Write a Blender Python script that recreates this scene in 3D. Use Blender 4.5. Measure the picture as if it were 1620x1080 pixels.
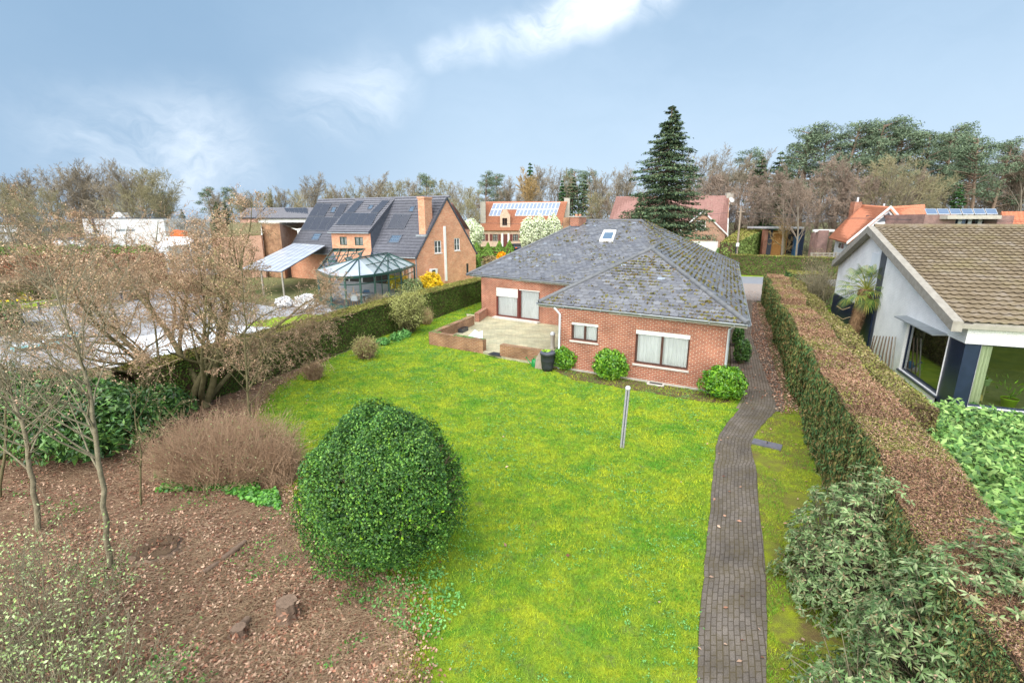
import bpy, math, random
import numpy as np
from mathutils import Vector
rng = np.random.default_rng(7); random.seed(7)
R = math.radians
for o in list(bpy.data.objects): bpy.data.objects.remove(o)
S = bpy.context.scene
COL = S.collection

# ------------------------------------------------------------------ camera
FOC = 765.0; TH = R(13.95); HC = 6.3
cam = bpy.data.cameras.new('camera'); co = bpy.data.objects.new('camera', cam); COL.objects.link(co)
cam.sensor_width = 36; cam.sensor_fit = 'HORIZONTAL'; cam.lens = FOC/1620*36
cam.clip_start = .05; cam.clip_end = 3000
co.location = (0, 0, HC); co.rotation_euler = (R(90)-TH, 0, 0)
S.camera = co
S.render.resolution_x = 1024; S.render.resolution_y = 682

def ray(px, py):
    a = (px-810)/FOC; b = (540-py)/FOC; c, s = math.cos(TH), math.sin(TH)
    return np.array([a, c+b*s, b*c-s])
def G(px, py, z=0.):
    d = ray(px, py); t = (z-HC)/d[2]
    return np.array([d[0]*t, d[1]*t, z])
def D(px, py, Y):
    d = ray(px, py); t = Y/d[1]
    return np.array([d[0]*t, Y, HC+d[2]*t])
def PL(px, py, p0, n):
    d = ray(px, py); o = np.array([0, 0, HC]); t = np.dot(np.array(p0)-o, n)/np.dot(d, n)
    return o+d*t

# ------------------------------------------------------------------ light and sky
S.view_settings.view_transform = 'Standard'; S.view_settings.look = 'None'
S.view_settings.exposure = 1.32; S.view_settings.gamma = 1
SUN_EL, SUN_AZ = R(47), R(202)      # azimuth clockwise from +Y
sl = bpy.data.lights.new('sun', 'SUN'); so = bpy.data.objects.new('sun', sl); COL.objects.link(so)
sl.energy = 3.3; sl.angle = R(95); sl.color = (1, .95, .87)
so.rotation_euler = (R(90)-SUN_EL, 0, -SUN_AZ+math.pi)
so.location = (20, -20, 40)
W = bpy.data.worlds.new('World'); S.world = W; W.use_nodes = True

def NODE(nt, typ, ins=None, **props):
    n = nt.nodes.new(typ)
    for k, v in props.items(): setattr(n, k, v)
    for k, v in (ins or {}).items():
        sock = n.inputs[k]
        if isinstance(v, bpy.types.NodeSocket): nt.links.new(v, sock)
        else: sock.default_value = v
    return n
def c4(c): return (c[0], c[1], c[2], 1)
def RAMP(nt, fac, stops, interp='LINEAR'):
    n = nt.nodes.new('ShaderNodeValToRGB'); nt.links.new(fac, n.inputs[0]); e = n.color_ramp.elements
    n.color_ramp.interpolation = interp
    while len(e) < len(stops): e.new(.5)
    for x, (p, c) in zip(e, stops):
        x.position = p; x.color = c4(c) if not isinstance(c, (int, float)) else (c, c, c, 1)
    return n.outputs[0]
def MIX(nt, f, a, b, mode='MIX'):
    n = nt.nodes.new('ShaderNodeMix'); n.data_type = 'RGBA'; n.blend_type = mode
    for i, v in ((0, f), (6, a), (7, b)):
        if isinstance(v, bpy.types.NodeSocket): nt.links.new(v, n.inputs[i])
        else: n.inputs[i].default_value = v if i == 0 else c4(v)
    return n.outputs[2]
def MATH(nt, op, a, b=0.):
    n = nt.nodes.new('ShaderNodeMath'); n.operation = op
    for i, v in ((0, a), (1, b)):
        if isinstance(v, bpy.types.NodeSocket): nt.links.new(v, n.inputs[i])
        else: n.inputs[i].default_value = v
    return n.outputs[0]

nt = W.node_tree; nt.nodes.clear()
sky = NODE(nt, 'ShaderNodeTexSky', sky_type='NISHITA', sun_disc=False, sun_elevation=SUN_EL, sun_rotation=SUN_AZ,
           air_density=1.3, dust_density=2.2, ozone_density=2.0)
tc = NODE(nt, 'ShaderNodeTexCoord').outputs['Generated']
def blob(px, py, rx, sharp):
    """cloud patch around a direction of the sky"""
    d = ray(px, py); d = d/np.linalg.norm(d)
    n = NODE(nt, 'ShaderNodeVectorMath', {0: wv2, 1: tuple(d)}, operation='DISTANCE').outputs['Value']
    m = NODE(nt, 'ShaderNodeMapRange', {'Value': n, 'From Min': rx, 'From Max': rx*sharp, 'To Min': 0., 'To Max': 1.}, interpolation_type='SMOOTHSTEP')
    return m.outputs[0]
nz = NODE(nt, 'ShaderNodeTexNoise', {'Vector': tc, 'Scale': 2.2, 'Detail': 5., 'Roughness': .6})
off = NODE(nt, 'ShaderNodeVectorMath', {0: nz.outputs['Color'], 1: (.5, .5, .5)}, operation='SUBTRACT').outputs[0]
off = NODE(nt, 'ShaderNodeVectorMath', {0: off, 'Scale': .35}, operation='SCALE').outputs[0]
wv = NODE(nt, 'ShaderNodeVectorMath', {0: tc, 1: off}, operation='ADD').outputs[0]
off2 = NODE(nt, 'ShaderNodeVectorMath', {0: off, 'Scale': .38}, operation='SCALE').outputs[0]
wv2 = NODE(nt, 'ShaderNodeVectorMath', {0: tc, 1: off2}, operation='ADD').outputs[0]
st = NODE(nt, 'ShaderNodeMapping', {'Vector': wv, 'Scale': (1., 1., 2.6), 'Rotation': (0., .35, 0.)}).outputs[0]
n1 = NODE(nt, 'ShaderNodeTexNoise', {'Vector': st, 'Scale': 2.3, 'Detail': 8., 'Roughness': .58}).outputs['Fac']
thin = RAMP(nt, n1, [(.36, 0.), (.74, 1.)])
skc = sky.outputs[0]
# even grey-blue veil, thin clouds over it
base = MIX(nt, .80, skc, (2.2, 3.45, 4.9))
base = MIX(nt, MATH(nt, 'MULTIPLY', thin, .24), base, (5.2, 6.4, 7.9))
# paler towards the horizon
sep = NODE(nt, 'ShaderNodeSeparateXYZ', {0: tc}).outputs
hz = NODE(nt, 'ShaderNodeMapRange', {'Value': sep['Z'], 'From Min': -.02, 'From Max': .45, 'To Min': .78, 'To Max': 0.}).outputs[0]
base = MIX(nt, hz, base, (5.1, 6.3, 7.6))
# heavier blue bank to the left
base = MIX(nt, MATH(nt, 'MULTIPLY', blob(200, 150, .60, .2), .65), base, (1.7, 2.85, 4.3))
fine = NODE(nt, 'ShaderNodeTexNoise', {'Vector': st, 'Scale': 7., 'Detail': 8., 'Roughness': .62}).outputs['Fac']
fr = RAMP(nt, fine, [(.28, 0.), (.62, 1.)])
for px, py, r, amt in ((1050, -35, .062, .8), (1005, -15, .062, .85), (965, 5, .062, .9), (925, 24, .062, .9), (885, 42, .060, .85), (848, 54, .056, .7), (810, 66, .05, .6), (770, 76, .045, .5), (730, 86, .04, .4), (690, 94, .04, .4), (610, 135, .09, .22), (560, 165, .10, .22), (500, 185, .10, .16), (330, 255, .15, .34), (230, 262, .14, .26), (110, 235, .12, .14)):
    m = MATH(nt, 'MULTIPLY', blob(px, py, r, .1), fr)
    base = MIX(nt, MATH(nt, 'MULTIPLY', m, amt), base, (8.8, 9.3, 9.8))
bg = NODE(nt, 'ShaderNodeBackground', {'Color': base, 'Strength': .062})
NODE(nt, 'ShaderNodeOutputWorld', {'Surface': bg.outputs[0]})

# ------------------------------------------------------------------ materials
MATS = {}
def newmat(name, col=None, rough=.8, bump=None, spec=.3, metal=0., bumpd=.02, builder=None):
    m = bpy.data.materials.new(name); m.use_nodes = True; t = m.node_tree; t.nodes.clear()
    b = NODE(t, 'ShaderNodeBsdfPrincipled', {'Roughness': rough, 'Metallic': metal, 'Specular IOR Level': spec})
    NODE(t, 'ShaderNodeOutputMaterial', {'Surface': b.outputs[0]})
    if builder:
        r = builder(t, b)
        col, bump = r if isinstance(r, tuple) else (r, None)
    if isinstance(col, bpy.types.NodeSocket): t.links.new(col, b.inputs['Base Color'])
    else: b.inputs['Base Color'].default_value = c4(col)
    if bump is not None:
        bp = NODE(t, 'ShaderNodeBump', {'Height': bump, 'Strength': .8, 'Distance': bumpd})
        t.links.new(bp.outputs[0], b.inputs['Normal'])
    MATS[name] = m
    return m
def POS(t): return NODE(t, 'ShaderNodeTexCoord').outputs['Object']
def UVC(t): return NODE(t, 'ShaderNodeTexCoord').outputs['UV']
def NOI(t, sc, det=4., vec=None, rough=.55, dist=0.):
    return NODE(t, 'ShaderNodeTexNoise', {'Vector': vec or POS(t), 'Scale': float(sc), 'Detail': float(det), 'Roughness': rough, 'Distortion': float(dist)}).outputs['Fac']
def RND(t): return NODE(t, 'ShaderNodeNewGeometry').outputs['Random Per Island']
def plain(name, c1, c2, sc=3., rough=.8, bsc=None, spec=.3, metal=0., bumpd=.01, det=5.):
    def f(t, b):
        n = NOI(t, sc, det); col = RAMP(t, n, [(.3, c1), (.7, c2)])
        return (col, NOI(t, bsc, 4)) if bsc else col
    return newmat(name, rough=rough, spec=spec, metal=metal, bumpd=bumpd, builder=f)
def leafy(name, cols, rough=.5, spec=.35, sc=1.2, tr=.0):
    def f(t, b):
        k = [(i/(len(cols)-1) if len(cols) > 1 else 0, c) for i, c in enumerate(cols)]
        c = RAMP(t, RND(t), k)
        n = RAMP(t, NOI(t, sc, 4), [(.3, .62), (.7, 1.25)])
        return MIX(t, 1., c, n, 'MULTIPLY')
    return newmat(name, rough=rough, spec=spec, builder=f)
def brickmat(name, c1, c2, mortar, bw=.21, bh=.065, ms=.008, var=.35, stain=None):
    def f(t, b):
        uv = UVC(t)
        br = NODE(t, 'ShaderNodeTexBrick', {'Vector': uv, 'Color1': c4(c1), 'Color2': c4(c2), 'Mortar': c4(mortar), 'Scale': 1., 'Mortar Size': ms,
                  'Mortar Smooth': .2, 'Bias': 0., 'Brick Width': bw, 'Row Height': bh})
        n = RAMP(t, NOI(t, 1.1, 6, uv), [(.3, 1-var), (.7, 1+var*.6)])
        n2 = RAMP(t, NOI(t, 30, 2, uv), [(.3, .85), (.7, 1.12)])
        col = MIX(t, 1., MIX(t, 1., br.outputs[0], n, 'MULTIPLY'), n2, 'MULTIPLY')
        if stain: col = MIX(t, RAMP(t, NOI(t, .6, 6, uv), [(.50, 0.), (.72, .6)]), col, stain)
        return col, MATH(t, 'SUBTRACT', 1., br.outputs[1])
    return newmat(name, rough=.9, spec=.15, bumpd=.01, builder=f)

brickmat('brick_red', (.37, .125, .072), (.265, .08, .05), (.47, .36, .27), bw=.21, bh=.075, ms=.011)
brickmat('brick_brown', (.36, .19, .10), (.27, .13, .075), (.38, .29, .20), bw=.21, bh=.075, ms=.010, var=.5)
brickmat('brick_orange', (.62, .22, .11), (.70, .36, .22), (.60, .42, .31), bw=.21, bh=.07, ms=.009, var=.2)
brickmat('brick_far', (.46, .25, .17), (.36, .18, .12), (.5, .4, .32), var=.2)
brickmat('brick_pale', (.58, .43, .32), (.50, .35, .25), (.58, .48, .40), var=.15)
brickmat('brick_white', (.84, .85, .86), (.88, .88, .89), (.74, .75, .77), ms=.006, var=.12)
brickmat('brick_purple', (.27, .15, .13), (.20, .11, .10), (.34, .28, .26), var=.3)
brickmat('brick_paleblock', (.80, .80, .80), (.74, .74, .75), (.62, .62, .62), bw=.5, bh=.2, ms=.006, var=.1)
def pav(name, c1, c2, mor, bw, bh, ms, moss=None, mfac=(.5, .7), var=.3, nsc=.9):
    def f(t, b):
        uv = UVC(t)
        br = NODE(t, 'ShaderNodeTexBrick', {'Vector': uv, 'Color1': c4(c1), 'Color2': c4(c2), 'Mortar': c4(mor), 'Scale': 1., 'Mortar Size': ms,
                  'Mortar Smooth': .3, 'Brick Width': bw, 'Row Height': bh})
        n = RAMP(t, NOI(t, nsc, 8, uv, .65), [(.3, 1-var), (.7, 1+var*.6)])
        n2 = RAMP(t, NOI(t, 45, 3, uv), [(.3, .72), (.7, 1.25)])
        col = MIX(t, 1., MIX(t, 1., br.outputs[0], n, 'MULTIPLY'), n2, 'MULTIPLY')
        if moss: col = MIX(t, MATH(t, 'MULTIPLY', RAMP(t, NOI(t, 2.2, 8, uv, .7), [(mfac[0], 0.), (mfac[1], .85)]), MATH(t, 'ADD', MATH(t, 'MULTIPLY', br.outputs[1], .6), .45)), col, moss)
        return col, MATH(t, 'SUBTRACT', MATH(t, 'MULTIPLY', NOI(t, 40, 3, uv), .5), br.outputs[1])
    return newmat(name, rough=.85, spec=.25, bumpd=.012, builder=f)
pav('paver_path', (.165, .142, .122), (.13, .112, .096), (.082, .066, .05), .20, .093, .009, moss=(.095, .075, .038), mfac=(.44, .60), var=.45)
pav('paver_drive', (.225, .185, .15), (.175, .145, .12), (.08, .06, .045), .21, .105, .010, moss=(.10, .075, .04), mfac=(.5, .75), var=.3)
pav('paver_terrace', (.50, .44, .29), (.38, .36, .25), (.24, .23, .15), .4, .2, .006, moss=(.18, .22, .13), mfac=(.48, .68), var=.3)
pav('paver_grey', (.36, .36, .38), (.30, .30, .32), (.22, .22, .22), .6, .6, .01, moss=(.2, .2, .17), var=.2)

def lawnf(t, b):
    p = POS(t)
    g = MIX(t, RAMP(t, NOI(t, .9, 7, p, .75, .4), [(.40, 0.), (.60, 1.)]), (.10, .235, .02), (.32, .37, .025))
    g = MIX(t, RAMP(t, NOI(t, 3.4, 6, p, .7), [(.44, 0.), (.68, .8)]), g, (.09, .19, .035))
    g = MIX(t, RAMP(t, NOI(t, 1.7, 7, p, .75), [(.56, 0.), (.70, .65)]), g, (.21, .19, .07))
    g = MIX(t, 1., g, RAMP(t, NOI(t, 55, 3, p), [(.25, .55), (.75, 1.4)]), 'MULTIPLY')
    return g, NOI(t, 60, 4, p)
newmat('lawn', rough=.95, spec=.1, bumpd=.03, builder=lawnf)
def bladef(t, b):
    p = POS(t)
    g = MIX(t, RAMP(t, NOI(t, .9, 7, p, .75, .4), [(.40, 0.), (.60, 1.)]), (.10, .27, .02), (.40, .45, .025))
    g = MIX(t, RAMP(t, NOI(t, 3.4, 6, p, .7), [(.44, 0.), (.68, .7)]), g, (.09, .22, .05))
    return MIX(t, 1., g, RAMP(t, RND(t), [(0., .55), (1., 1.45)]), 'MULTIPLY')
newmat('grass_blade', rough=.8, spec=.15, builder=bladef)
def oldlawn(t, b):
    p = POS(t)
    g = MIX(t, RAMP(t, NOI(t, .9, 7, p, .7, .3), [(.38, 0.), (.62, 1.)]), (.19, .23, .03), (.16, .115, .05))
    g = MIX(t, RAMP(t, NOI(t, 2.2, 6, p, .7), [(.48, 0.), (.66, .9)]), g, (.27, .33, .02))
    g = MIX(t, 1., g, RAMP(t, NOI(t, 55, 3, p), [(.25, .5), (.75, 1.45)]), 'MULTIPLY')
    return g, NOI(t, 60, 4, p)
newmat('mossy_strip', rough=.95, spec=.1, bumpd=.03, builder=oldlawn)
def litf(t, b):
    p = POS(t)
    g = RAMP(t, NOI(t, 1.2, 8, p, .75), [(.3, (.10, .06, .04)), (.5, (.22, .135, .09)), (.72, (.32, .22, .15))])
    g = MIX(t, 1., g, RAMP(t, NOI(t, 38, 5, p, .7), [(.3, .4), (.7, 1.6)]), 'MULTIPLY')
    return g, NOI(t, 35, 5, p, .7)
newmat('leaf_litter', rough=.95, spec=.1, bumpd=.05, builder=litf)
def grf(t, b):
    p = POS(t)
    g = RAMP(t, NOI(t, .06, 8, p, .7), [(.35, (.10, .13, .045)), (.5, (.15, .15, .07)), (.65, (.14, .11, .075))])
    return MIX(t, 1., g, RAMP(t, NOI(t, 3, 6, p), [(.3, .65), (.7, 1.3)]), 'MULTIPLY')
newmat('ground', rough=1., spec=.1, builder=grf)
plain('verge', (.13, .24, .02), (.30, .38, .03), 1.5, .95, 30, .1, det=8)
plain('soil', (.07, .045, .03), (.14, .095, .06), 6, .95, 30, .1, bumpd=.03)
plain('asphalt', (.20, .21, .24), (.25, .26, .29), 2, .6, 60)
plain('gravelish', (.24, .20, .18), (.33, .28, .25), 5, .9, 60)
plain('concrete', (.34, .32, .28), (.46, .43, .38), 4, .9, 50)
plain('stone_sill', (.44, .42, .39), (.56, .54, .51), 5, .7, 60)
plain('zinc', (.26, .29, .31), (.38, .41, .43), 3, .45, None, .5, .35)
plain('pipe_grey', (.52, .56, .60), (.62, .66, .70), 3, .4)
plain('fascia_wood', (.28, .28, .22), (.40, .39, .31), 8, .8, 40)
plain('frame_brown', (.055, .026, .02), (.085, .038, .028), 6, .45)
plain('frame_red', (.10, .028, .024), (.14, .04, .032), 6, .45)
plain('shutter_cream', (.62, .64, .60), (.72, .73, .70), 3, .5)
plain('white_paint', (.70, .71, .72), (.80, .80, .80), 3, .5)
plain('white_cover', (.74, .78, .84), (.84, .87, .90), 1.2, .35, 8, .5)
plain('white_render', (.62, .66, .72), (.70, .73, .78), 1.5, .9, 60)
plain('dark_green_paint', (.02, .062, .052), (.032, .085, .07), 5, .35, spec=.5)
plain('navy_paint', (.008, .016, .042), (.013, .024, .06), 4, .3, spec=.5)
plain('anthracite', (.055, .065, .085), (.09, .10, .125), 4, .45)
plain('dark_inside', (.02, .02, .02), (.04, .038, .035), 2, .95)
plain('black_plastic', (.022, .026, .032), (.04, .045, .055), 5, .4, spec=.5)
plain('green_plastic', (.012, .20, .045), (.02, .26, .06), 5, .35, spec=.5)
plain('blue_plastic', (.02, .10, .22), (.03, .14, .28), 5, .35, spec=.5)
plain('lime_plastic', (.30, .55, .02), (.34, .60, .03), 5, .35, spec=.5)
plain('teal_plastic', (.22, .50, .52), (.32, .60, .60), 5, .4)
plain('mint_plastic', (.34, .52, .42), (.38, .56, .46), 5, .4)
plain('orange_plastic', (.75, .12, .02), (.8, .16, .03), 5, .5)
plain('slab_stone', (.10, .10, .13), (.16, .155, .18), 9, .7, 60)
plain('stone_rough', (.26, .22, .17), (.36, .31, .25), 7, .9, 30)
plain('bark_grey', (.16, .14, .09), (.29, .255, .17), 9, .95, 40, bumpd=.02)
plain('bark_moss', (.095, .088, .04), (.19, .165, .085), 6, .95, 40, bumpd=.02)
plain('bark_brown', (.13, .09, .065), (.24, .165, .12), 9, .95, 40, bumpd=.02)
plain('bark_far', (.18, .155, .12), (.26, .225, .18), 2, .95)
plain('bark_pine', (.19, .135, .10), (.28, .20, .15), 2, .95)
plain('dead_twig', (.26, .18, .11), (.42, .31, .20), 6, .95)
plain('shrub_twig', (.28, .175, .11), (.46, .32, .21), 3, .95)
plain('pole_wood', (.22, .17, .13), (.33, .27, .21), 12, .85, 40)
plain('post_metal', (.34, .34, .36), (.50, .50, .52), 30, .5, metal=.4)
plain('timber_warm', (.42, .20, .06), (.52, .27, .09), 3, .8)
plain('timber_grey', (.24, .22, .19), (.34, .32, .28), 5, .9, 40)
plain('tile_red', (.34, .125, .075), (.47, .21, .13), 4, .85, det=8)
plain('tile_orange', (.50, .165, .09), (.62, .26, .15), 3, .8, det=8)
plain('tile_maroon', (.22, .115, .10), (.30, .17, .15), 3, .85, det=8)
plain('tile_dark', (.105, .108, .135), (.155, .16, .19), 3, .5, spec=.5, det=8)
def tb(t, b):
    p = POS(t)
    g = RAMP(t, NOI(t, 1.3, 8, p, .7), [(.3, (.115, .09, .065)), (.5, (.165, .13, .085)), (.72, (.235, .205, .18))])
    g = MIX(t, RAMP(t, NOI(t, .7, 6, p, .7), [(.5, 0.), (.7, .7)]), g, (.19, .165, .085))
    return MIX(t, 1., g, RAMP(t, NOI(t, 40, 4, p), [(.3, .75), (.7, 1.25)]), 'MULTIPLY'), NOI(t, 60, 3, p)
newmat('tile_brown', rough=.85, spec=.3, bumpd=.004, builder=tb)
plain('pale_roof_sheet', (.32, .36, .43), (.50, .54, .62), .9, .3)
plain('curtain_white', (.68, .69, .68), (.82, .83, .82), 1.5, .9)
plain('curtain_dim', (.30, .32, .31), (.48, .49, .48), 2, .9)
plain('straw', (.42, .30, .15), (.56, .42, .24), 5, .9)
def slf(t, b):
    p = POS(t); r = RND(t)
    g = RAMP(t, r, [(0., (.10, .103, .12)), (.5, (.14, .144, .163)), (.9, (.175, .18, .20)), (.98, (.185, .19, .21)), (.99, (.27, .31, .37)), (1., (.24, .28, .34))])
    g = MIX(t, RAMP(t, NOI(t, 1.2, 7, p, .7), [(.48, 0.), (.75, .35)]), g, (.20, .19, .16))
    g = MIX(t, 1., g, RAMP(t, NOI(t, 35, 4, p), [(.3, .8), (.7, 1.2)]), 'MULTIPLY')
    return g, NOI(t, 40, 4, p)
newmat('slate', rough=.42, spec=.5, bumpd=.006, builder=slf)
plain('slate_cap', (.10, .108, .12), (.165, .17, .18), 3, .6, 40)
leafy('moss', [(.11, .12, .03), (.19, .165, .05), (.16, .10, .04), (.09, .085, .035), (.24, .24, .05)], .95, .1)
def pvf(t, b):
    uv = UVC(t)
    br = NODE(t, 'ShaderNodeTexBrick', {'Vector': uv, 'Color1': (.032, .036, .05, 1), 'Color2': (.04, .044, .06, 1), 'Mortar': (.07, .075, .09, 1), 'Scale': 1., 'Mortar Size': .006, 'Brick Width': .16, 'Row Height': .16}, offset=0.)
    return br.outputs[0]
newmat('solar_black', rough=.22, spec=.5, builder=pvf)
plain('solar_blue', (.10, .15, .24), (.15, .20, .30), 1, .22, spec=.6)
plain('alu', (.55, .57, .60), (.65, .67, .70), 2, .35, metal=.3)

def glass(name, tint, rmix=.35):
    m = bpy.data.materials.new(name); m.use_nodes = True; t = m.node_tree; t.nodes.clear()
    fr_ = NODE(t, 'ShaderNodeFresnel', {'IOR': 1.5}).outputs[0]
    f = MATH(t, 'MINIMUM', MATH(t, 'ADD', MATH(t, 'MULTIPLY', fr_, 1.3), rmix), 1.)
    a = NODE(t, 'ShaderNodeBsdfTransparent', {'Color': c4(tint)}); g = NODE(t, 'ShaderNodeBsdfGlossy', {'Color': (.9, .95, 1, 1), 'Roughness': .02})
    x = NODE(t, 'ShaderNodeMixShader', {0: f, 1: a.outputs[0], 2: g.outputs[0]})
    NODE(t, 'ShaderNodeOutputMaterial', {'Surface': x.outputs[0]}); MATS[name] = m
glass('roof_pane', (.6, .68, .68), .30)
glass('window_glass', (.92, .94, .94), .0); glass('dark_glass', (.35, .4, .4), .10); glass('garden_reflect_glass', (.80, .88, .70), .03)  # last one: green of the reflected garden put into the glass tint
glass('sky_glass', (.45, .5, .52), .55)
plain('sky_sheen_pane', (.30, .36, .38), (.52, .58, .60), .8, .25, spec=.6)  # conservatory roof glass: its sky reflection is painted in as a pale colour

leafy('leaf_ball', [(.015, .055, .014), (.035, .115, .022), (.075, .195, .028), (.18, .34, .05)], .5, .35, 1.6)
leafy('leaf_laurel', [(.04, .11, .025), (.10, .22, .05), (.18, .33, .07), (.30, .45, .14)], .5, .3, 2.2)
leafy('leaf_dark', [(.018, .06, .018), (.038, .11, .025), (.075, .18, .035), (.14, .28, .055)], .4, .5, 1.)
leafy('leaf_shrub', [(.03, .12, .012), (.07, .21, .015), (.13, .31, .02), (.22, .40, .02)], .4, .45, 3.)
leafy('leaf_rhodo', [(.05, .11, .035), (.11, .19, .06), (.18, .27, .10), (.30, .38, .19), (.16, .12, .05)], .55, .3, 1.6)
leafy('leaf_hedge', [(.035, .085, .014), (.07, .14, .022), (.11, .19, .03), (.17, .23, .045)], .7, .2, .7)
leafy('leaf_hedge_top', [(.13, .17, .03), (.22, .24, .05), (.30, .27, .08), (.25, .19, .08)], .8, .15, 1.)
leafy('leaf_cypress', [(.05, .125, .045), (.095, .19, .075), (.16, .23, .07), (.27, .23, .08), (.30, .20, .10)], .8, .15, .55)
leafy('clipped_brown', [(.17, .085, .05), (.28, .155, .10), (.40, .25, .17), (.20, .17, .06)], .9, .1, .6)
leafy('clipped_pink', [(.28, .155, .105), (.42, .26, .19), (.60, .42, .32)], .9, .1, .6)
leafy('clipped_green', [(.15, .17, .045), (.22, .23, .06), (.24, .18, .08), (.34, .29, .16)], .9, .1, .8)
leafy('leaf_beech', [(.26, .10, .06), (.40, .18, .12), (.50, .26, .17)], .9, .1, 1.)
leafy('needle_spruce', [(.035, .07, .04), (.065, .11, .06), (.105, .155, .08), (.17, .21, .10)], .75, .2, .5)
leafy('needle_pine', [(.09, .135, .085), (.14, .195, .12), (.20, .255, .155)], .8, .2, .15)
leafy('needle_conifer', [(.03, .085, .03), (.055, .125, .04), (.08, .16, .055)], .8, .2, .3)
leafy('twig_far', [(.22, .185, .135), (.30, .255, .19), (.38, .33, .25)], .95, .1, .2)
leafy('twig_olive', [(.23, .21, .115), (.32, .29, .17), (.40, .36, .22)], .95, .1, .2)
leafy('twig_red', [(.24, .18, .14), (.32, .25, .20), (.38, .30, .24)], .95, .1, .2)
leafy('twig_gold', [(.38, .27, .12), (.48, .34, .16)], .95, .1, .2)
leafy('bud_pink', [(.38, .22, .14), (.52, .32, .21), (.66, .46, .33), (.42, .34, .16)], .8, .2, .6)
leafy('bud_olive', [(.32, .27, .10), (.44, .35, .16), (.40, .27, .17)], .8, .2, .6)
leafy('leaf_lilac', [(.28, .42, .12), (.42, .56, .22), (.52, .62, .34)], .7, .2, 1.)
leafy('blossom_white', [(.52, .62, .36), (.70, .76, .52), (.82, .84, .70)], .8, .2, .6)
leafy('blossom_bright', [(.72, .72, .74), (.86, .86, .88)], .8, .2, 1.)
leafy('forsythia', [(.78, .48, .01), (.88, .60, .02), (.90, .68, .05)], .8, .2, 1.)
leafy('forsythia_orange', [(.80, .36, .01), (.88, .46, .02)], .8, .2, 1.)
leafy('dead_leaf', [(.11, .05, .035), (.24, .11, .07), (.38, .195, .125), (.62, .44, .32), (.20, .10, .07)], .85, .2, 1.)
leafy('ivy', [(.03, .12, .02), (.07, .22, .03), (.13, .34, .04)], .4, .4, 2.)
leafy('weed', [(.06, .20, .04), (.12, .32, .08), (.20, .42, .12)], .6, .3, 2.)
leafy('palm_leaf', [(.045, .13, .025), (.11, .23, .04), (.25, .33, .06), (.36, .34, .06)], .45, .4, 2.)
leafy('palm_fibre', [(.15, .085, .045), (.26, .16, .09), (.38, .25, .15)], .95, .1, 3.)
leafy('box_green', [(.09, .20, .03), (.16, .30, .05), (.24, .36, .07)], .8, .2, 1.)
leafy('olive_shrub', [(.26, .29, .08), (.40, .42, .14), (.52, .52, .22)], .8, .2, 1.)
leafy('hedge_tall', [(.13, .21, .055), (.21, .30, .08), (.29, .37, .11)], .8, .2, .6)
# ------------------------------------------------------------------ mesh builder
ROOT = {}
def rootloc(o):
    while o.parent: o = o.parent
    return np.array(o.location)
def clip2(poly, A, B):
    """keep the part of a 2-D polygon left of the line A->B"""
    out = []; n = len(poly)
    f = lambda p: (B[0]-A[0])*(p[1]-A[1])-(B[1]-A[1])*(p[0]-A[0])
    for i in range(n):
        p, q = poly[i], poly[(i+1) % n]; a, b = f(p), f(q)
        if a >= -1e-9: out.append(p)
        if (a > 1e-9 and b < -1e-9) or (a < -1e-9 and b > 1e-9):
            t = a/(a-b); out.append((p[0]+(q[0]-p[0])*t, p[1]+(q[1]-p[1])*t))
    return out
def clipc(poly, conv):
    for i in range(len(conv)):
        poly = clip2(poly, conv[i], conv[(i+1) % len(conv)])
        if len(poly) < 3: return []
    return poly
def ccw(p):
    a = sum(p[i][0]*p[(i+1) % len(p)][1]-p[(i+1) % len(p)][0]*p[i][1] for i in range(len(p)))
    return list(p) if a > 0 else list(p)[::-1]
def nrm(v): v = np.asarray(v, float); return v/(np.linalg.norm(v)+1e-12)
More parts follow.
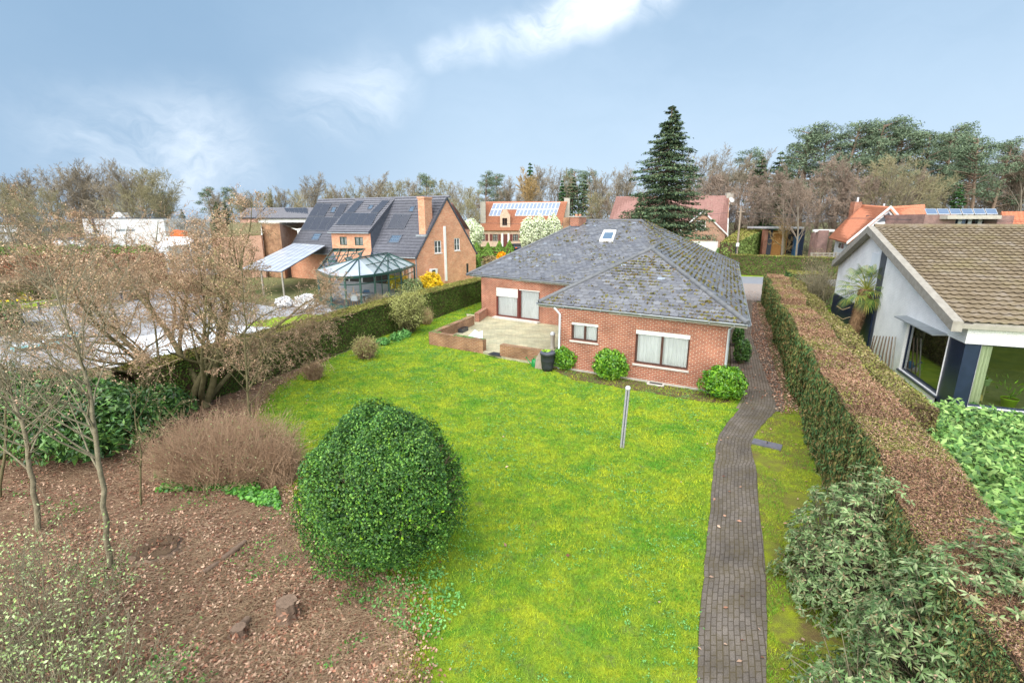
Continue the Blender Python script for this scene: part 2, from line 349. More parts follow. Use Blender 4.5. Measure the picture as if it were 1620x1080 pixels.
class MB:
    def __init__(s): s.V = []; s.F = []; s.U = []; s.ch = []
    def poly(s, pts, uv=None):
        n = len(s.V); s.V += [tuple(map(float, p)) for p in pts]; s.F.append(list(range(n, n+len(pts)))); s.U.append(uv); return s
    def arr(s, A):                     # (N,k,3) separate faces of k corners
        A = np.asarray(A, float)
        if len(A): s.ch.append((A.reshape(-1, 3), np.arange(A.shape[0]*A.shape[1]).reshape(A.shape[0], A.shape[1])))
        return s
    def mesh(s, V, F):                 # shared vertices
        s.ch.append((np.asarray(V, float), np.asarray(F, int))); return s
    def prism(s, pts, vec):
        pts = [np.array(p, float) for p in pts]; q = [p+np.array(vec) for p in pts]
        s.poly(pts[::-1]); s.poly(q)
        for i in range(len(pts)):
            j = (i+1) % len(pts); s.poly([pts[i], pts[j], q[j], q[i]])
        return s
    def box(s, o, a, b, c):
        o, a, b, c = map(lambda v: np.array(v, float), (o, a, b, c)); return s.prism([o, o+a, o+a+b, o+b], c)
    def segs(s, P, Q, r0, r1, k=4):    # many tapered sticks
        P, Q = np.asarray(P, float), np.asarray(Q, float); n = len(P)
        if not n: return s
        r0 = np.broadcast_to(r0, n).reshape(-1, 1); r1 = np.broadcast_to(r1, n).reshape(-1, 1)
        d = Q-P; d /= (np.linalg.norm(d, axis=1, keepdims=True)+1e-9)
        h = np.where(np.abs(d[:, 2:3]) > .9, np.array([[1., 0, 0]]), np.array([[0, 0, 1.]]))
        a = np.cross(d, h); a /= np.linalg.norm(a, axis=1, keepdims=True)+1e-9; b = np.cross(d, a)
        V = np.zeros((n, 2*k, 3))
        for i in range(k):
            c, sn = math.cos(2*math.pi*i/k), math.sin(2*math.pi*i/k)
            V[:, i] = P+(a*c+b*sn)*r0; V[:, k+i] = Q+(a*c+b*sn)*r1
        base = np.arange(n)[:, None]*2*k; F = []
        for i in range(k):
            j = (i+1) % k; F.append(np.concatenate([base+i, base+k+i, base+k+j, base+j], 1))
        return s.mesh(V.reshape(-1, 3), np.concatenate(F))
    def tube(s, pts, r, k=8, cap=True):
        pts = [np.array(p, float) for p in pts]; rr = r if hasattr(r, '__len__') else [r]*len(pts)
        rings = []
        for i, p in enumerate(pts):
            d = nrm(pts[min(i+1, len(pts)-1)]-pts[max(i-1, 0)]); h = np.array([1., 0, 0]) if abs(d[2]) > .9 else np.array([0, 0, 1.])
            a = nrm(np.cross(d, h)); b = np.cross(d, a)
            rings.append([p+(a*math.cos(2*math.pi*j/k)+b*math.sin(2*math.pi*j/k))*rr[i] for j in range(k)])
        V = np.array(rings).reshape(-1, 3); F = []
        for i in range(len(pts)-1):
            for j in range(k):
                F.append([i*k+j, (i+1)*k+j, (i+1)*k+(j+1) % k, i*k+(j+1) % k])
        s.mesh(V, F)
        if cap: s.poly(rings[0]); s.poly(rings[-1][::-1])
        return s
    def lathe(s, base, prof, k=20, ax=None):   # prof: (r,z) pairs
        base = np.array(base, float); V = []
        for r, z in prof:
            for j in range(k): V.append(base+np.array([r*math.cos(2*math.pi*j/k), r*math.sin(2*math.pi*j/k), z]))
        F = [[i*k+j, i*k+(j+1) % k, (i+1)*k+(j+1) % k, (i+1)*k+j] for i in range(len(prof)-1) for j in range(k)]
        s.mesh(V, F)
        return s
    def build(s, name, mat, parent=None, origin=None, smooth=False, uvrot=False):
        Vs = [np.array(s.V).reshape(-1, 3)] if s.V else []; off = len(s.V)
        loops = [i for f in s.F for i in f]; tot = [len(f) for f in s.F]
        L = [np.array(loops, int)]; T = [np.array(tot, int)]
        for v, f in s.ch:
            Vs.append(v); L.append((f+off).ravel()); T.append(np.full(len(f), f.shape[1])); off += len(v)
        V = np.concatenate(Vs); L = np.concatenate(L); T = np.concatenate(T)
        if parent is not None: org = rootloc(parent)
        else:
            org = np.array(origin, float) if origin is not None else np.array([V[:, 0].mean(), V[:, 1].mean(), V[:, 2].min()])
        me = bpy.data.meshes.new(name)
        me.vertices.add(len(V)); me.vertices.foreach_set('co', (V-org).ravel())
        me.loops.add(len(L)); me.loops.foreach_set('vertex_index', L)
        st = np.zeros(len(T), int); st[1:] = np.cumsum(T)[:-1]
        me.polygons.add(len(T)); me.polygons.foreach_set('loop_start', st)
        me.update(calc_edges=True)
        uvl = me.uv_layers.new(name='UVMap')
        N = np.zeros(len(T)*3); me.polygons.foreach_get('normal', N); N = N.reshape(-1, 3)
        t = np.stack([-N[:, 1], N[:, 0], np.zeros(len(N))], 1); l = np.linalg.norm(t, axis=1, keepdims=True)
        t = np.where(l > .02, t/np.maximum(l, 1e-9), np.array([[1., 0, 0]])); b = np.cross(N, t)
        b = np.where(l > .02, b, np.array([[0, 1., 0]]))
        fi = np.repeat(np.arange(len(T)), T); P = V[L]
        uv = np.stack([(P*t[fi]).sum(1), (P*b[fi]).sum(1)], 1)
        for i, u in enumerate(s.U):
            if u is not None: uv[st[i]:st[i]+T[i]] = np.array(u)
        uvl.data.foreach_set('uv', uv.ravel())
        if smooth: me.polygons.foreach_set('use_smooth', np.ones(len(T), bool))
        me.materials.append(MATS[mat])
        ob = bpy.data.objects.new(name, me); COL.objects.link(ob)
        if parent is not None: ob.parent = parent
        else: ob.location = org
        return ob
def tag(o, label=None, cat=None, group=None, kind=None):
    if label: o['label'] = label
    if cat: o['category'] = cat
    if group: o['group'] = group
    if kind: o['kind'] = kind
    return o
def thing(name, label, cat, loc, group=None):
    o = bpy.data.objects.new(name, None); COL.objects.link(o); o.location = [float(v) for v in loc]; o.empty_display_size = .3
    return tag(o, label, cat, group)
def clone(o, parent=None):
    c = o.copy(); COL.objects.link(c); c.parent = parent
    for ch in o.children: clone(ch, c)
    return c
ORD = ['first', 'second', 'third', 'fourth', 'fifth', 'sixth', 'seventh', 'eighth', 'ninth', 'tenth', 'eleventh', 'twelfth', 'thirteenth',
       'fourteenth', 'fifteenth', 'sixteenth', 'seventeenth', 'eighteenth', 'nineteenth', 'twentieth', 'twenty first', 'twenty second', 'twenty third', 'twenty fourth', 'twenty fifth', 'twenty sixth', 'twenty seventh', 'twenty eighth', 'twenty ninth', 'thirtieth']

# ------------------------------------------------------------------ leaves, noise, trees
def sn(P, f=1., ph=0.):
    P = P*f
    return (np.sin(P[:, 0]*1.7+P[:, 1]*2.3+ph)+np.sin(P[:, 1]*3.1-P[:, 2]*2.7+1.3+ph)+np.sin(P[:, 2]*3.9+P[:, 0]*2.9+2.1)+np.sin(P[:, 0]*6.1-P[:, 1]*5.3+P[:, 2]*4.7)*.6)/3.6
def unit(A): return A/(np.linalg.norm(A, axis=1, keepdims=True)+1e-9)
def leaves(P, N, L, Wd, rnd=.7, fold=.25, axis=None, arnd=.5):
    n = len(P)
    if not n: return np.zeros((0, 4, 3))
    nn = unit(N+rnd*rng.normal(size=(n, 3)))
    a = unit(np.cross(nn, rng.normal(size=(n, 3)))) if axis is None else unit(axis+arnd*rng.normal(size=(n, 3)))
    b = unit(np.cross(nn, a)); nn = np.cross(a, b)
    s = rng.uniform(.7, 1.3, (n, 1)); L = L*s; Wd = Wd*s
    return np.stack([P-a*L*.5, P+b*Wd*.5-a*L*.08+nn*fold*Wd*.5, P+a*L*.5, P-b*Wd*.5-a*L*.08+nn*fold*Wd*.5], 1)
def patch_pts(q, n):
    p = [np.array(v, float) for v in q]; s, t = rng.random((n, 1)), rng.random((n, 1))
    P = p[0]*(1-s)*(1-t)+p[1]*s*(1-t)+p[2]*s*t+p[3]*(1-s)*t
    N = nrm(np.cross(p[1]-p[0], p[3]-p[0])); return P, np.tile(N, (n, 1))
def area(q):
    p = [np.array(v, float) for v in q]
    return .5*np.linalg.norm(np.cross(p[2]-p[0], p[3]-p[1]))
def gridpatch(mb, q, step, amp, f=1., inset=0.):
    p = [np.array(v, float) for v in q]
    nu = max(1, int(np.linalg.norm(p[1]-p[0])/step)); nv = max(1, int(np.linalg.norm(p[3]-p[0])/step))
    s, t = np.meshgrid(np.linspace(0, 1, nu+1), np.linspace(0, 1, nv+1)); s = s.reshape(-1, 1); t = t.reshape(-1, 1)
    V = p[0]*(1-s)*(1-t)+p[1]*s*(1-t)+p[2]*s*t+p[3]*(1-s)*t
    N = nrm(np.cross(p[1]-p[0], p[3]-p[0])); V = V+N*(amp*sn(V, f)[:, None]-inset)
    i = np.arange(nv)[:, None]*(nu+1)+np.arange(nu)[None]; i = i.ravel()
    mb.mesh(V, np.stack([i, i+1, i+nu+2, i+nu+1], 1))
def cgrow(p, d, L, r, lev, spec, out, rnd):
    """recursive limb; spec per level: (segments, children, child length factor, angle, wobble, up)"""
    ns, nc, lf, ang, wob, up = spec[lev]; q = np.array(p, float); d = np.array(d, float); pts = [q]
    for i in range(ns):
        d = nrm(d+rnd.normal(size=3)*wob+np.array([0, 0, up])); q2 = q+d*L/ns
        ra, rb = r*(1-.75*i/ns), r*(1-.75*(i+1)/ns)
        out[lev][0].append(q); out[lev][1].append(q2); out[lev][2].append(ra); out[lev][3].append(rb); q = q2; pts.append((q, d, rb))
    if lev+1 < len(spec):
        st = .25 if lev == 0 else .15
        for k in range(nc):
            f = st+(1-st)*(k+rnd.random())/nc; i = min(ns-1, int(f*ns)); pp, dd, rr = pts[i+1]
            p0 = (pts[i][0] if i else pts[0]); fr_ = f*ns-i; pp2 = p0+(pp-p0)*fr_
            h = nrm(np.cross(dd, rnd.normal(size=3))); a = ang*(.7+.6*rnd.random())
            nd = nrm(dd*math.cos(a)+h*math.sin(a))
            cgrow(pp2, nd, L*lf*(1.15-.55*f)*(.75+.5*rnd.random()), max(rr*.62, r*.25), lev+1, spec, out, rnd)
def bare(base, H, r, spec, seed, k=(7, 5, 4, 3, 3, 3), d0=(0, 0, 1), minr=.006, L0=.75):
    rnd = np.random.default_rng(seed); out = [([], [], [], []) for _ in spec]
    cgrow(base, d0, H*L0, r, 0, spec, out, rnd); return out
def tomb(out, lv, k, minr=.006):
    mb = MB()
    for l in lv:
        P, Q, a, b = out[l]
        if P: mb.segs(np.array(P), np.array(Q), np.maximum(np.array(a), minr), np.maximum(np.array(b), minr*.8), k[l] if l < len(k) else 3)
    return mb
def ends(out, lv): return np.concatenate([np.array(out[l][1]) for l in lv])

def hedge(name, label, patches, body='leaf_hedge', mats=('leaf_hedge',), dens=250, size=(.07, .045), step=.3, amp=.07, group=None, cat='hedge', inset=.05, dmat='soil', toplevel=True, rnd=.8, jit=.05, partname='foliage', lod=False):
    """patches: list of (quad, material index)"""
    allp = np.array([v for q, _ in patches for v in q]); loc = (allp[:, 0].mean(), allp[:, 1].mean(), allp[:, 2].min())
    t = thing(name, label, cat, loc, group)
    b = MB()
    for q, _ in patches: gridpatch(b, q, step, amp, 1.3, inset)
    b.build('branch_mass', dmat, t)
    for mi, m in enumerate(mats):
        f = MB()
        for q, i in patches:
            if i != mi: continue
            cd = np.hypot(*(sum(np.array(v) for v in q)/4)[:2]); sc_ = min(1.35, max(.42, cd/14.)) if lod else 1.
            n = int(area(q)*dens/sc_**1.7)
            P, N = patch_pts(q, n); P = P+N*(amp*sn(P, 1.3)+jit*rng.normal(size=n)-jit*.4)[:, None]
            f.arr(leaves(P, N, size[0]*sc_, size[1]*sc_, rnd))
        if f.ch: f.build(partname if mi == 0 else 'clipped_top', m, t)
    return t
def prism_patches(base, z0, z1, top=1, side=0, taper=0., zs=None):
    """outward quads of a block over a ground polygon given counter-clockwise"""
    b = [np.array([p[0], p[1], z0], float) for p in base]; c = sum(b)/len(b); z1s = zs or [z1]*len(b)
    tp = []
    for p, z in zip(b, z1s): q = p+(c-p)*taper; tp.append(np.array([q[0], q[1], z]))
    out = []
    for i in range(len(b)):
        j = (i+1) % len(b); out.append(([b[i], b[j], tp[j], tp[i]], side))
    if len(b) == 4: out.append((tp, top))
    return out

def blobshrub(name, label, c, rx, ry, h, mat, n, size, cat='shrub', group=None, rough=.12, twig='bark_brown', squash=1., rnd=.8, ntw=60, coremat='soil', zc=.45, ph=0.):
    """round shrub: stems, dark inner mass of leaves, outer leaves over a lumpy surface"""
    t = thing(name, label, cat, c, group); c = np.array(c, float)
    u = unit(rng.normal(size=(n, 3))); u[:, 2] = np.where(u[:, 2] < -.55, -u[:, 2], u[:, 2])
    rad = 1+rough*sn(u*2.2, 1., ph)*1.6+rough*.5*sn(u*6, 1., ph); dep = 1-np.abs(rng.normal(size=n))*.10
    P = u*np.array([rx, ry, h*.55])*(rad*dep)[:, None]+np.array([0, 0, h*zc]); P = P[P[:, 2] > .02]; N = unit((P-np.array([0, 0, h*zc]))/np.array([rx, ry, h*.55])**2)
    kp = sn(unit(P-np.array([0, 0, h*zc]))*5., 1., ph)+.22*rng.normal(size=len(P)) > -.50-.25*(P[:, 2] > h*.35); P, N = P[kp], N[kp]
    MB().arr(leaves(P+c, N, size[0], size[1], rnd)).build('foliage', mat, t)
    m = int(n*.25); u = unit(rng.normal(size=(m, 3))); P = u*np.array([rx, ry, h*.55])*(.45+.4*rng.random((m, 1)))+np.array([0, 0, h*zc]); P = P[P[:, 2] > 0]
    MB().arr(leaves(P+c, unit(P+.01), size[0]*2.2, size[1]*2.2, 1.)).build('inner_foliage', mat, t)
    a = rng.random(ntw)*6.283; rr = np.sqrt(rng.random(ntw))*.85
    Q = np.stack([np.cos(a)*rx*rr, np.sin(a)*ry*rr, h*zc+h*.5*np.sqrt(1-rr**2)*.95], 1); P0 = np.stack([np.cos(a)*.12, np.sin(a)*.12, a*0], 1)
    MB().segs(P0+c, Q+c, .02, .006, 3).build('stem', twig, t)
    return t
def twigshrub(name, label, c, rx, ry, h, mat, n, buds=None, nb=0, bsize=(.04, .03), cat='shrub', group=None, r=.006, lean=.6, forks=3, seed=1, hv=.35):
    t = thing(name, label, cat, c, group); c = np.array(c, float); rnd = np.random.default_rng(seed)
    a = rnd.random(n)*6.283; rr = np.sqrt(rnd.random(n)); hh = h*(1-hv+hv*1.25*rnd.random(n)**1.6)*np.sqrt(1.05-.55*rr**2)
    P0 = np.stack([np.cos(a)*rx*rr*(1-lean), np.sin(a)*ry*rr*(1-lean), 0*a], 1)+c
    P2 = np.stack([np.cos(a)*rx*rr, np.sin(a)*ry*rr, hh], 1)+c+rnd.normal(size=(n, 3))*.05*h
    P1 = (P0+P2)/2+rnd.normal(size=(n, 3))*.10*h
    m = MB().segs(P0, P1, r*1.6, r*1.2, 3).segs(P1, P2, r*1.2, r*.7, 3); E = [P2]
    for k in range(forks):
        f = rnd.random((n, 1)); B = P1+(P2-P1)*f; Q = B+unit(P2-P1+rnd.normal(size=(n, 3))*.8*np.linalg.norm(P2-P1, axis=1, keepdims=True))*h*.28*(.5+rnd.random((n, 1)))
        m.segs(B, Q, r*.8, r*.5, 3); E.append(Q); E.append(B+(Q-B)*.5)
    m.build('stems', mat, t)
    if buds:
        E = np.concatenate(E); i = rnd.integers(0, len(E), nb); P = E[i]+rnd.normal(size=(nb, 3))*.03*h
        MB().arr(leaves(P, np.tile([0, 0, 1.], (nb, 1)), bsize[0], bsize[1], 1.2)).build('leaf_buds', buds, t)
    return t

# ------------------------------------------------------------------ building helpers
class Wall:
    """outer face of a wall from A to B, left to right seen from outside"""
    def __init__(s, A, B):
        s.A = np.array([A[0], A[1], 0.]); s.B = np.array([B[0], B[1], 0.]); s.L = np.linalg.norm(s.B-s.A)
        s.e = (s.B-s.A)/s.L; s.n = np.array([s.e[1], -s.e[0], 0.])
    def P(s, u, z, d=0.): return s.A+s.e*u+s.n*d+np.array([0, 0, z])
    def pix(s, px, py):
        p = PL(px, py, s.A, s.n); return float(np.dot(p-s.A, s.e)), float(p[2])
    def rect(s, x0, y0, x1, y1, x2=None, y2=None):
        """left-top and right-bottom pixels -> u0,u1,z0,z1"""
        a = s.pix(x0, y0); b = s.pix(x1, y1); return (a[0], b[0], b[1], a[1])
    def face(s, mb, prof, holes=(), rev=.14, norev=()):
        prof = ccw(prof); us = sorted({p[0] for p in prof} | {h[i] for h in holes for i in (0, 1)}); us = [us[0], us[-1]]+[h[i] for h in holes for i in (0, 1)]
        zs = [min(p[1] for p in prof), max(p[1] for p in prof)]+[h[i] for h in holes for i in (2, 3)]
        us = sorted(set(us)); zs = sorted(set(zs))
        for i in range(len(us)-1):
            for j in range(len(zs)-1):
                cu, cz = (us[i]+us[i+1])/2, (zs[j]+zs[j+1])/2
                if any(h[0] < cu < h[1] and h[2] < cz < h[3] for h in holes): continue
                c = clipc([(us[i], zs[j]), (us[i+1], zs[j]), (us[i+1], zs[j+1]), (us[i], zs[j+1])], prof)
                if len(c) >= 3: mb.poly([s.P(u, z) for u, z in c])
        for hh in holes:
            if hh in norev: continue
            u0, u1, z0, z1 = hh
            q = [(u0, z0), (u1, z0), (u1, z1), (u0, z1)]
            for i in range(4):
                a, b = q[i], q[(i+1) % 4]; mb.poly([s.P(*a), s.P(*a, -rev), s.P(*b, -rev), s.P(*b)])
        return mb
    def box(s, mb, u0, u1, z0, z1, d0, d1):
        mb.box(s.P(u0, z0, d0), s.e*(u1-u0), s.n*(d1-d0), (0, 0, z1-z0)); return mb
def window(W_, parent, r, cols=1, rows=1, fm='frame_brown', cur=None, sill='stone_sill', rec=.14, fw=.06, gm='window_glass', back=True, name='window', lintel=None, bar=None, arch=False):
    u0, u1, z0, z1 = r; m = MB(); d0, d1 = -rec, -rec+.06
    W_.box(m, u0, u1, z0, z0+fw, d0, d1); W_.box(m, u0, u1, z1-fw, z1, d0, d1)
    W_.box(m, u0, u0+fw, z0+fw, z1-fw, d0, d1); W_.box(m, u1-fw, u1, z0+fw, z1-fw, d0, d1)
    for i in range(1, cols):
        u = u0+(u1-u0)*i/cols; W_.box(m, u-fw*.6, u+fw*.6, z0+fw, z1-fw, d0, d1)
    for i in range(1, rows):
        z = z0+(z1-z0)*i/rows
        for k in range(cols):
            a = u0+(u1-u0)*k/cols+fw*.6; b = u0+(u1-u0)*(k+1)/cols-fw*.6
            W_.box(m, max(a, u0+fw), min(b, u1-fw), z-.02, z+.02, d0+.01, d1-.01)
    f = m.build(name, fm, parent)
    MB().poly([W_.P(u0+fw, z0+fw, d0+.03), W_.P(u1-fw, z0+fw, d0+.03), W_.P(u1-fw, z1-fw, d0+.03), W_.P(u0+fw, z1-fw, d0+.03)]).build('pane', gm, f)
    if cur:
        c = MB(); k = int((u1-u0)/.03); V = []; 
        for i in range(k+1):
            u = u0+(u1-u0)*i/k; d = -rec-.045+.03*math.sin(i*1.35)+.01*math.sin(i*3.7)
            V += [W_.P(u, z0+.02, d), W_.P(u, z1, d*1.0)]
        c.mesh(V, [[2*i, 2*i+2, 2*i+3, 2*i+1] for i in range(k)]); c.build('curtain', cur, f, smooth=True)
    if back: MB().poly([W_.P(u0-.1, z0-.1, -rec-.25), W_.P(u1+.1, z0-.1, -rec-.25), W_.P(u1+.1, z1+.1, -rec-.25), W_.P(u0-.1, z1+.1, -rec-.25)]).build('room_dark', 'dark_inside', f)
    if sill: W_.box(MB(), u0-.05, u1+.05, z0-.07, z0-.003, -rec+.06, .06).build('sill', sill, f)
    return f
def slates(poly, w=.32, e=.2, seed=1, th=.018, lip=True):
    """real overlapping slates over a convex roof plane; first edge of poly is the eave"""
    p = [np.array(v, float) for v in poly]; n = nrm(np.cross(p[1]-p[0], p[2]-p[0]))
    if n[2] < 0: n = -n
    t = nrm(p[1]-p[0]); b = np.cross(n, t)
    if b[2] < 0: t, b = -t, -b
    c2 = ccw([(float(np.dot(q-p[0], t)), float(np.dot(q-p[0], b))) for q in p]); xs = [c[0] for c in c2]; ys = [c[1] for c in c2]
    rnd = random.Random(seed); mb = MB(); y = min(ys)-.02; row = 0
    while y < max(ys):
        x = min(xs)-w+(w/2 if row % 2 else 0)
        while x < max(xs)+w:
            g = .008; j = rnd.uniform(-.008, .008); cc = w*.2
            sl = [(x+g, y+cc*.8+j), (x+cc, y+j), (x+w-cc, y+j), (x+w-g, y+cc*.8+j), (x+w-g, y+e*1.7), (x+g, y+e*1.7)]
            sl = clipc(sl, c2)
            if len(sl) >= 3:
                h0 = th*rnd.uniform(.9, 1.5); tl = rnd.uniform(-.008, .008)
                f = lambda X, Y: h0*(1-(Y-y)/(e*1.9))+tl*(X-x)/w+.012
                top = [p[0]+t*X+b*Y+n*f(X, Y) for X, Y in sl]; mb.poly(top)
                for i in range(len(sl) if lip else 0):
                    k = (i+1) % len(sl)
                    if sl[i][1] < y+cc and sl[k][1] < y+cc: mb.poly([top[i]-n*.014, top[k]-n*.014, top[k], top[i]])
            x += w
        y += e; row += 1
    return mb, (p[0], t, b, n, c2)
def caps(a, b, r=.10, ln=.38):
    a, b = np.array(a, float), np.array(b, float); L = np.linalg.norm(b-a); n = max(1, int(L/ln)); mb = MB()
    for i in range(n):
        p, q = a+(b-a)*i/n, a+(b-a)*((i+1)/n+.02); mb.tube([p, q], [r*1.12, r*.96], 8)
    return mb
def tiles(mb, p00, p10, p11, p01, tw=.3, te=.33, amp=.03, stp=.03, res=6):
    """wavy interlocking roof tiles over a quad: p00->p10 is the eave"""
    p = [np.array(v, float) for v in (p00, p10, p11, p01)]
    nu = max(2, round(np.linalg.norm(p[1]-p[0])/tw))*res; nv = max(1, round(np.linalg.norm(p[3]-p[0])/te))
    N = nrm(np.cross(p[1]-p[0], p[3]-p[0])); N = N if N[2] > 0 else -N
    s = np.linspace(0, 1, nu+1); ph = np.arange(nu+1)/res*2*math.pi; wv_ = amp*np.where(np.sin(ph) > 0, np.sin(ph), .45*np.sin(ph))
    rows = []
    for j in range(nv):
        for tt, h in (((j+.16)/nv, stp*.62), (j/nv, stp*.62), (j/nv, stp), ((j+1)/nv+(.16/nv if j < nv-1 else 0), -.004)):
            t = tt; h_ = h
            L_ = p[0]+(p[3]-p[0])*t; R_ = p[1]+(p[2]-p[1])*t
            rows.append(L_+(R_-L_)*s[:, None]+N*(wv_+h_+.02+.004*np.sin(np.arange(nu+1)*7.7+j*3))[:, None])
    V = np.concatenate(rows); F = []; i = np.arange(nu)
    for r in range(len(rows)-1):
        a = r*(nu+1)+i; F.append(np.stack([a, a+1, a+nu+2, a+nu+1], 1))
    mb.mesh(V, np.concatenate(F)); return mb
def slab(quad, th):
    """roof board under the covering"""
    p = [np.array(v, float) for v in quad]; N = nrm(np.cross(p[1]-p[0], p[2]-p[0])); N = N if N[2] > 0 else -N
    return MB().prism([q-N*th for q in p], N*th)
def roofpt(px, py, pl, d=0.): 
    return PL(px, py, pl[0]+pl[1]*d, pl[1])
def plane(a, b, c):
    a, b, c = (np.array(v, float) for v in (a, b, c)); n = nrm(np.cross(b-a, c-a)); return a, (n if n[2] > 0 else -n)
def lerpq(q, s, t):
    return q[0]*(1-s)*(1-t)+q[1]*s*(1-t)+q[2]*s*t+q[3]*(1-s)*t
def panels(parent, q, nc, nr, n, mat, fm='alu', skip=(), name='solar_panel', gap=.02, th=.05):
    """q: BL,BR,TR,TL corners on the roof"""
    q = [np.array(v, float) for v in q]
    for i in range(nc):
        for j in range(nr):
            if (i, j) in skip: continue
            g = gap; c = [lerpq(q, (i+a)/nc, (j+b)/nr) for a, b in ((g, g), (1-g, g), (1-g, 1-g), (g, 1-g))]
            f = MB().prism([v+n*.04 for v in c], n*th).build(name, fm, parent)
            c2 = [lerpq(q, (i+a)/nc, (j+b)/nr)+n*(.04+th+.003) for a, b in ((.06, .05), (.94, .05), (.94, .95), (.06, .95))]
            MB().poly(c2).build('cell_sheet', mat, f)
def skylight(parent, q, n, fm='anthracite', fw=.12, th=.1, gm='sky_glass'):
    q = [np.array(v, float) for v in q]; m = MB()
    for a, b in (((0, 0), (1, fw)), ((0, 1-fw), (1, 1)), ((0, fw), (fw, 1-fw)), ((1-fw, fw), (1, 1-fw))):
        c = [lerpq(q, x, y) for x, y in ((a[0], a[1]), (b[0], a[1]), (b[0], b[1]), (a[0], b[1]))]; m.prism([v+n*.0 for v in c], n*th)
    f = m.build('skylight', fm, parent)
    MB().poly([lerpq(q, x, y)+n*th*.6 for x, y in ((fw, fw), (1-fw, fw), (1-fw, 1-fw), (fw, 1-fw))]).build('pane', gm, f)
    MB().poly([lerpq(q, x, y)+n*th*.2 for x, y in ((fw, fw), (1-fw, fw), (1-fw, 1-fw), (fw, 1-fw))]).build('blind', 'white_paint', f)
    return f
def struct(mb, name, mat): return tag(mb.build(name, mat), kind='structure')
# ================================================================== ground
def gz(y):
    t = min(1., max(0., (y-65)/45.)); return .9*t*t*(3-2*t)
m = MB(); ys = [-80, 0, 40, 65]+list(range(70, 115, 5))+[160, 400, 3000]; xs = [-3000, -300, -100, -50, 0, 50, 100, 300, 3000]
V = [(x, y, gz(y)-.03) for y in ys for x in xs]; k = len(xs)
m.mesh(V, [[j*k+i, j*k+i+1, (j+1)*k+i+1, (j+1)*k+i] for j in range(len(ys)-1) for i in range(k-1)])
struct(m, 'ground', 'ground')

def ragged(pts, amp=.12, step=.25, seed=1):
    """closed outline with an uneven edge"""
    out = []; n = len(pts); r = np.random.default_rng(seed)
    for i in range(n):
        a, b = np.array(pts[i][:2], float), np.array(pts[(i+1) % n][:2], float); k = max(1, int(np.linalg.norm(b-a)/step))
        for j in range(k):
            p = a+(b-a)*j/k; out.append(p+r.normal(size=2)*amp*.5+amp*np.array([math.sin(p[0]*3+p[1]*2.2), math.sin(p[0]*2.1-p[1]*2.7)])*.6)
    return out
def inpoly(P, poly):
    x, y = P[:, 0], P[:, 1]; ins = np.zeros(len(P), bool); n = len(poly)
    for i in range(n):
        a, b = poly[i], poly[(i+1) % n]
        c = ((a[1] > y) != (b[1] > y)) & (x < (b[0]-a[0])*(y-a[1])/((b[1]-a[1]) if b[1] != a[1] else 1e-9)+a[0])
        ins ^= c
    return ins
def sample(poly, n, Pmax=None):
    p = np.array([q[:2] for q in poly]); lo, hi = p.min(0), p.max(0); out = []; c = 0
    while c < n:
        Q = lo+(hi-lo)*rng.random((n*2, 2)); Q = Q[inpoly(Q, p)]; out.append(Q); c += len(Q)
    return np.concatenate(out)[:n]
def gpoly(pix): return [G(x, y)[:2] for x, y in pix]
def sheet(name, pts, z, mat):
    return struct(MB().poly([(p[0], p[1], z) for p in pts]), name, mat)

# lawn: everything between the hedges, the other surfaces lie on it
lawn = gpoly([(560, 1300), (640, 1010), (640, 930), (590, 905), (480, 830), (430, 730), (398, 660), (440, 612), (520, 568), (600, 534), (700, 500), (762, 475)])+[(0.5, 45), (12, 39), (5, 27), (9, 15.5)]
lawn += gpoly([(1185, 665), (1160, 695), (1150, 750), (1150, 850), (1150, 960), (1150, 1300)])
sheet('lawn', ragged(lawn, .10, .3, 3), 0, 'lawn')
strip = gpoly([(1175, 1300), (1175, 960), (1175, 850), (1170, 750), (1170, 705), (1202, 672), (1240, 642), (1262, 648)])+[(5.3, 5.0), (3.5, 2.5)]
sheet('mossy_grass_strip', ragged(strip, .06, .25, 4), .004, 'mossy_strip')
litter = gpoly([(-420, 1500), (650, 1300), (655, 1010), (640, 930), (590, 905), (500, 840), (440, 745), (400, 665), (440, 612), (530, 560), (500, 560), (300, 640), (0, 700), (-400, 800)])
sheet('leaf_litter_bed', ragged(litter, .14, .25, 5), .008, 'leaf_litter')
sheet('soil_bed', ragged([tuple(G(905, 600)[:2]), tuple(G(1000, 617)[:2]), tuple(G(1120, 637)[:2]), tuple(G(1160, 637)[:2]), (7.9, 17.4), (2.2, 20.7), (1.6, 20.6)], .04, .2, 6), .012, 'soil')

def strip_uv(name, Lp, Rp, z, mat, thick=.05):
    """paved strip: texture runs along it"""
    mb = MB(); s = 0; L = [np.array([p[0], p[1], z]) for p in Lp]; Rr = [np.array([p[0], p[1], z]) for p in Rp]
    for i in range(len(L)-1):
        ds = np.linalg.norm((L[i+1]+Rr[i+1]-L[i]-Rr[i])/2); w0 = np.linalg.norm(Rr[i]-L[i]); w1 = np.linalg.norm(Rr[i+1]-L[i+1])
        mb.poly([L[i], Rr[i], Rr[i+1], L[i+1]], [(s, 0), (s, -w0), (s+ds, -w1), (s+ds, 0)]); s += ds
    return struct(mb, name, mat)
def sub(px):   # smooth outline in pixel space
    out = []; n = len(px)
    for i in range(n-1):
        p0, p1, p2, p3 = (np.array(px[max(0, min(n-1, j))], float) for j in (i-1, i, i+1, i+2))
        for t in np.linspace(0, 1, 6)[:-1]:
            out.append(.5*((2*p1)+(-p0+p2)*t+(2*p0-5*p1+4*p2-p3)*t*t+(-p0+3*p1-3*p2+p3)*t**3))
    return out+[np.array(px[-1], float)]
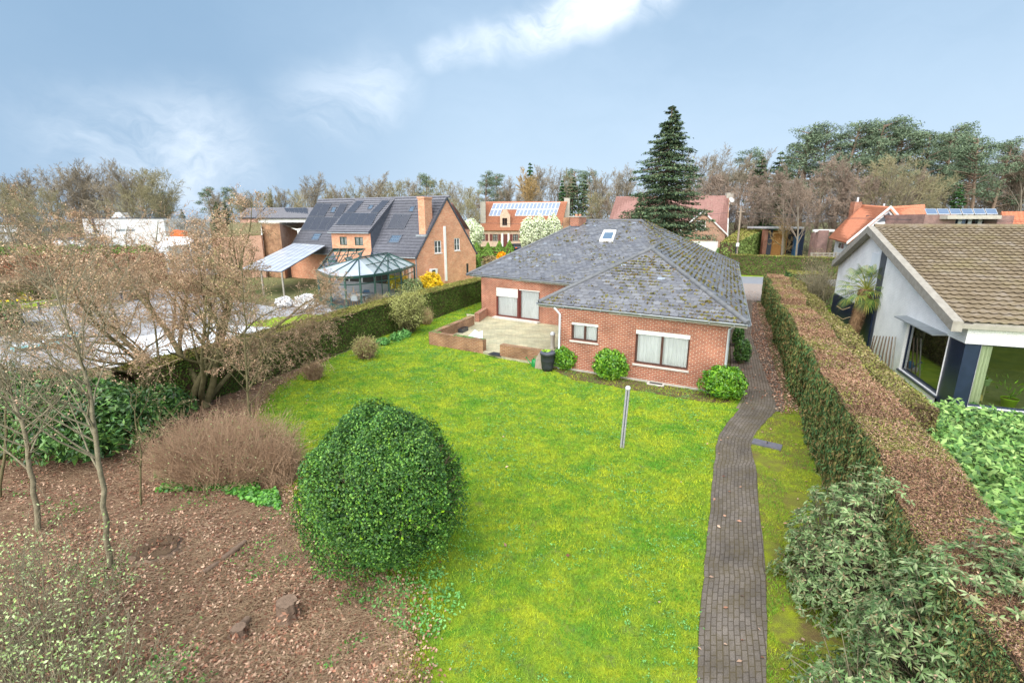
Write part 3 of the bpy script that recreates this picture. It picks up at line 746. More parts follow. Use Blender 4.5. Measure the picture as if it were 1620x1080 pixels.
Lp = [G(*p)[:2]+rng.normal(size=2)*.012 for p in sub([(1096, 1400), (1102, 1080), (1110, 960), (1119, 850), (1128, 750), (1134, 700), (1144, 678), (1160, 658), (1174, 640), (1182, 618)])]
Rp = [G(*p)[:2]+rng.normal(size=2)*.012 for p in sub([(1216, 1400), (1213, 1080), (1213, 960), (1206, 850), (1197, 750), (1188, 712), (1193, 690), (1208, 670), (1228, 650), (1236, 618)])]
strip_uv('path', Lp, Rp, .024, 'paver_path')
# driveway between the house and the long hedge
e_ = np.array([.407, .914]); f_ = np.array([.914, -.407])
dl = [np.array(p) for p in ((7.75, 15.7), (8.35, 16.6), (8.45, 17.6), (12.7, 27.5), (17.4, 38.0), (20.6, 45))]
dr = [np.array(p) for p in ((9.25, 15.35), (9.55, 15.9), (10.15, 17.1), (14.4, 26.8), (19.2, 37.6), (23.2, 45))]
strip_uv('driveway', dl, dr, .02, 'paver_drive')
sheet('road', [(-60, 62), (24.2, 50.2), (90, 32), (90, 40), (26.5, 57.2), (-60, 69)], .01, 'asphalt')
sheet('road_verge', [(17, 41), (30, 37.5), (90, 22), (90, 32), (24.2, 50.2), (-8, 54.7), (-8, 48)], .004, 'verge')
sheet('far_verge', [(-8, 62), (26.5, 57.2), (90, 40), (90, 42), (27, 59.6), (-8, 64)], .006, 'verge')
sheet('driveway_apron', [(19.0, 40), (20.9, 38), (27, 49.4), (22.5, 50.7)], .03, 'gravelish')
# left neighbour's garden
sheet('pool_terrace', [tuple(G(x, y)[:2]) for x, y in ((-200, 640), (420, 535), (470, 520), (560, 488), (500, 480), (430, 485), (250, 455), (0, 500), (-250, 560))], .0, 'paver_grey')
sheet('neighbour_lawn', ragged([tuple(G(x, y)[:2]) for x, y in ((330, 555), (560, 498), (480, 498), (430, 502), (330, 530))], .2, .5, 8), .006, 'verge')
sheet('daffodil_lawn', ragged([tuple(G(x, y)[:2]) for x, y in ((-300, 520), (60, 485), (95, 470), (50, 458), (-300, 480))], .2, .6, 9), .008, 'verge')
sheet('villa_garden_ground', [(-22, 85), (35, 85), (35, 106), (-22, 106)], gz(95)+.12, 'verge')
sheet('villa_forecourt', [(-2, 66), (6, 66), (8, 104), (2.5, 104)], gz(104)+.16, 'gravelish')
sheet('carport_yard', [tuple(G(x, y)[:2]) for x, y in ((1215, 402), (1310, 402), (1330, 386), (1200, 386))], gz(90)+.1, 'gravelish')
sheet('carport_garden', ragged([tuple(G(x, y)[:2]) for x, y in ((1180, 412), (1300, 412), (1290, 397), (1200, 397))], .3, .8, 10), gz(75)+.1, 'verge')

# ================================================================== bungalow
ZE = 2.8
FR, WL, ML, BR = G(1182.8, 512.8, ZE), G(852.2, 479, ZE), G(742.3, 433.3, ZE), G(1166, 416.5, ZE)
MLr = G(907.8, 448.8, ZE)
RR, RL, WA, MT = D(1014.8, 349.8, 34.7), D(924.5, 349.3, 36.7), D(1030.9, 394.3, 22.8), D(1054.3, 379.4, 31.2)
MT = D(1054.3, 379.4, 31.6); _pf = plane(ML, MLr, MT); RR, RL = PL(1014.8, 349.8, *_pf), PL(924.5, 349.3, *_pf)
eu3 = nrm(MLr-ML); ev3 = nrm(BR-FR)
A_ = np.array([[eu3[0], -ev3[0]], [eu3[1], -ev3[1]]]); tt = np.linalg.solve(A_, (WL-ML)[:2]); VB = ML+eu3*tt[0]
BL = ML+ev3*15.0
bung = thing('bungalow', 'single storey red brick bungalow with grey slate hipped roof, in the middle of the photo', 'house', (5, 28, 0))
wFL, wFR = np.array([2.03, 20.46]), np.array([7.86, 17.16]); mWL = np.array([-2.05, 32.2]); inn = np.array([5.12, 27.4])
WF = Wall(wFL, wFR); WM = Wall(mWL, inn); WS = Wall(inn, wFL)
bBR = np.array(BR[:2])+np.array([-.5, -.15]); WR = Wall(wFR, bBR); bBL = mWL+np.array([.407, .914])*13.6; WBk = Wall(bBR, bBL); WLf = Wall(bBL, mWL)
c2 = lambda ox, oy, s: (lambda x, y: (ox+x/s, oy+y/s))
a = c2(860, 470, 8.1); b_ = c2(1010, 490, 8.1)
r1 = WF.rect(*a(358, 318), *a(690, 588)); r2 = WF.rect(1006.3, 521, 1087.5, 586)
d0_ = WM.pix(784.9, 478)[0]; d1_ = WM.pix(853.5, 485)[0]; zt = (WM.pix(784.7, 454.3)[1]+WM.pix(853.5, 460.5)[1])/2; zb = .22
dm = WM.pix(820, 480)[0]
rd1 = (d0_, dm-.05, zb, zt); rd2 = (dm+.05, d1_, zb, zt)
side_r = [(4.2, 5.4, 1.0, 2.0), (9, 10.2, 1.0, 2.0), (15, 16.6, .9, 2.1)]
for Wl, holes in ((WF, (r1, r2)), (WM, ((d0_, d1_, zb, zt),)), (WS, ()), (WR, side_r), (WBk, ()), (WLf, ())):
    mb = MB(); Wl.face(mb, [(0, -.02), (Wl.L, -.02), (Wl.L, ZE-.12), (0, ZE-.12)], holes, .13); mb.build('wall', 'brick_red', bung)
plinth = MB(); WF.box(plinth, -.0, WF.L, -.02, .1, .0, .025); plinth.build('plinth', 'concrete', bung)
# soldier courses over the openings
for Wl, r in ((WF, r1), (WF, r2)):
    sc = MB()
    k = int((r[1]-r[0])/.075)
    for i in range(k): Wl.box(sc, r[0]+i*.075+.006, r[0]+(i+1)*.075-.006, r[3]+.005, r[3]+.2, 0., .008)
    sc.build('soldier_course', 'brick_red', bung)
for r, cols in ((r1, 2), (r2, 2)):
    f = window(WF, bung, r, cols, 1, 'frame_brown', 'curtain_white', 'stone_sill', rec=.13, fw=.07)
    m = MB(); WF.box(m, r[0]+.005, r[1]-.005, r[3]-(.10 if r is r1 else .17), r[3]-.003, -.09, -.01); m.build('roller_shutter', 'shutter_cream', f)
f1 = window(WM, bung, rd1, 1, 1, 'frame_red', 'curtain_white', None, rec=.13, fw=.09, name='terrace_door')
f2 = window(WM, bung, rd2, 1, 1, 'frame_red', 'curtain_white', None, rec=.13, fw=.09, name='terrace_door')
m = MB(); n_ = 9; zt2 = zt-(zt-zb)*.30
for i in range(n_): WM.box(m, rd1[0]+.01, rd1[1]-.01, zt2+(zt-zt2)*i/n_+.004, zt2+(zt-zt2)*(i+1)/n_, -.07, -.02-.004*(i % 2))
m.build('roller_shutter', 'shutter_cream', f1)
m = MB(); WM.box(m, rd2[0], rd2[1], zt-.06, zt-.003, -.07, -.01); m.build('roller_shutter', 'shutter_cream', f2)
m = MB(); WM.box(m, dm-.05, dm+.05, zb, zt-.004, -.14, .0); m.build('door_post', 'frame_red', bung)
m = MB(); WM.box(m, d0_-.1, d1_+.05, .12, zb-.003, -.02, .34); m.build('door_step', 'stone_sill', bung)
for r in side_r: window(WR, bung, r, 2, 1, 'frame_brown', 'curtain_dim', 'stone_sill', rec=.12)
# cellar vent
u_, _z = WF.pix(*b_(230, 980)); m = MB(); WF.box(m, u_-.33, u_+.33, .0, .06, .03, .28); vt = m.build('cellar_vent', 'stone_sill', bung)
m = MB(); WF.box(m, u_-.25, u_+.25, .062, .07, .07, .22)
m.build('grille', 'dark_inside', vt)
# soffit and fascia
dz = np.array([0, 0, .0])
sof = MB().prism([p-np.array([0, 0, .16]) for p in (FR, BR, BL, ML, VB, WL)], (0, 0, .03)); sof.build('soffit', 'fascia_wood', bung)
edges = [(WL, FR), (FR, BR), (BR, BL), (BL, ML), (ML, VB), (VB, WL)]
for a0, b0 in edges:
    d = nrm(b0-a0); o = np.array([d[1], -d[0], 0]); m = MB()
    m.box(a0-o*.02-np.array([0, 0, .13]), b0-a0, o*-.03, (0, 0, .12)); m.build('fascia', 'fascia_wood', bung)
    pts = [a0+o*.05-np.array([0, 0, .02])+0*d, b0+o*.05-np.array([0, 0, .02])]
    m = MB(); kk = 7; prof = [(math.cos(x)*.065, math.sin(x)*.065) for x in np.linspace(math.pi, 2*math.pi, kk)]
    Vv = [pts[j]+o*x+np.array([0, 0, z]) for j in (0, 1) for x, z in prof]
    m.mesh(Vv, [[i, i+1, kk+i+1, kk+i] for i in range(kk-1)]); Vi = [v+np.array([0, 0, .006]) for v in Vv]; m.mesh(Vi, [[i, kk+i, kk+i+1, i+1] for i in range(kk-1)])
    m.tube([pts[0]+o*.07, pts[1]+o*.07], .012, 6)
    L_ = np.linalg.norm(b0-a0); kb = max(1, int(L_/.8))
    for i in range(kb): p = a0+(b0-a0)*(i+.5)/kb; m.box(p+o*.0-np.array([0, 0, .10]), d*.03, o*.13, (0, 0, .06))
    m.build('gutter', 'zinc', bung)
# slopes
def roofslope(poly, seed, key=None):
    mb, pl = slates(poly, .335, .215, seed, *((.003, False) if seed == 6 else ())); mb.build('roof_slope', 'slate', bung)
    return pl
PLANES = {}
XF = FR+ev3*np.dot(MT-FR, ev3); XF[2] = ZE
def fitpl(poly):   # flatten a nearly flat polygon onto the plane of its eave and highest corner
    p = [np.array(v, float) for v in poly]; h = max(p, key=lambda v: v[2]); a0, n0 = plane(p[0], p[1], h)
    return [v-n0*np.dot(v-a0, n0) for v in p], (a0, n0)
for nm_, poly, sd in (('front', [ML, VB+eu3*3.0, MT+(MT-RR)*.6, RR, RL], 1), ('wing', [WL, FR, WA], 2), ('right', [FR, XF, MT, WA], 3), ('right2', [XF, BR, RR, MT], 7), ('left', [BL, ML, RL], 4), ('back', [BR, BL, RL, RR], 5), ('wingleft', [VB, WL, WA, MT], 6)):
    q, pl = fitpl(poly)
    ov = {'back': (BR, RR, RL), 'wingleft': (WL, WA, MT), 'right': (FR, BR, WA), 'right2': (FR, BR, WA)}.get(nm_)
    if ov: pl = plane(*ov); q = [np.array(v, float)-pl[1]*np.dot(v-pl[0], pl[1]) for v in poly]
    PLANES[nm_] = pl; roofslope(q, sd)
    if sd != 6: MB().poly([v-pl[1]*.02 for v in q]).build('roof_deck', 'slate_cap', bung)
for a0, b0 in ((WL, WA), (FR, WA), (WA, MT), (MT, RR), (RR, RL), (RL, ML), (RR, BR), (RL, BL)):
    caps(np.array(a0)+[0, 0, .035], np.array(b0)+[0, 0, .035]).build('ridge_cap', 'slate_cap', bung, smooth=False)
# moss cushions on the slopes
def mosson(poly, pl, n, dens, eave=0.):
    p2 = MB(); q, _ = fitpl(poly); a0, n0 = pl; t0 = nrm(q[1]-q[0]); b0 = np.cross(n0, t0); b0 = b0 if b0[2] > 0 else -b0
    c = ccw([(np.dot(v-q[0], t0), np.dot(v-q[0], b0)) for v in q]); P = sample(c, n)
    k = (sn(np.c_[P, P[:, :1]*0], .55, 1.)+.55*rng.normal(size=n)) > dens; P = P[k]
    row = np.round(P[:, 1]/.215)*.215+.02*rng.random(len(P)); P[:, 1] = row
    C = q[0]+P[:, :1]*t0+P[:, 1:2]*b0+n0*.035
    out = []
    for cc in C:
        s_ = abs(rng.normal())*.028+.018; m_ = 4
        o = cc+rng.normal(size=(m_, 1))*t0*s_*1.0+rng.normal(size=(m_, 1))*b0*s_*.4+n0*rng.random((m_, 1))*.015
        out.append(leaves(o, np.tile(n0, (m_, 1)), s_*1.7, s_*1.3, .5))
    return MB().arr(np.concatenate(out))
mosson([WL, FR, WA], PLANES['wing'], 1900, .35).build('moss_cushions', 'moss', bung)
mosson([FR, BR, RR, WA], PLANES['right'], 6500, .10).build('moss_cushions', 'moss', bung)
mosson([ML, VB, MT, RR, RL], PLANES['front'], 2600, .62).build('moss_cushions', 'moss', bung)
# chimneys
def chim(px, py, w, d, topz, parent, pl, mat, flash=True, cap='concrete'):
    p = roofpt(px, py, pl); u = nrm(eu3*[1, 1, 0]); v = np.array([-u[1], u[0], 0]); v = v if v[1] > 0 else -v
    base = np.array([p[0], p[1], p[2]-.5]); m = MB().box(base, u*w, v*d, (0, 0, topz-base[2])); c = m.build('chimney', mat, parent)
    MB().box(base+np.array([0, 0, topz-base[2]])-u*.05-v*.05, u*(w+.1), v*(d+.1), (0, 0, .07)).build('cap', cap, c)
    if flash: MB().box(base-u*.03-v*.05, u*(w+.06), v*(d+.08), (0, 0, .5+.10)).build('lead_flashing', 'anthracite', c)
    for k_ in range(2): MB().lathe(base+u*w*(.3+.4*k_)+v*d*.5+np.array([0, 0, topz-base[2]+.06]), [(.11, 0), (.09, .16), (.07, .16), (.07, .0)], 12).build('chimney_pot', 'tile_red', c)
    return c
zc = D(909, 343, roofpt(901.3, 359.6, PLANES['front'])[1])[2]
chim(901.3, 359.6, .80, 1.1, zc-.02, bung, PLANES['front'], 'brick_red')
pz = np.array([3.9, 37.6]); 
c_ = MB().box((D(891, 352, 39.5)[0], 39.5, 4.5), (.45, -.25, 0), (.3, .6, 0), (0, 0, zc-4.55)).build('chimney', 'brick_brown', bung)
q = [roofpt(*p_, PLANES['front'], .03) for p_ in ((948.3, 382.5), (969.9, 382.5), (975.4, 366.2), (955.7, 366.2))]
skylight(bung, q, PLANES['front'][1], 'white_paint', .13, .12)
# downpipes
def pipe(pts, r=.045, name='downpipe', mat='pipe_grey', parent=None): return MB().tube(pts, r, 8).build(name, mat, parent)
p = WF.P(.06, 0, .07); pipe([G(879, 486.5, 2.74)*0+np.array([p[0]-.25, p[1]+.0, 2.72]), p+[0, 0, 2.45], p+[0, 0, 0]], .048, parent=bung)
p = WF.P(WF.L+.02, 0, .05); pipe([p+np.array([.22, -.16, 2.70]), p+[.03, 0, 2.5], p+[.03, 0, 0]], .05, parent=bung)
p = WR.P(16.5, 0, .07); pipe([p+[.2, 0, 2.7], p+[0, 0, 2.5], p], .045, parent=bung)
# white enamel street-side bracket seen past the corner
# ================================================================== terrace
tz = .12
tc_ = [np.array(q) for q in (G(679.5, 545)[:2], G(764, 559.5)[:2], G(791, 567)[:2], wFL+[-.02, -.05], inn, mWL, mWL+np.array([-1.1, .6]), G(744, 513)[:2])]
tt_ = MB(); T_ = [np.array([p[0], p[1], -.02]) for p in tc_]; tt_.prism(T_[::-1], (0, 0, tz+.02)); terr = struct(tt_, 'terrace', 'paver_terrace')
ux = nrm(np.append(T_[2][:2]-T_[0][:2], 0)); ua = np.array([-ux[1], ux[0], 0]); ua = ua if ua[1] > 0 else -ua
def gwall(name, label, a0, b0, h, th, inward, mat='brick_brown', weeds=0):
    a0, b0 = np.array([*a0[:2], 0.]), np.array([*b0[:2], 0.]); d = nrm(b0-a0); o = np.array([-d[1], d[0], 0]); o = o if np.dot(o, inward) > 0 else -o
    t = thing(name, label, 'wall', (a0+b0)/2, 'low brick terrace walls')
    MB().box(a0, b0-a0, o*th, (0, 0, h)).build('brickwork', mat, t)
    m = MB(); L_ = np.linalg.norm(b0-a0); k_ = int(L_/.075)
    for i in range(k_): m.box(a0+(b0-a0)*(i+.06)/k_-o*.01+np.array([0, 0, h+.002]), (b0-a0)*.88/k_, o*(th+.02), (0, 0, .06+.004*random.random()))
    m.build('coping', mat, t)
    if weeds:
        n = weeds; s_ = rng.random((n, 1)); P = a0+(b0-a0)*s_+o*th*rng.random((n, 1))+np.array([0, 0, h+.07]); P = P[(sn(P, 1.5) > -.1)]
        MB().arr(leaves(P, np.tile([0, 0, 1.], (len(P), 1)), .07, .03, .9)).build('weeds', 'weed', t)
    return t
hw = .62
g1, g2, g3 = G(679, 545), G(764, 559.5), G(791, 567); g4 = np.array([wFL[0]-.15, wFL[1]-.0, 0]); g4 = G(869, 580.5)
gb = G(744, 513.5)
gwall('terrace_wall', 'low brown brick terrace wall at the lawn edge left of the doormat', g1, g2, hw, .29, (0, 1, 0), weeds=700)
gwall('terrace_wall', 'low brown brick terrace wall right of the doormat, beside the black rain barrel', g3, g4, hw, .29, (0, 1, 0))
gwall('terrace_wall', 'low brick terrace wall running back towards the house on the left side of the terrace', g1+ua*.02, G(744, 516), hw, .29, (1, 0, 0), weeds=250)
gwall('terrace_wall', 'short stub of brick terrace wall joined to the bungalow wall', G(751, 512), mWL+np.array([.1, -.3]), hw, .29, (1, 0, 0), 'brick_red')
m = MB(); q = G(785, 560.5, tz)
m.box(q-ux*.35-ua*.2+np.array([0, 0, .004]), ux*.75, ua*.45, (0, 0, .02))
for i in range(12): m.box(q-ux*.33-ua*.18+ux*.06*i+np.array([0, 0, .025]), ux*.02, ua*.41, (0, 0, .008))
tag(m.build('doormat', 'black_plastic'), 'dark rubber doormat in the gap between the terrace walls', 'doormat')
# trough
q = G(729.5, 524, tz); v_ = nrm(np.append((G(744, 513.5)-g1)[:2], 0)); o_ = np.array([v_[1], -v_[0], 0]); m = MB()
tr = thing('plant_trough', 'dark rectangular trough against the left terrace wall', 'trough', q)
m.box(q-v_*.4, v_*.8, o_*.04, (0, 0, .22)).box(q-v_*.4+o_*.24, v_*.8, o_*.04, (0, 0, .22)).box(q-v_*.4+o_*.04, v_*.04, o_*.2, (0, 0, .22)).box(q+v_*.36+o_*.04, v_*.04, o_*.2, (0, 0, .22)); m.build('trough_box', 'black_plastic', tr)
MB().box(q-v_*.36+o_*.04, v_*.72, o_*.2, (0, 0, .17)).build('soil_fill', 'soil', tr)
# puddle-like bright sheet on the terrace
m = MB(); pts = [(747, 526), (751, 521), (757, 525), (763.5, 523), (763.5, 536), (741, 531)]
m.prism([G(x, y, tz+.003) for x, y in pts][::-1], (0, 0, .006)); tag(m.build('plastic_sheet', 'white_cover'), 'bright white sheet lying on the terrace paving behind the wall', 'sheet')
# ash column
q = G(874, 551, tz); ac = thing('pedestal_bin', 'slim grey pedestal bin with domed top at the terrace corner by the downpipe', 'bin', q)
MB().lathe(q, [(.12, 0), (.12, .03), (.10, .05), (.10, .62), (.12, .64), (.12, .70)], 16).build('column', 'concrete', ac, smooth=True)
MB().lathe(q, [(.125, .70), (.13, .74), (.11, .80), (.06, .85), (.0, .86)], 16).build('dome_lid', 'pipe_grey', ac, smooth=True)
# rain barrel
q = G(866, 586); br = thing('rain_barrel', 'black plastic rain barrel with yellow green leaves on its lid, by the terrace wall', 'barrel', q)
MB().lathe(q, [(.0, .01), (.22, .01), (.25, .12), (.265, .14), (.262, .22), (.29, .42), (.305, .44), (.30, .5), (.31, .72), (.33, .73), (.33, .80), (.30, .80), (.30, .76), (0, .76)], 22).build('drum', 'black_plastic', br, smooth=False)
MB().lathe(q, [(.335, .80), (.34, .83), (.31, .85), (.0, .865)], 22).build('lid', 'anthracite', br)
P = q+np.array([-.08, 0, .9])+rng.normal(size=(26, 3))*[.10, .07, .025]
tag(MB().arr(leaves(P, np.tile([0, 0, 1.], (26, 1)), .12, .06, .6)).build('leaf_bunch', 'lime_plastic'), 'bright yellow green leaf cutting lying on the black rain barrel', 'leaves')
# stone slab leaning
q = G(853.5, 583); m = MB(); pts = [(-.20, 0), (.20, 0), (.24, .35), (.12, .68), (-.06, .72), (-.2, .45)]
m.prism([q+ux*x+np.array([0, 0, z])+ua*(z*.18) for x, z in pts], -ua*.07)
tag(m.build('stone_slab', 'stone_rough'), 'rough beige stone slab leaning between the watering can and the black barrel', 'stone slab')
def wcan(loc, mat, name, label, ang=0., s=1.):
    t = thing(name, label, 'watering can', loc); c, s_ = math.cos(ang), math.sin(ang); rt = lambda v: np.array(loc)+s*np.array([v[0]*c-v[1]*s_, v[0]*s_+v[1]*c, v[2]])
    MB().lathe(loc, [(0, 0), (.13*s, 0), (.135*s, .02*s), (.125*s, .26*s), (.09*s, .30*s), (.085*s, .29*s), (0, .25*s)], 16).build('can_body', mat, t, smooth=True)
    MB().tube([rt(v) for v in ((.10, 0, .06), (.2, 0, .14), (.34, 0, .32))], [.03*s, .022*s, .016*s], 8).build('spout', mat, t)
    MB().tube([rt(v) for v in ((.33, 0, .31), (.36, 0, .345))], [.02*s, .05*s], 10).build('rose', mat, t)
    MB().tube([rt(v) for v in ((.06, 0, .29), (.02, 0, .40), (-.08, 0, .41), (-.15, 0, .33), (-.155, 0, .18), (-.12, 0, .08))], .014*s, 8).build('handle', mat, t)
    return t
wcan(G(846, 579.5), 'green_plastic', 'watering_can', 'green plastic watering can on the lawn in front of the brick terrace wall', 2.8, 1.15)
# foundation shrubs
def gsh(name, label, px, py, wpx, hpx, mat, n, size, **k):
    q = G(px, py); F = q[1]*math.cos(TH)+HC*math.sin(TH); r = wpx/FOC*F/2; h = hpx/FOC*F*1.0; return blobshrub(name, label, q, r, r*.9, h, mat, n, size, **k)
gsh('laurel_shrub', 'round bright green shrub against the brick wall right of the black barrel', 896, 583, 44, 38, 'leaf_shrub', 2600, (.12, .05), rough=.14, ph=.3)
gsh('laurel_shrub', 'round bright green shrub between the small and the large window, with a few upright shoots', 966, 598, 54, 46, 'leaf_shrub', 3400, (.12, .05), rough=.17, ph=1.9)
gsh('laurel_shrub', 'spreading bright green shrub at the right corner of the brick wall beside the paved drive', 1143, 628, 68, 50, 'leaf_shrub', 4200, (.12, .05), rough=.15, ph=4.)
for i, (x, y, w_, h_) in enumerate(((1172, 575, 26, 40), (1166, 548, 18, 34))):
    gsh('side_shrub', ['leafy shrub just behind the corner downpipe on the drive side of the bungalow', 'small dark shrub farther back along the drive side of the bungalow'][i], x, y, w_, h_, 'leaf_dark', 1300, (.1, .045))
# hand tool on the wall edge: white pole-like bracket at the right of the roof
# ================================================================== post, plate
q = G(984, 708); t = thing('clothes_post', 'grey metal washing line post standing alone in the middle of the lawn', 'post', q)
top = D(993.5, 613, q[1]); m = MB(); w2 = .035
for dx in (-.035, .035): m.tube([q+[dx, 0, 0], top+np.array([dx, 0, 0])], .028, 8)
m.build('upright', 'post_metal', t)
MB().box(q+[-.03, -.012, .1], (.06, 0, 0), (0, .024, 0), top-q-np.array([0, 0, .2])).build('web', 'anthracite', t)
MB().lathe(top, [(.07, -.04), (.075, .0), (.05, .04), (0, .05)], 10).build('cap', 'pipe_grey', t)
q = G(1213, 704); u = nrm(np.append((G(1236, 708)-G(1193, 698))[:2], 0)); v = np.array([-u[1], u[0], 0])
t = thing('cover_plate', 'dark flat cover plate with a small handle on the mossy strip beside the path', 'cover plate', q)
MB().box(q-u*.38-v*.17+[0, 0, .0], u*.76, v*.36, (0, 0, .05)).build('plate', 'slab_stone', t)
MB().tube([q+v*.06+[0, 0, .05], q+v*.06+[0, 0, .09], q+v*.0+[0, 0, .09], q+[0, 0, .05]], .012, 6).build('handle', 'black_plastic', t)
# ================================================================== left neighbour: long gabled house
k8 = c2(460, 300, 5.4)
ez = 3.0
FRn, RBn = G(660, 405.5, ez), G(752.6, 399, ez)
RRn = D(707, 312.3, (FRn[1]+RBn[1])/2)
RLn = G(503.5, 317.8, RRn[2]); FLn = FRn+(RLn-RRn)*1.0; FLn[2] = ez; BLn = RBn+(RLn-RRn); BLn[2] = ez
nh = thing('gabled_house', 'long orange brick house with dark tiled roof and black solar panels, left of the bungalow', 'house', (FRn+BLn)/2*[1, 1, 0])
WFn = Wall(FLn[:2], FRn[:2]); WGn = Wall(FRn[:2], RBn[:2]); WBn = Wall(RBn[:2], BLn[:2]); WLn = Wall(BLn[:2], FLn[:2])
zr = RRn[2]-.12
gw = [WGn.rect(*k8(1226, 437), *k8(1289, 540)), WGn.rect(*k8(1396, 415), *k8(1446, 518)), WGn.rect(*k8(1500, 632), *k8(1521, 735))]
Lg = WGn.L
mb = MB(); WGn.face(mb, [(0, 0), (Lg, 0), (Lg, ez-.1), (Lg/2, zr), (0, ez-.1)], gw, .12); mb.build('gable_wall', 'brick_orange', nh)
mb = MB(); WLn.face(mb, [(0, 0), (Lg, 0), (Lg, ez-.1), (Lg/2, zr), (0, ez-.1)]); mb.build('gable_wall', 'brick_orange', nh)
for i, r in enumerate(gw[:2]): window(WGn, nh, r, 2, 2, 'white_paint', 'curtain_dim', 'white_paint', rec=.1, fw=.07)
window(WGn, nh, gw[2], 1, 1, 'dark_green_paint', None, None, rec=.1, fw=.06, name='side_door')
u0, z0 = WFn.pix(*k8(350, 430)); u1, _ = WFn.pix(*k8(683, 430)); zt_ = WFn.pix(*k8(515, 366))[1]
dw = [WFn.rect(*k8(415, 402), *k8(483, 475)), WFn.rect(*k8(543, 405), *k8(620, 478))]
mb = MB(); WFn.face(mb, [(0, 0), (WFn.L, 0), (WFn.L, ez-.08), (0, ez-.08)]); mb.build('wall', 'brick_orange', nh)
mb = MB(); WFn.face(mb, [(u0, ez-.08), (u1, ez-.08), (u1, zt_), (u0, zt_)], dw, .1); dorm = mb.build('dormer_wall', 'brick_orange', nh)
for r in dw: window(WFn, nh, r, 2, 1, 'dark_green_paint', 'curtain_dim', None, rec=.1, fw=.07)
mb = MB(); WBn.face(mb, [(0, 0), (WBn.L, 0), (WBn.L, ez), (0, ez)]); mb.build('wall', 'brick_orange', nh)
q = [FLn+WFn.n*.25-[0, 0, .12], FRn+WFn.n*.25-[0, 0, .12], RRn, RLn]
mb = tiles(MB(), *q, .3, .36, .022, .09, 4); mb.build('front_roof_slope', 'tile_dark', nh)
slab([v-np.array([0, 0, .03]) for v in q], .12).build('roof_board', 'anthracite', nh)
q2 = [RBn+WBn.n*.25-[0, 0, .12], BLn+WBn.n*.25-[0, 0, .12], RLn, RRn]
tiles(MB(), *q2, .3, .34, .035, .035, 4).build('back_roof_slope', 'tile_dark', nh); slab([v-np.array([0, 0, .03]) for v in q2], .12).build('roof_board', 'anthracite', nh)
caps(RLn+[0, 0, .08], RRn+[0, 0, .08], .11, .4).build('ridge_cap', 'tile_dark', nh)
PF = plane(q[0], q[1], q[2])
# dormer roof
ra, rb = G(*k8(540, 92), RRn[2]-.02), G(*k8(885, 88), RRn[2]-.02); uvec = nrm(RRn-RLn)
ea, eb = WFn.P(u0-.15, zt_+.02, .3), WFn.P(u1+.08, zt_+.02, .3)
ra = RLn+uvec*(np.dot(ea-RLn, uvec))+[0, 0, .03]; rb = RLn+uvec*(np.dot(eb-RLn, uvec))+[0, 0, .03]
dq = [ea, eb, rb, ra]
tiles(MB(), *dq, .3, .36, .022, .09, 4).build('dormer_roof', 'tile_dark', nh); slab([v-np.array([0, 0, .02]) for v in dq], .12).build('roof_board', 'anthracite', nh)
for uu in (u0, u1):
    b1, b2 = WFn.P(uu, ez-.05, -.02), WFn.P(uu, zt_, -.02); c3 = RLn+uvec*(np.dot(b1-RLn, uvec))
    MB().prism([b1, b2, c3], WFn.e*.05).build('dormer_cheek', 'anthracite', nh)
MB().tube([WFn.P(u0-.1, zt_-.04, .38), WFn.P(u1+.1, zt_-.04, .38)], .06, 8).build('gutter', 'zinc', nh)
MB().tube([WFn.P(0, ez-.16, .32), WFn.P(WFn.L, ez-.16, .32)], .065, 8).build('gutter', 'zinc', nh)
MB().tube([WFn.P(WFn.L-.1, ez-.2, .1), WFn.P(WFn.L-.1, 0, .1)], .06, 8).build('downpipe', 'zinc', nh)
PD = plane(ea, eb, rb)
def rq(pl, *pts, f=k8): return [roofpt(*f(*p), pl, .06) for p in pts]
panels(nh, rq(PF, (88, 350), (368, 356), (430, 238), (150, 232)), 4, 1, PF[1], 'solar_black', 'anthracite')
panels(nh, rq(PF, (150, 232), (290, 235), (356, 122), (222, 118)), 2, 1, PF[1], 'solar_black', 'anthracite')
panels(nh, rq(PF, (362, 238), (432, 240), (490, 122), (428, 120)), 1, 1, PF[1], 'solar_black', 'anthracite')
panels(nh, rq(PD, (384, 306), (690, 312), (748, 205), (458, 200)), 4, 1, PD[1], 'solar_black', 'anthracite')
panels(nh, rq(PD, (470, 199), (545, 200), (630, 98), (570, 97)), 1, 1, PD[1], 'solar_black', 'anthracite')
panels(nh, rq(PD, (680, 204), (748, 205), (848, 98), (785, 97)), 1, 1, PD[1], 'solar_black', 'anthracite')
panels(nh, rq(PF, (820, 338), (970, 342), (1038, 212), (884, 208)), 2, 1, PF[1], 'solar_black', 'anthracite')
for pl, pts in ((PF, ((335, 200), (375, 200), (398, 150), (358, 148))), (PD, ((650, 172), (690, 172), (716, 134), (676, 132))), (PF, ((1005, 193), (1045, 193), (1068, 144), (1026, 143))), (PF, ((822, 458), (925, 458), (962, 388), (862, 386))), (PF, ((165, 436), (238, 436), (272, 374), (202, 372)))):
    skylight(nh, rq(pl, *pts), pl[1], 'anthracite', .1, .08)
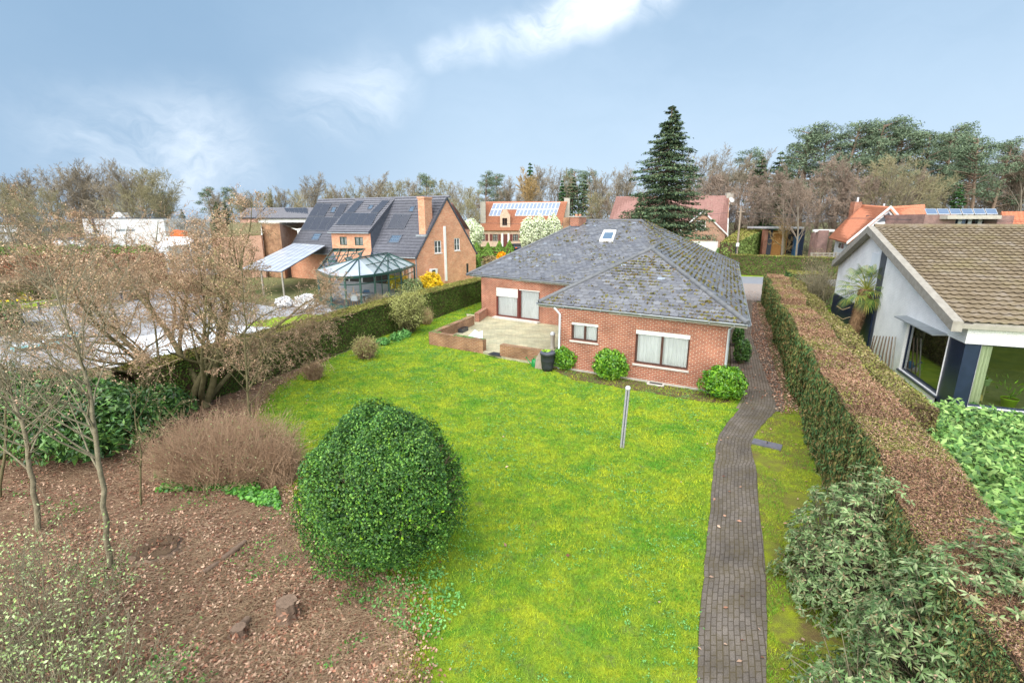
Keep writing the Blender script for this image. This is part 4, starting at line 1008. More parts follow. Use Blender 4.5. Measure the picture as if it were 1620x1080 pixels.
# chimney
def chim2(parent, p, u, v, w, d, z0, z1, mat='brick_orange', cap='brick_orange'):
    m = MB().box(np.array([p[0], p[1], z0]), u*w, v*d, (0, 0, z1-z0)); c = m.build('chimney', mat, parent)
    MB().box(np.array([p[0], p[1], z1])-u*.06-v*.06, u*(w+.12), v*(d+.12), (0, 0, .16)).build('cap', cap, c); return c
p = roofpt(*k8(1098, 392), PF); vv = -WFn.n
chim2(nh, p, WFn.e, vv, .78, 1.2, ez, D(*k8(1085, 62), p[1])[2]-.16)
MB().box(p+np.array([0, 0, -.1])-WFn.e*.2+WFn.n*.3, WFn.e*1.2, vv*.4, (0, 0, .18)).build('lead_flashing', 'zinc', nh)
a1, a2 = WGn.pix(*k8(1308, 312)), WGn.pix(*k8(1322, 735))
MB().box(WGn.P(a1[0]-.11, .3, .0), WGn.e*.22, WGn.n*.16, (0, 0, a1[1]-.3)).build('flue_pipe', 'white_paint', nh)
a1 = WGn.pix(*k8(1205, 700)); m = MB(); WGn.box(m, a1[0]-.42, a1[0]+.42, a1[1]-.35, a1[1]+.3, .1, .4); ac = m.build('air_conditioner', 'white_paint', nh)
MB().lathe((0, 0, 0), [(0, 0)], 3) if False else None
m = MB(); WGn.box(m, a1[0]-.3, a1[0]+.12, a1[1]-.24, a1[1]+.2, .4, .415); m.build('fan_grille', 'black_plastic', ac)
# rake edges
for a0, b0 in ((q[1], RRn), (q2[0], RRn)):
    MB().prism([a0-np.array([0, 0, .16]), b0-np.array([0, 0, .16]), b0+np.array([0, 0, .04]), a0+np.array([0, 0, .04])], WGn.n*.06).build('verge_board', 'anthracite', nh)
# second gable behind (brown roof)
b0 = G(728, 330, 8.0) if False else D(712, 322, 62); e1 = D(745, 352, 62); 
ah = thing('brown_roof_house', 'house with a steep brown tiled roof showing behind the orange brick gable', 'house', (e1[0], 66, 0))
qa = [np.array([-4.8, 58, 4.2]), np.array([1.5-3.6, 61, 2.8]), D(722, 322, 60), D(712, 318, 58)]
rp = D(716, 321, 58); rq_ = rp+np.array([-8, 5, 0.]); ed = D(743, 362, 56.5); e2 = ed+np.array([-8, 5, 0.]); bk = rp*2-ed; bk[2] = ed[2]; bk2 = bk+np.array([-8, 5, 0.])
tiles(MB(), ed, e2, rq_, rp, .3, .34, .03, .03, 3).build('roof_slope', 'tile_maroon', ah)
MB().poly([rp, rq_, bk2, bk]).build('roof_slope', 'tile_maroon', ah)
gwm = MB(); gp = [np.array([*ed[:2], 0]), np.array([*bk[:2], 0]), bk-[0, 0, .1], rp-[0, 0, .1], ed-[0, 0, .1]]
gwm.poly(gp); gwm.poly([v+np.array([-8, 5, 0.]) for v in gp][::-1]); gwm.poly([gp[0], gp[0]+np.array([-8, 5, 0]), e2, ed]); gwm.build('wall', 'brick_far', ah)

# lean-to with pale sheets
k3 = c2(360, 280, 3.857)
tl, tr_ = WFn.pix(*k3(405, 405)), WFn.pix(*k3(600, 418)); lt = [WFn.P(tl[0], tl[1], .05), WFn.P(tr_[0], tr_[1], .05)]; br_, bl_ = G(*k3(330, 578), 2.2), G(*k3(85, 560), 2.2)
cp = thing('lean_to', 'lean-to canopy with pale sheet roof on the left of the orange brick house', 'canopy', (bl_+br_)/2*[1, 1, 0])
qq = [bl_, br_, lt[1], lt[0]]; nl = plane(*qq[:3])[1]
MB().prism([v-nl*.06 for v in qq], nl*.04).build('frame_board', 'anthracite', cp)
for i in range(7):
    c = [lerpq(qq, (i+a_)/7., b_) for a_, b_ in ((.05, .0), (.95, 0.), (.95, 1), (.05, 1))]; MB().prism([v+nl*.0 for v in c], nl*.025).build('roof_sheet', 'pale_roof_sheet', cp)
for v in (bl_, br_, (bl_+br_)/2): MB().box(v*[1, 1, 0]-[.06, .06, 0], (.12, 0, 0), (0, .12, 0), (0, 0, v[2]-.06)).build('post', 'timber_grey', cp)

# conservatory
cz = 2.45
ep = [(502, 428), (521, 436), (545, 438.5), (569, 437), (592, 434.3), (614, 431), (634, 427), (655, 419)]
E_ = [G(x, y, cz) for x, y in ep]; apex = D(567.4, 409.5, E_[3][1]+3.6); rdg = D(613.7, 401.5, WFn.P(WFn.L*.83, 0)[1]-.3)
cs = thing('conservatory', 'rounded dark green glass conservatory in front of the orange brick house', 'conservatory', np.append(apex[:2], 0))
m = MB()
for i, v in enumerate(E_):
    b0 = v*[1, 1, 0]; m2 = MB(); m2.box(b0-[.06, .06, 0], (.12, 0, 0), (0, .12, 0), (0, 0, cz)); m2.build('post', 'dark_green_paint', cs)
for i in range(len(E_)-1):
    a0, b0 = E_[i], E_[i+1]; d = nrm((b0-a0)*[1, 1, 0]); o = np.array([d[1], -d[0], 0]); g0, g1_ = a0*[1, 1, 0], b0*[1, 1, 0]
    fr_ = MB(); fr_.box(a0-o*.02-[0, 0, .12], b0-a0, o*.16, (0, 0, .17)); fr_.build('eave_gutter', 'dark_green_paint', cs)
    fr_ = MB(); fr_.box(g0+[0, 0, 1.85]-o*.03, g1_-g0, o*.06, (0, 0, .07)); fr_.build('transom', 'dark_green_paint', cs); MB().box(g0-o*.04, g1_-g0, o*.08, (0, 0, .38)).build('base_panel', 'dark_green_paint', cs)
    if i > 3: MB().box(g0+(g1_-g0)*.5-d*.03-o*.02, d*.06, o*.04, (0, 0, cz)).build('mullion', 'dark_green_paint', cs)
    MB().poly([g0+[0, 0, .38], g1_+[0, 0, .38], b0, a0]).build('glass_pane', 'window_glass', cs)
    if i < 4:
        MB().prism([a0+[0, 0, .03], b0+[0, 0, .03], apex], (0, 0, .03)).build('roof_sheet', 'pale_roof_sheet', cs)
    for s_, e2_ in ((a0, apex if i < 4 else rdg),): MB().tube([s_+[0, 0, .07], e2_+np.array([0, 0, .07])], .05, 6).build('rafter', 'dark_green_paint', cs)
MB().poly([E_[4], E_[7], rdg, apex]).build('roof_glass', 'sky_sheen_pane', cs)
for t_ in (.2, .4, .6, .8):
    a0, b0 = E_[4]+(E_[7]-E_[4])*t_, apex+(rdg-apex)*t_; MB().tube([a0+[0, 0, .04], b0+[0, 0, .04]], .04, 6).build('rafter', 'dark_green_paint', cs)
MB().tube([E_[4]*.5+apex*.5+[0, 0, .1], E_[7]*.5+rdg*.5+[0, 0, .1]], .04, 6).build('rafter', 'dark_green_paint', cs)
MB().tube([apex+[0, 0, .1], rdg+np.array([0, 0, .1])], .07, 8).build('ridge_bar', 'dark_green_paint', cs)
MB().tube([rdg+[0, 0, .06], E_[7]+[0, 0, .06]], .06, 8).build('ridge_bar', 'dark_green_paint', cs)
bka, bkb = [WFn.P(*WFn.pix(x, 394), .06) for x in (527, 577)]
bg_ = [E_[0], apex, bkb, bka]; MB().poly(bg_).build('roof_glass', 'roof_pane', cs)
for t_ in (0, .25, .5, .75, 1): MB().tube([E_[0]+(apex-E_[0])*t_+[0, 0, .05], bka+(bkb-bka)*t_+[0, 0, .05]], .045, 6).build('rafter', 'dark_green_paint', cs)
for t_ in (0, .5, 1): MB().tube([E_[0]*(1-t_)+bka*t_+[0, 0, .06], apex*(1-t_)+bkb*t_+[0, 0, .06]], .05, 6).build('rafter', 'dark_green_paint', cs)
MB().poly([apex, rdg, bkb]).build('roof_glass', 'sky_glass', cs)
fl = [e*[1, 1, 0]+[0, 0, .05] for e in E_]+[WFn.P(WFn.L*.95, .05, .1), WFn.P(u0, .05, .1)]
MB().prism([v-[0, 0, .05] for v in fl][::-1], (0, 0, .1)).build('floor', 'paver_grey', cs)
for uu in np.linspace(u0+.3, WFn.L*.9, 6): 
    m = MB(); WFn.box(m, uu, uu+.09, .1, 2.3, .05, .12); m.build('door_jamb', 'white_paint', cs)
m = MB(); WFn.box(m, u0+.2, WFn.L*.92, .08, 2.25, .01, .04); m.build('inner_glazing', 'dark_inside', cs)
# table and chairs inside
tq = D(574, 470, 37.2)*[1, 1, 0]+[0, 0, .10]
tb_ = thing('dining_table', 'pale blue round dining table inside the glass conservatory', 'table', tq)
MB().lathe(tq, [(0, .70), (.85, .70), (.87, .74), (.0, .76)], 24).build('tabletop', 'white_cover', tb_); MB().lathe(tq, [(.3, 0), (.28, .04), (.06, .1), (.06, .70)], 12).build('pedestal', 'white_paint', tb_)
for i, (an, lb) in enumerate(((200, 'pale shell chair at the left of the round conservatory table'), (262, 'pale shell chair at the near side of the round conservatory table, left one'), (310, 'pale shell chair at the near side of the round conservatory table, right one'), (95, 'blue shell chair on the far side of the round conservatory table'))):
    p = tq+np.array([math.cos(R(an)), math.sin(R(an)), 0])*1.2; dn = nrm(tq-p); sd = np.array([-dn[1], dn[0], 0])
    ch_ = thing('shell_chair', lb, 'chair', p, 'chairs in the conservatory'); mt_ = 'white_cover' if i < 3 else 'blue_plastic'
    MB().box(p-dn*.22-sd*.24+[0, 0, .42], dn*.46, sd*.48, (0, 0, .06)).build('seat', mt_, ch_)
    m = MB(); m.prism([p-dn*.22-sd*.26+[0, 0, .45], p-dn*.22+sd*.26+[0, 0, .45], p-dn*.32+sd*.22+[0, 0, .86], p-dn*.32-sd*.22+[0, 0, .86]], -dn*.04)
    for sg in (-1, 1): m.prism([p+sd*.25*sg-dn*.22+[0, 0, .45], p+sd*.27*sg+dn*.15+[0, 0, .45], p+sd*.27*sg+dn*.1+[0, 0, .64], p+sd*.25*sg-dn*.28+[0, 0, .74]], sd*.03*sg)
    m.build('backrest', mt_, ch_)
    for a_, b_2 in ((1, 1), (1, -1), (-1, 1), (-1, -1)): MB().tube([p+dn*.16*a_+sd*.16*b_2+[0, 0, .42], p+dn*.22*a_+sd*.22*b_2], .018, 6).build('leg', 'timber_warm', ch_)

# ================================================================== right neighbour: white brick house
g_ = nrm(np.array([.35, .937, 0])); r_ = np.array([g_[1], -g_[0], 0])
Cn = G(1524.6, 511.5, 3.15); Rn = D(1383, 359.5, 24.9); Fn = D(1324.5, 414.5, 30.4)
Rn = Cn+g_*np.dot((Rn-Cn), g_)+[0, 0, Rn[2]-Cn[2]]; Rn = D(1383, 359.5, Rn[1]); 
wh = thing('white_brick_house', 'white painted brick house with brown wavy tile roof at the right edge of the photo', 'house', (20, 20, 0))
Lr = 15.
q = [Cn, Cn+r_*Lr, Rn+r_*Lr, Rn]
tiles(MB(), *q, .27, .385, .024, .07, 8).build('roof_slope', 'tile_brown', wh, smooth=False); slab([v-np.array([0, 0, .03]) for v in q], .15).build('roof_board', 'concrete', wh)
Fn2 = Fn.copy(); q2 = [Fn2+r_*Lr, Fn2, Rn, Rn+r_*Lr]
tiles(MB(), *q2, .27, .385, .03, .045, 4).build('roof_slope', 'tile_brown', wh); slab([v-np.array([0, 0, .03]) for v in q2], .15).build('roof_board', 'concrete', wh)
caps(Rn+[0, 0, .05], Rn+r_*Lr+[0, 0, .05], .11, .4).build('ridge_cap', 'tile_brown', wh)
# verge pieces
for a0, b0 in ((Cn, Rn), (Rn, Fn2)):
    MB().prism([a0-np.array([0, 0, .28]), b0-np.array([0, 0, .28]), b0+np.array([0, 0, .06]), a0+np.array([0, 0, .06])], -r_*.28).build('verge_board', 'timber_grey', wh)
Bc = G(1527, 541, 2.5); far = Bc[:2]+g_[:2]*np.dot(Fn[:2]-Bc[:2], g_[:2])
WG2 = Wall(far, Bc[:2]); WS2 = Wall(Bc[:2], Bc[:2]+r_[:2]*Lr)
Lw = WG2.L; ur_ = Lw-np.dot(Rn[:2]-Bc[:2], g_[:2])
s1 = (WG2.pix(1424, 578)[1]+WG2.pix(1478, 632)[1])/2; s2 = (WG2.pix(1435, 500)[1]+WG2.pix(1499, 532)[1])/2
wu0, wu1 = WG2.pix(1430, 540)[0], WG2.pix(1489, 585)[0]
win_s = (wu0, wu1, s1, s2)
sl0, sl1 = WG2.pix(1377, 430)[0], WG2.pix(1401, 410)[0]
slot = (sl0, sl1, .0, 5.0)
prof = [(0, -.2), (Lw, -.2), (Lw, Cn[2]-.1), (ur_, Rn[2]-.12), (0, Fn[2]-.1)]
ph_ = (wu1, Lw+.01, s1-.3, s2); mb = MB(); WG2.face(mb, prof, (win_s, ph_), .18, norev=(ph_,)); gwl = mb.build('gable_wall', 'brick_white', wh)
window(WG2, wh, win_s, 1, 1, 'navy_paint', None, 'anthracite', rec=.16, fw=.07, gm='dark_glass', back=False)
# slot panel and door
m = MB(); WG2.box(m, WG2.pix(1396, 400)[0], WG2.pix(1405, 400)[0], .0, WG2.pix(1400, 391)[1], .0, .03); m.build('slot_panel', 'anthracite', wh)
m = MB(); WG2.box(m, WG2.pix(1377, 430)[0], WG2.pix(1396, 400)[0], .0, WG2.pix(1390, 391)[1]-.3, .0, .06); m.build('pier', 'white_render', wh)
m = MB(); WG2.box(m, .15, WG2.pix(1374, 500)[0], -.1, WG2.pix(1350, 478)[1], .0, .07); m.build('garage_door', 'navy_paint', wh)
m = MB(); WG2.box(m, WG2.pix(1374, 500)[0]+.05, WG2.pix(1383, 500)[0], -.1, WG2.pix(1376, 470)[1], .0, .09); m.build('side_door', 'navy_paint', wh)
bw0_ = .45
# corner pillar, navy
m = MB(); m.box(np.array([*Bc[:2], s1-.3])+g_*.04+r_*.04, g_*(Lw-wu1-.04), r_*(bw0_-.04), (0, 0, s2-s1+.3)); m.build('corner_pillar', 'navy_paint', wh)
# big window to the camera
bw0 = .45; zw0 = (WS2.pix(1533, 641)[1]+WS2.pix(1620, 655)[1])/2
bigw = (bw0, 7.5, zw0, s2)
ph2 = (-.01, bw0, s1-.3, s2); mb = MB(); WS2.face(mb, [(0, -.2), (Lr, -.2), (Lr, Cn[2]-.05), (0, Cn[2]-.05)], (bigw, ph2), .2, norev=(ph2,)); mb.build('wall', 'brick_white', wh)
f = window(WS2, wh, (bw0, 7.5, zw0, s2), 2, 1, 'navy_paint', None, 'anthracite', rec=.2, fw=.06, gm='garden_reflect_glass', back=False)
m = MB(); WS2.box(m, 0, Lr, Cn[2]-.07, Cn[2]+.03, .0, .22); m.build('gutter', 'concrete', wh)
# room behind the glass: floor, back walls, curtain, plants
rm = MB(); rm.poly([WS2.P(.1, zw0-.05, -.3), WS2.P(9, zw0-.05, -.3), WS2.P(9, zw0-.05, -6), WS2.P(.1, zw0-.05, -6)]); rm.build('room_floor', 'timber_grey', wh)
rm = MB(); rm.poly([WS2.P(.1, zw0-.05, -6), WS2.P(9, zw0-.05, -6), WS2.P(9, s2, -6), WS2.P(.1, s2, -6)]); rm.poly([WS2.P(9, zw0-.05, -.3), WS2.P(9, zw0-.05, -6), WS2.P(9, s2, -6), WS2.P(9, s2, -.3)]); rm.poly([WS2.P(.1, s2, -.2), WS2.P(9, s2, -.2), WS2.P(9, s2, -6), WS2.P(.1, s2, -6)]); rm.build('room_wall', 'dark_inside', wh)
def curtain(Wl, u0, u1, z0, z1, d, parent, mat='curtain_white', k=60):
    V = []; 
    for i in range(k+1):
        u = u0+(u1-u0)*i/k; dd = d+.04*math.sin(i*1.1)+.015*math.sin(i*2.9); V += [Wl.P(u, z0, dd), Wl.P(u, z1, dd)]
    MB().mesh(V, [[2*i, 2*i+2, 2*i+3, 2*i+1] for i in range(k)]).build('curtain', mat, parent, smooth=True)
curtain(WS2, bw0+.02, bw0+.42, zw0+.02, s2, -.35, wh); curtain(WG2, wu0+.05, wu0+.75, s1+.02, s2, -.35, wh, 'curtain_dim')
# awning over side window
m = MB(); a0 = WG2.P(wu0-.25, s2+.05, .0); m.prism([a0, a0+WG2.n*.42-np.array([0, 0, .05]), a0+WG2.n*.42-np.array([0, 0, .09]), a0-np.array([0, 0, .06])], WG2.e*(wu1-wu0+.15)); m.build('sun_shade', 'zinc', wh)
# pots in the window
def pot(p, r, h, mat, name, label, plant=None, n=60, ph_=.5, size=(.2, .04)):
    t = thing(name, label, 'plant pot', p)
    MB().lathe(p, [(0, 0), (r*.72, 0), (r, h), (r*1.04, h), (r*1.04, h*.93)], 18).build('pot', mat, t, smooth=True); MB().lathe(p, [(0, h*.9), (r*.98, h*.9)], 18).build('soil_fill', 'soil', t)
    if plant:
        P = np.tile(np.array(p)+[0, 0, h], (n, 1)); ax = unit(rng.normal(size=(n, 3))*[.6, .6, .2]+[0, 0, 1.]); MB().arr(leaves(P+ax*ph_*rng.random((n, 1)), ax, size[0], size[1], .6, axis=ax, arnd=.5)).build('leaves', plant, t)
def inroom(px, py, d, Wl=WS2, z=None):
    p0 = Wl.P(0, 0, d); return PL(px, py, p0, Wl.n)
p = inroom(1595, 640, -.6); p[2] = zw0-.03; pot(p, .23, .30, 'lime_plastic', 'plant_pot', 'lime green pot with a small palm behind the big window of the white house', 'leaf_shrub', 60, .9)
p = inroom(1559, 609, -.8); pot(p, .13, .22, 'mint_plastic', 'plant_pot', 'pale mint flowerpot on a stand behind the big window of the white house', 'leaf_dark', 30, .25, (.1, .03))
MB().tube([p-[0, 0, .02], p*[1, 1, 0]+[0, 0, zw0-.03]], .03, 6).build('plant_stand', 'timber_grey', wh)
p = inroom(1543, 632, -.5); tag(MB().box(p-[.13, .1, .0], (.26, 0, 0), (0, .16, 0), (0, 0, .18)).box(p-[.11, .08, -.18], (.22, 0, 0), (0, .12, 0), (0, 0, .03)).build('cardboard_box', 'straw'), 'small beige box beside the curtain behind the big window', 'box')
p = inroom(1536, 641, -.45); p[2] = zw0-.03; tag(MB().lathe(p, [(0, 0), (.16, 0), (.17, .06), (.1, .13), (0, .14)], 14).build('green_bowl', 'green_plastic'), 'green upturned bowl on the floor behind the big window', 'bowl')
p = inroom(1452, 585, -.7, WG2); p[2] = s1-.02; wcan(p, 'green_plastic', 'watering_can', 'dark green watering can inside the side window of the white house', 2.6, 1.)
p = inroom(1441, 575, -.9, WG2); p[2] = s1-.02; wcan(p, 'blue_plastic', 'watering_can', 'blue watering can inside the side window of the white house', .6, 1.)
p = WG2.P(WG2.pix(1409, 572)[0], 0, .45); p = np.array([p[0], p[1], WG2.pix(1409, 578)[1]-.05]); wcan(p, 'blue_plastic', 'watering_can', 'blue watering can outside by the last fence stake at the white wall', 3.4, 1.)
MB().box(p-[.3, .2, .3], (.6, 0, 0), (0, .5, 0), (0, 0, .3)).build('ledge', 'concrete', wh)
# stake fence
stf = thing('stake_fence', 'row of thin brown wooden stakes leaning against the white house wall', 'fence', WG2.P(WG2.pix(1395, 545)[0], 0, .3))
for i in range(8):
    t_ = i/7; bx, by = 1374+40*t_, 545+26*t_; tx, ty = 1383+34*t_, 531+1.5*t_
    dd = .35; p1 = PL(bx, by+6, WG2.P(0, 0, dd), WG2.n); p2 = PL(tx, ty, WG2.P(0, 0, dd-.05), WG2.n); p1 = p1-[0, 0, .6]
    MB().tube([p1, p1*.5+p2*.5+rng.normal(size=3)*.02, p2], [.028, .03, .022], 6).build('stake', 'bark_brown' if i < 7 else 'timber_grey', stf)
sheet('white_house_lawn', [(7.5, -60), (60, -60), (60, 14), (16.5, 14.2), (11, 12)], .004, 'verge')
sheet('white_house_garden', [(15.5, 17), (11.5, 17), (23, 45), (40, 40), (26, 37)], .006, 'verge')
# ================================================================== houses farther off
def up(v, z): return np.array([v[0], v[1], z])
def roofq(name, parent, q, mat, th=.12, fine=3, tl=True):
    if tl: tiles(MB(), *q, .45, .45, .03, .04, fine).build(name, mat, parent)
    slab([np.array(v)-np.array([0, 0, .03]) for v in q], th).build('roof_board', mat, parent)
# ---- villa with red roof and long row of panels
kv = c2(740, 290, 7.364); zb_ = gz(106)+.1
vl = thing('red_roof_villa', 'pale brick villa with red tiled roof, blue solar panels and red shutters behind the bungalow', 'house', (5, 108, zb_))
EL, ER = D(757, 364.3, 106), D(887, 365, 105); EL[2] = ER[2] = (EL[2]+ER[2])/2; VRL, VRR = D(769, 319.2, 111), D(897.5, 318, 110); VRR[2] = VRL[2]
WV = Wall(EL[:2]+[.4, .5], ER[:2]+[-.3, .5]); EB = VRR*2-ER; EB[2] = ER[2]; EBL = VRL*2-EL; EBL[2] = EL[2]
vw = [WV.rect(*kv(x0, 592), *kv(x1, 672)) for x0, x1 in ((166, 204), (290, 350), (525, 588), (680, 740), (800, 860))]; vd = WV.rect(*kv(412, 592), *kv(465, 725)); vd = (vd[0], vd[1], zb_, vd[3])
mb = MB(); WV.face(mb, [(0, zb_), (WV.L, zb_), (WV.L, EL[2]), (0, EL[2])], vw+[vd], .2); mb.build('wall', 'brick_pale', vl)
for r in vw:
    window(WV, vl, r, 2, 2, 'frame_brown', 'curtain_dim', 'stone_sill', rec=.15, fw=.12)
    for a_ in (r[0]-.62, r[1]+.08):
        m = MB(); WV.box(m, a_, a_+.54, r[2], r[3], .01, .07); m.build('shutter', 'frame_red', vl)
window(WV, vl, vd, 1, 1, 'frame_red', None, None, rec=.2, fw=.2, gm='dark_glass', name='front_door')
m = MB(); WV.box(m, vd[0]+.1, vd[1]-.1, vd[2], vd[3]-.1, -.18, -.1); m.build('door_leaf', 'frame_red', vl)
for a_ in (vd[0]-.35, vd[1]): 
    m = MB(); WV.box(m, a_, a_+.35, zb_, vd[3]+.2, .0, .08); m.build('door_surround', 'curtain_white', vl)
WVR = Wall(WV.B[:2], EB[:2]+[-.5, -.2]); mb = MB(); WVR.face(mb, [(0, zb_), (WVR.L, zb_), (WVR.L, EL[2]-.1), (WVR.L/2, VRR[2]-.1), (0, EL[2]-.1)]); mb.build('gable_wall', 'brick_pale', vl)
WVL = Wall(EBL[:2], WV.A[:2]); mb = MB(); WVL.face(mb, [(0, zb_), (WVL.L, zb_), (WVL.L, EL[2]-.1), (WVL.L/2, VRL[2]-.1), (0, EL[2]-.1)]); mb.build('gable_wall', 'brick_pale', vl)
vq = [EL, ER, VRR, VRL]; roofq('roof_slope', vl, vq, 'tile_red'); roofq('roof_slope', vl, [EB, EBL, VRL, VRR], 'tile_red', tl=False)
PV = plane(*vq[:3])
vp = lambda x, y: roofpt(*kv(x, y), PV, .08)
Q = [vp(245, 382), vp(1030, 380), vp(1080, 225), vp(300, 238)]
for i in range(18):
    for j in range(2):
        if j == 0 and i in (3, 4, 5, 6): continue
        c = [lerpq(Q, (i+a_)/18, (j+b_)/2) for a_, b_ in ((.0, .0), (1, .0), (1, 1), (.0, 1))]; f = MB().prism([v+PV[1]*.05 for v in c], PV[1]*.05).build('solar_panel', 'alu', vl)
        MB().poly([lerpq(Q, (i+a_)/18, (j+b_)/2)+PV[1]*.104 for a_, b_ in ((.06, .05), (.94, .05), (.94, .95), (.06, .95))]).build('cell_sheet', 'solar_blue', f)
# stepped central gable
gu0, gu1 = WV.pix(*kv(376, 450))[0], WV.pix(*kv(494, 450))[0]; gt = WV.pix(*kv(435, 300))[1]; gm_ = (gu0+gu1)/2; ge = WV.pix(*kv(435, 380))[1]
ww = WV.rect(*kv(402, 405), *kv(460, 492)); mb = MB()
WV.face(mb, [(gu0, EL[2]-.2), (gu1, EL[2]-.2), (gu1, ge), (gu0, ge)], (ww,), .2)
n_ = 5
for i in range(n_):
    h0, h1 = ge+(gt-ge)*i/n_, ge+(gt-ge)*(i+1)/n_; w_ = (gu1-gu0)/2*(1-i/n_*.85); WV.box(mb, gm_-w_, gm_+w_, h0, h1, -.25, 0.)
mb.build('stepped_gable', 'brick_pale', vl); window(WV, vl, ww, 2, 2, 'frame_brown', None, 'stone_sill', rec=.15, fw=.12)
for sg in (-1, 1):
    a_ = gm_+sg*(gu1-gu0)/2*.98; e0 = WV.P(a_, ge-.1, -.2); rd_ = WV.P(gm_, gt-1.0, -.2); dirb = nrm(np.append((VRL-EL)[:2]-eu3[:2]*0, 0)); 
    roofq('dormer_roof', vl, [e0, e0-WV.n*3.0, rd_-WV.n*4.2, rd_], 'tile_red', tl=False)
for px, w_, y0, y1, yy in (((kv(178, 300)), 1.1, 215, 365, 107.5), ((kv(1155, 200)), 1.2, 172, 225, 110.5)):
    zt_2 = D(*kv(178, y0), yy)[2]; p = D(px[0], px[1], yy); MB().box([p[0]-w_/2, yy-.4, p[2]-4], (w_, 0, 0), (0, .9, 0), (0, 0, zt_2-p[2]+4)).build('chimney', 'concrete', vl)
# ---- dark parked car
def car(p, yaw, name, label, mat, s=1.):
    t = thing(name, label, 'car', p); c, s_ = math.cos(yaw), math.sin(yaw)
    T = lambda x, y, z: np.array([p[0]+(x*c-y*s_)*s, p[1]+(x*s_+y*c)*s, p[2]+z*s])
    pr = [(-2.1, .35), (2.1, .35), (2.15, .75), (1.9, .95), (1.05, 1.02), (.45, 1.45), (-1.2, 1.48), (-1.95, 1.05), (-2.15, .8)]
    m = MB(); m.prism([T(x, -.85, z) for x, z in pr], T(0, .85, 0)-T(0, -.85, 0)); m.build('body', mat, t)
    for sg in (-1, 1):
        m = MB(); m.prism([T(x, .86*sg, z) for x, z in ((-1.1, 1.02), (.85, 1.02), (.4, 1.38), (-1.1, 1.4))], T(0, .01*sg, 0)-T(0, 0, 0)); m.build('side_window', 'dark_inside', t)
        for x in (-1.35, 1.35): MB().tube([T(x, .70*sg, .33), T(x, .89*sg, .33)], .33*s, 14).build('wheel', 'black_plastic', t)
        MB().box(T(-2.17, .55*sg-.15, .75), T(0, .3, 0)-T(0, 0, 0), T(.04, 0, 0)-T(0, 0, 0), (0, 0, .16*s)).build('tail_light', 'orange_plastic', t)
    m = MB().poly([T(-1.24, -.68, 1.42), T(-1.24, .68, 1.42), T(-1.9, .72, 1.08), T(-1.9, -.72, 1.08)]); m.ch = []; 
    MB().prism([T(-1.27, -.68, 1.45), T(-1.27, .68, 1.45), T(-1.96, .72, 1.08), T(-1.96, -.72, 1.08)], T(-.01, 0, .012)-T(0, 0, 0)).build('rear_window', 'dark_inside', t)
    return t
car(up(D(818, 392, 92), gz(92)+.15), R(100), 'parked_car', 'dark parked car at the edge of the villa forecourt, half hidden by the slate roof', 'navy_paint', 1.05)
# ---- maroon house with garage
km = c2(1000, 335, 8.1); zb2 = gz(90)
mh = thing('maroon_roof_house', 'brick house with maroon tiled roof, white garage door and gable window, behind the spruce', 'house', (38, 92, zb2))
ga, gl, gr = D(*km(905, 2), 90), D(*km(655, 210), 90), D(*km(1222, 312), 90)
gl = ga+(gl-ga)*1.25; WMh = Wall(gl[:2]+[.3, 0], gr[:2]-[.4, 0])
aw = WMh.rect(*km(824, 115), *km(938, 232)); gd = WMh.rect(*km(735, 372), *km(1092, 525)); gd = (gd[0], gd[1], zb2, gd[3])
pr = [(0, zb2), (WMh.L, zb2), (WMh.L, gr[2]+.1), (WMh.pix(*km(905, 20))[0], ga[2]-.2), (0, gl[2]+.1)]
mb = MB(); WMh.face(mb, pr, (aw, gd), .2); mb.build('gable_wall', 'brick_far', mh); window(WMh, mh, aw, 2, 2, 'white_paint', None, 'white_paint', rec=.1, fw=.12)
am = MB(); ac_ = (aw[0]+aw[1])/2; ar = (aw[1]-aw[0])/2
m = MB(); WMh.box(m, gd[0], gd[1], gd[2], gd[3], -.18, -.12); m.build('garage_door', 'white_paint', mh)
for a0, b0 in ((gl, ga), (ga, gr)): MB().prism([a0, b0, b0+np.array([0, 0, .25]), a0+np.array([0, 0, .25])], (0, -.3, 0)).build('verge_board', 'white_paint', mh)
bk_ = np.array([1.5, 10., 0]); roofq('roof_slope', mh, [gl, gl+bk_, ga+bk_, ga], 'tile_maroon', tl=False); roofq('roof_slope', mh, [gr+bk_, gr, ga, ga+bk_], 'tile_maroon', tl=False)
r0, r1_ = D(975, 311, 104), D(1153, 309.5, 100); e0, e1 = D(962, 352, 96), D(1149, 372, 93)
roofq('roof_slope', mh, [e0, e1, r1_, r0], 'tile_maroon'); MB().prism([e1, r1_, np.array([r1_[0]+1, r1_[1]+8, e1[2]])], (.2, 0, 0)).build('gable_end', 'brick_far', mh)
MB().box([e0[0]+1, 97, zb2], e1-e0-[1.5, 0, 0], (0, 10, 0), (0, 0, e1[2]-zb2-.1)).build('wall', 'brick_far', mh)
p = D(1153, 312, 100); MB().box(p-[.6, .5, 1.5], (1.3, 0, 0), (0, 1, 0), (0, 0, 2.3)).build('chimney', 'concrete', mh)
p = D(1157.5, 316, 98); MB().tube([p-[.4, 0, .8], p], .05, 6).build('dish_arm', 'alu', mh); MB().lathe((0, 0, 0), [(0, 0), (.01, 0)], 3); MB().tube([p, p+np.array([.02, -.08, .04])], [.3, .55], 14).build('satellite_dish', 'white_paint', mh)
MB().tube([D(1152, 345, 92.5), up(D(1152, 372, 92.5), 2.5)], .12, 6).build('downpipe', 'white_paint', mh)

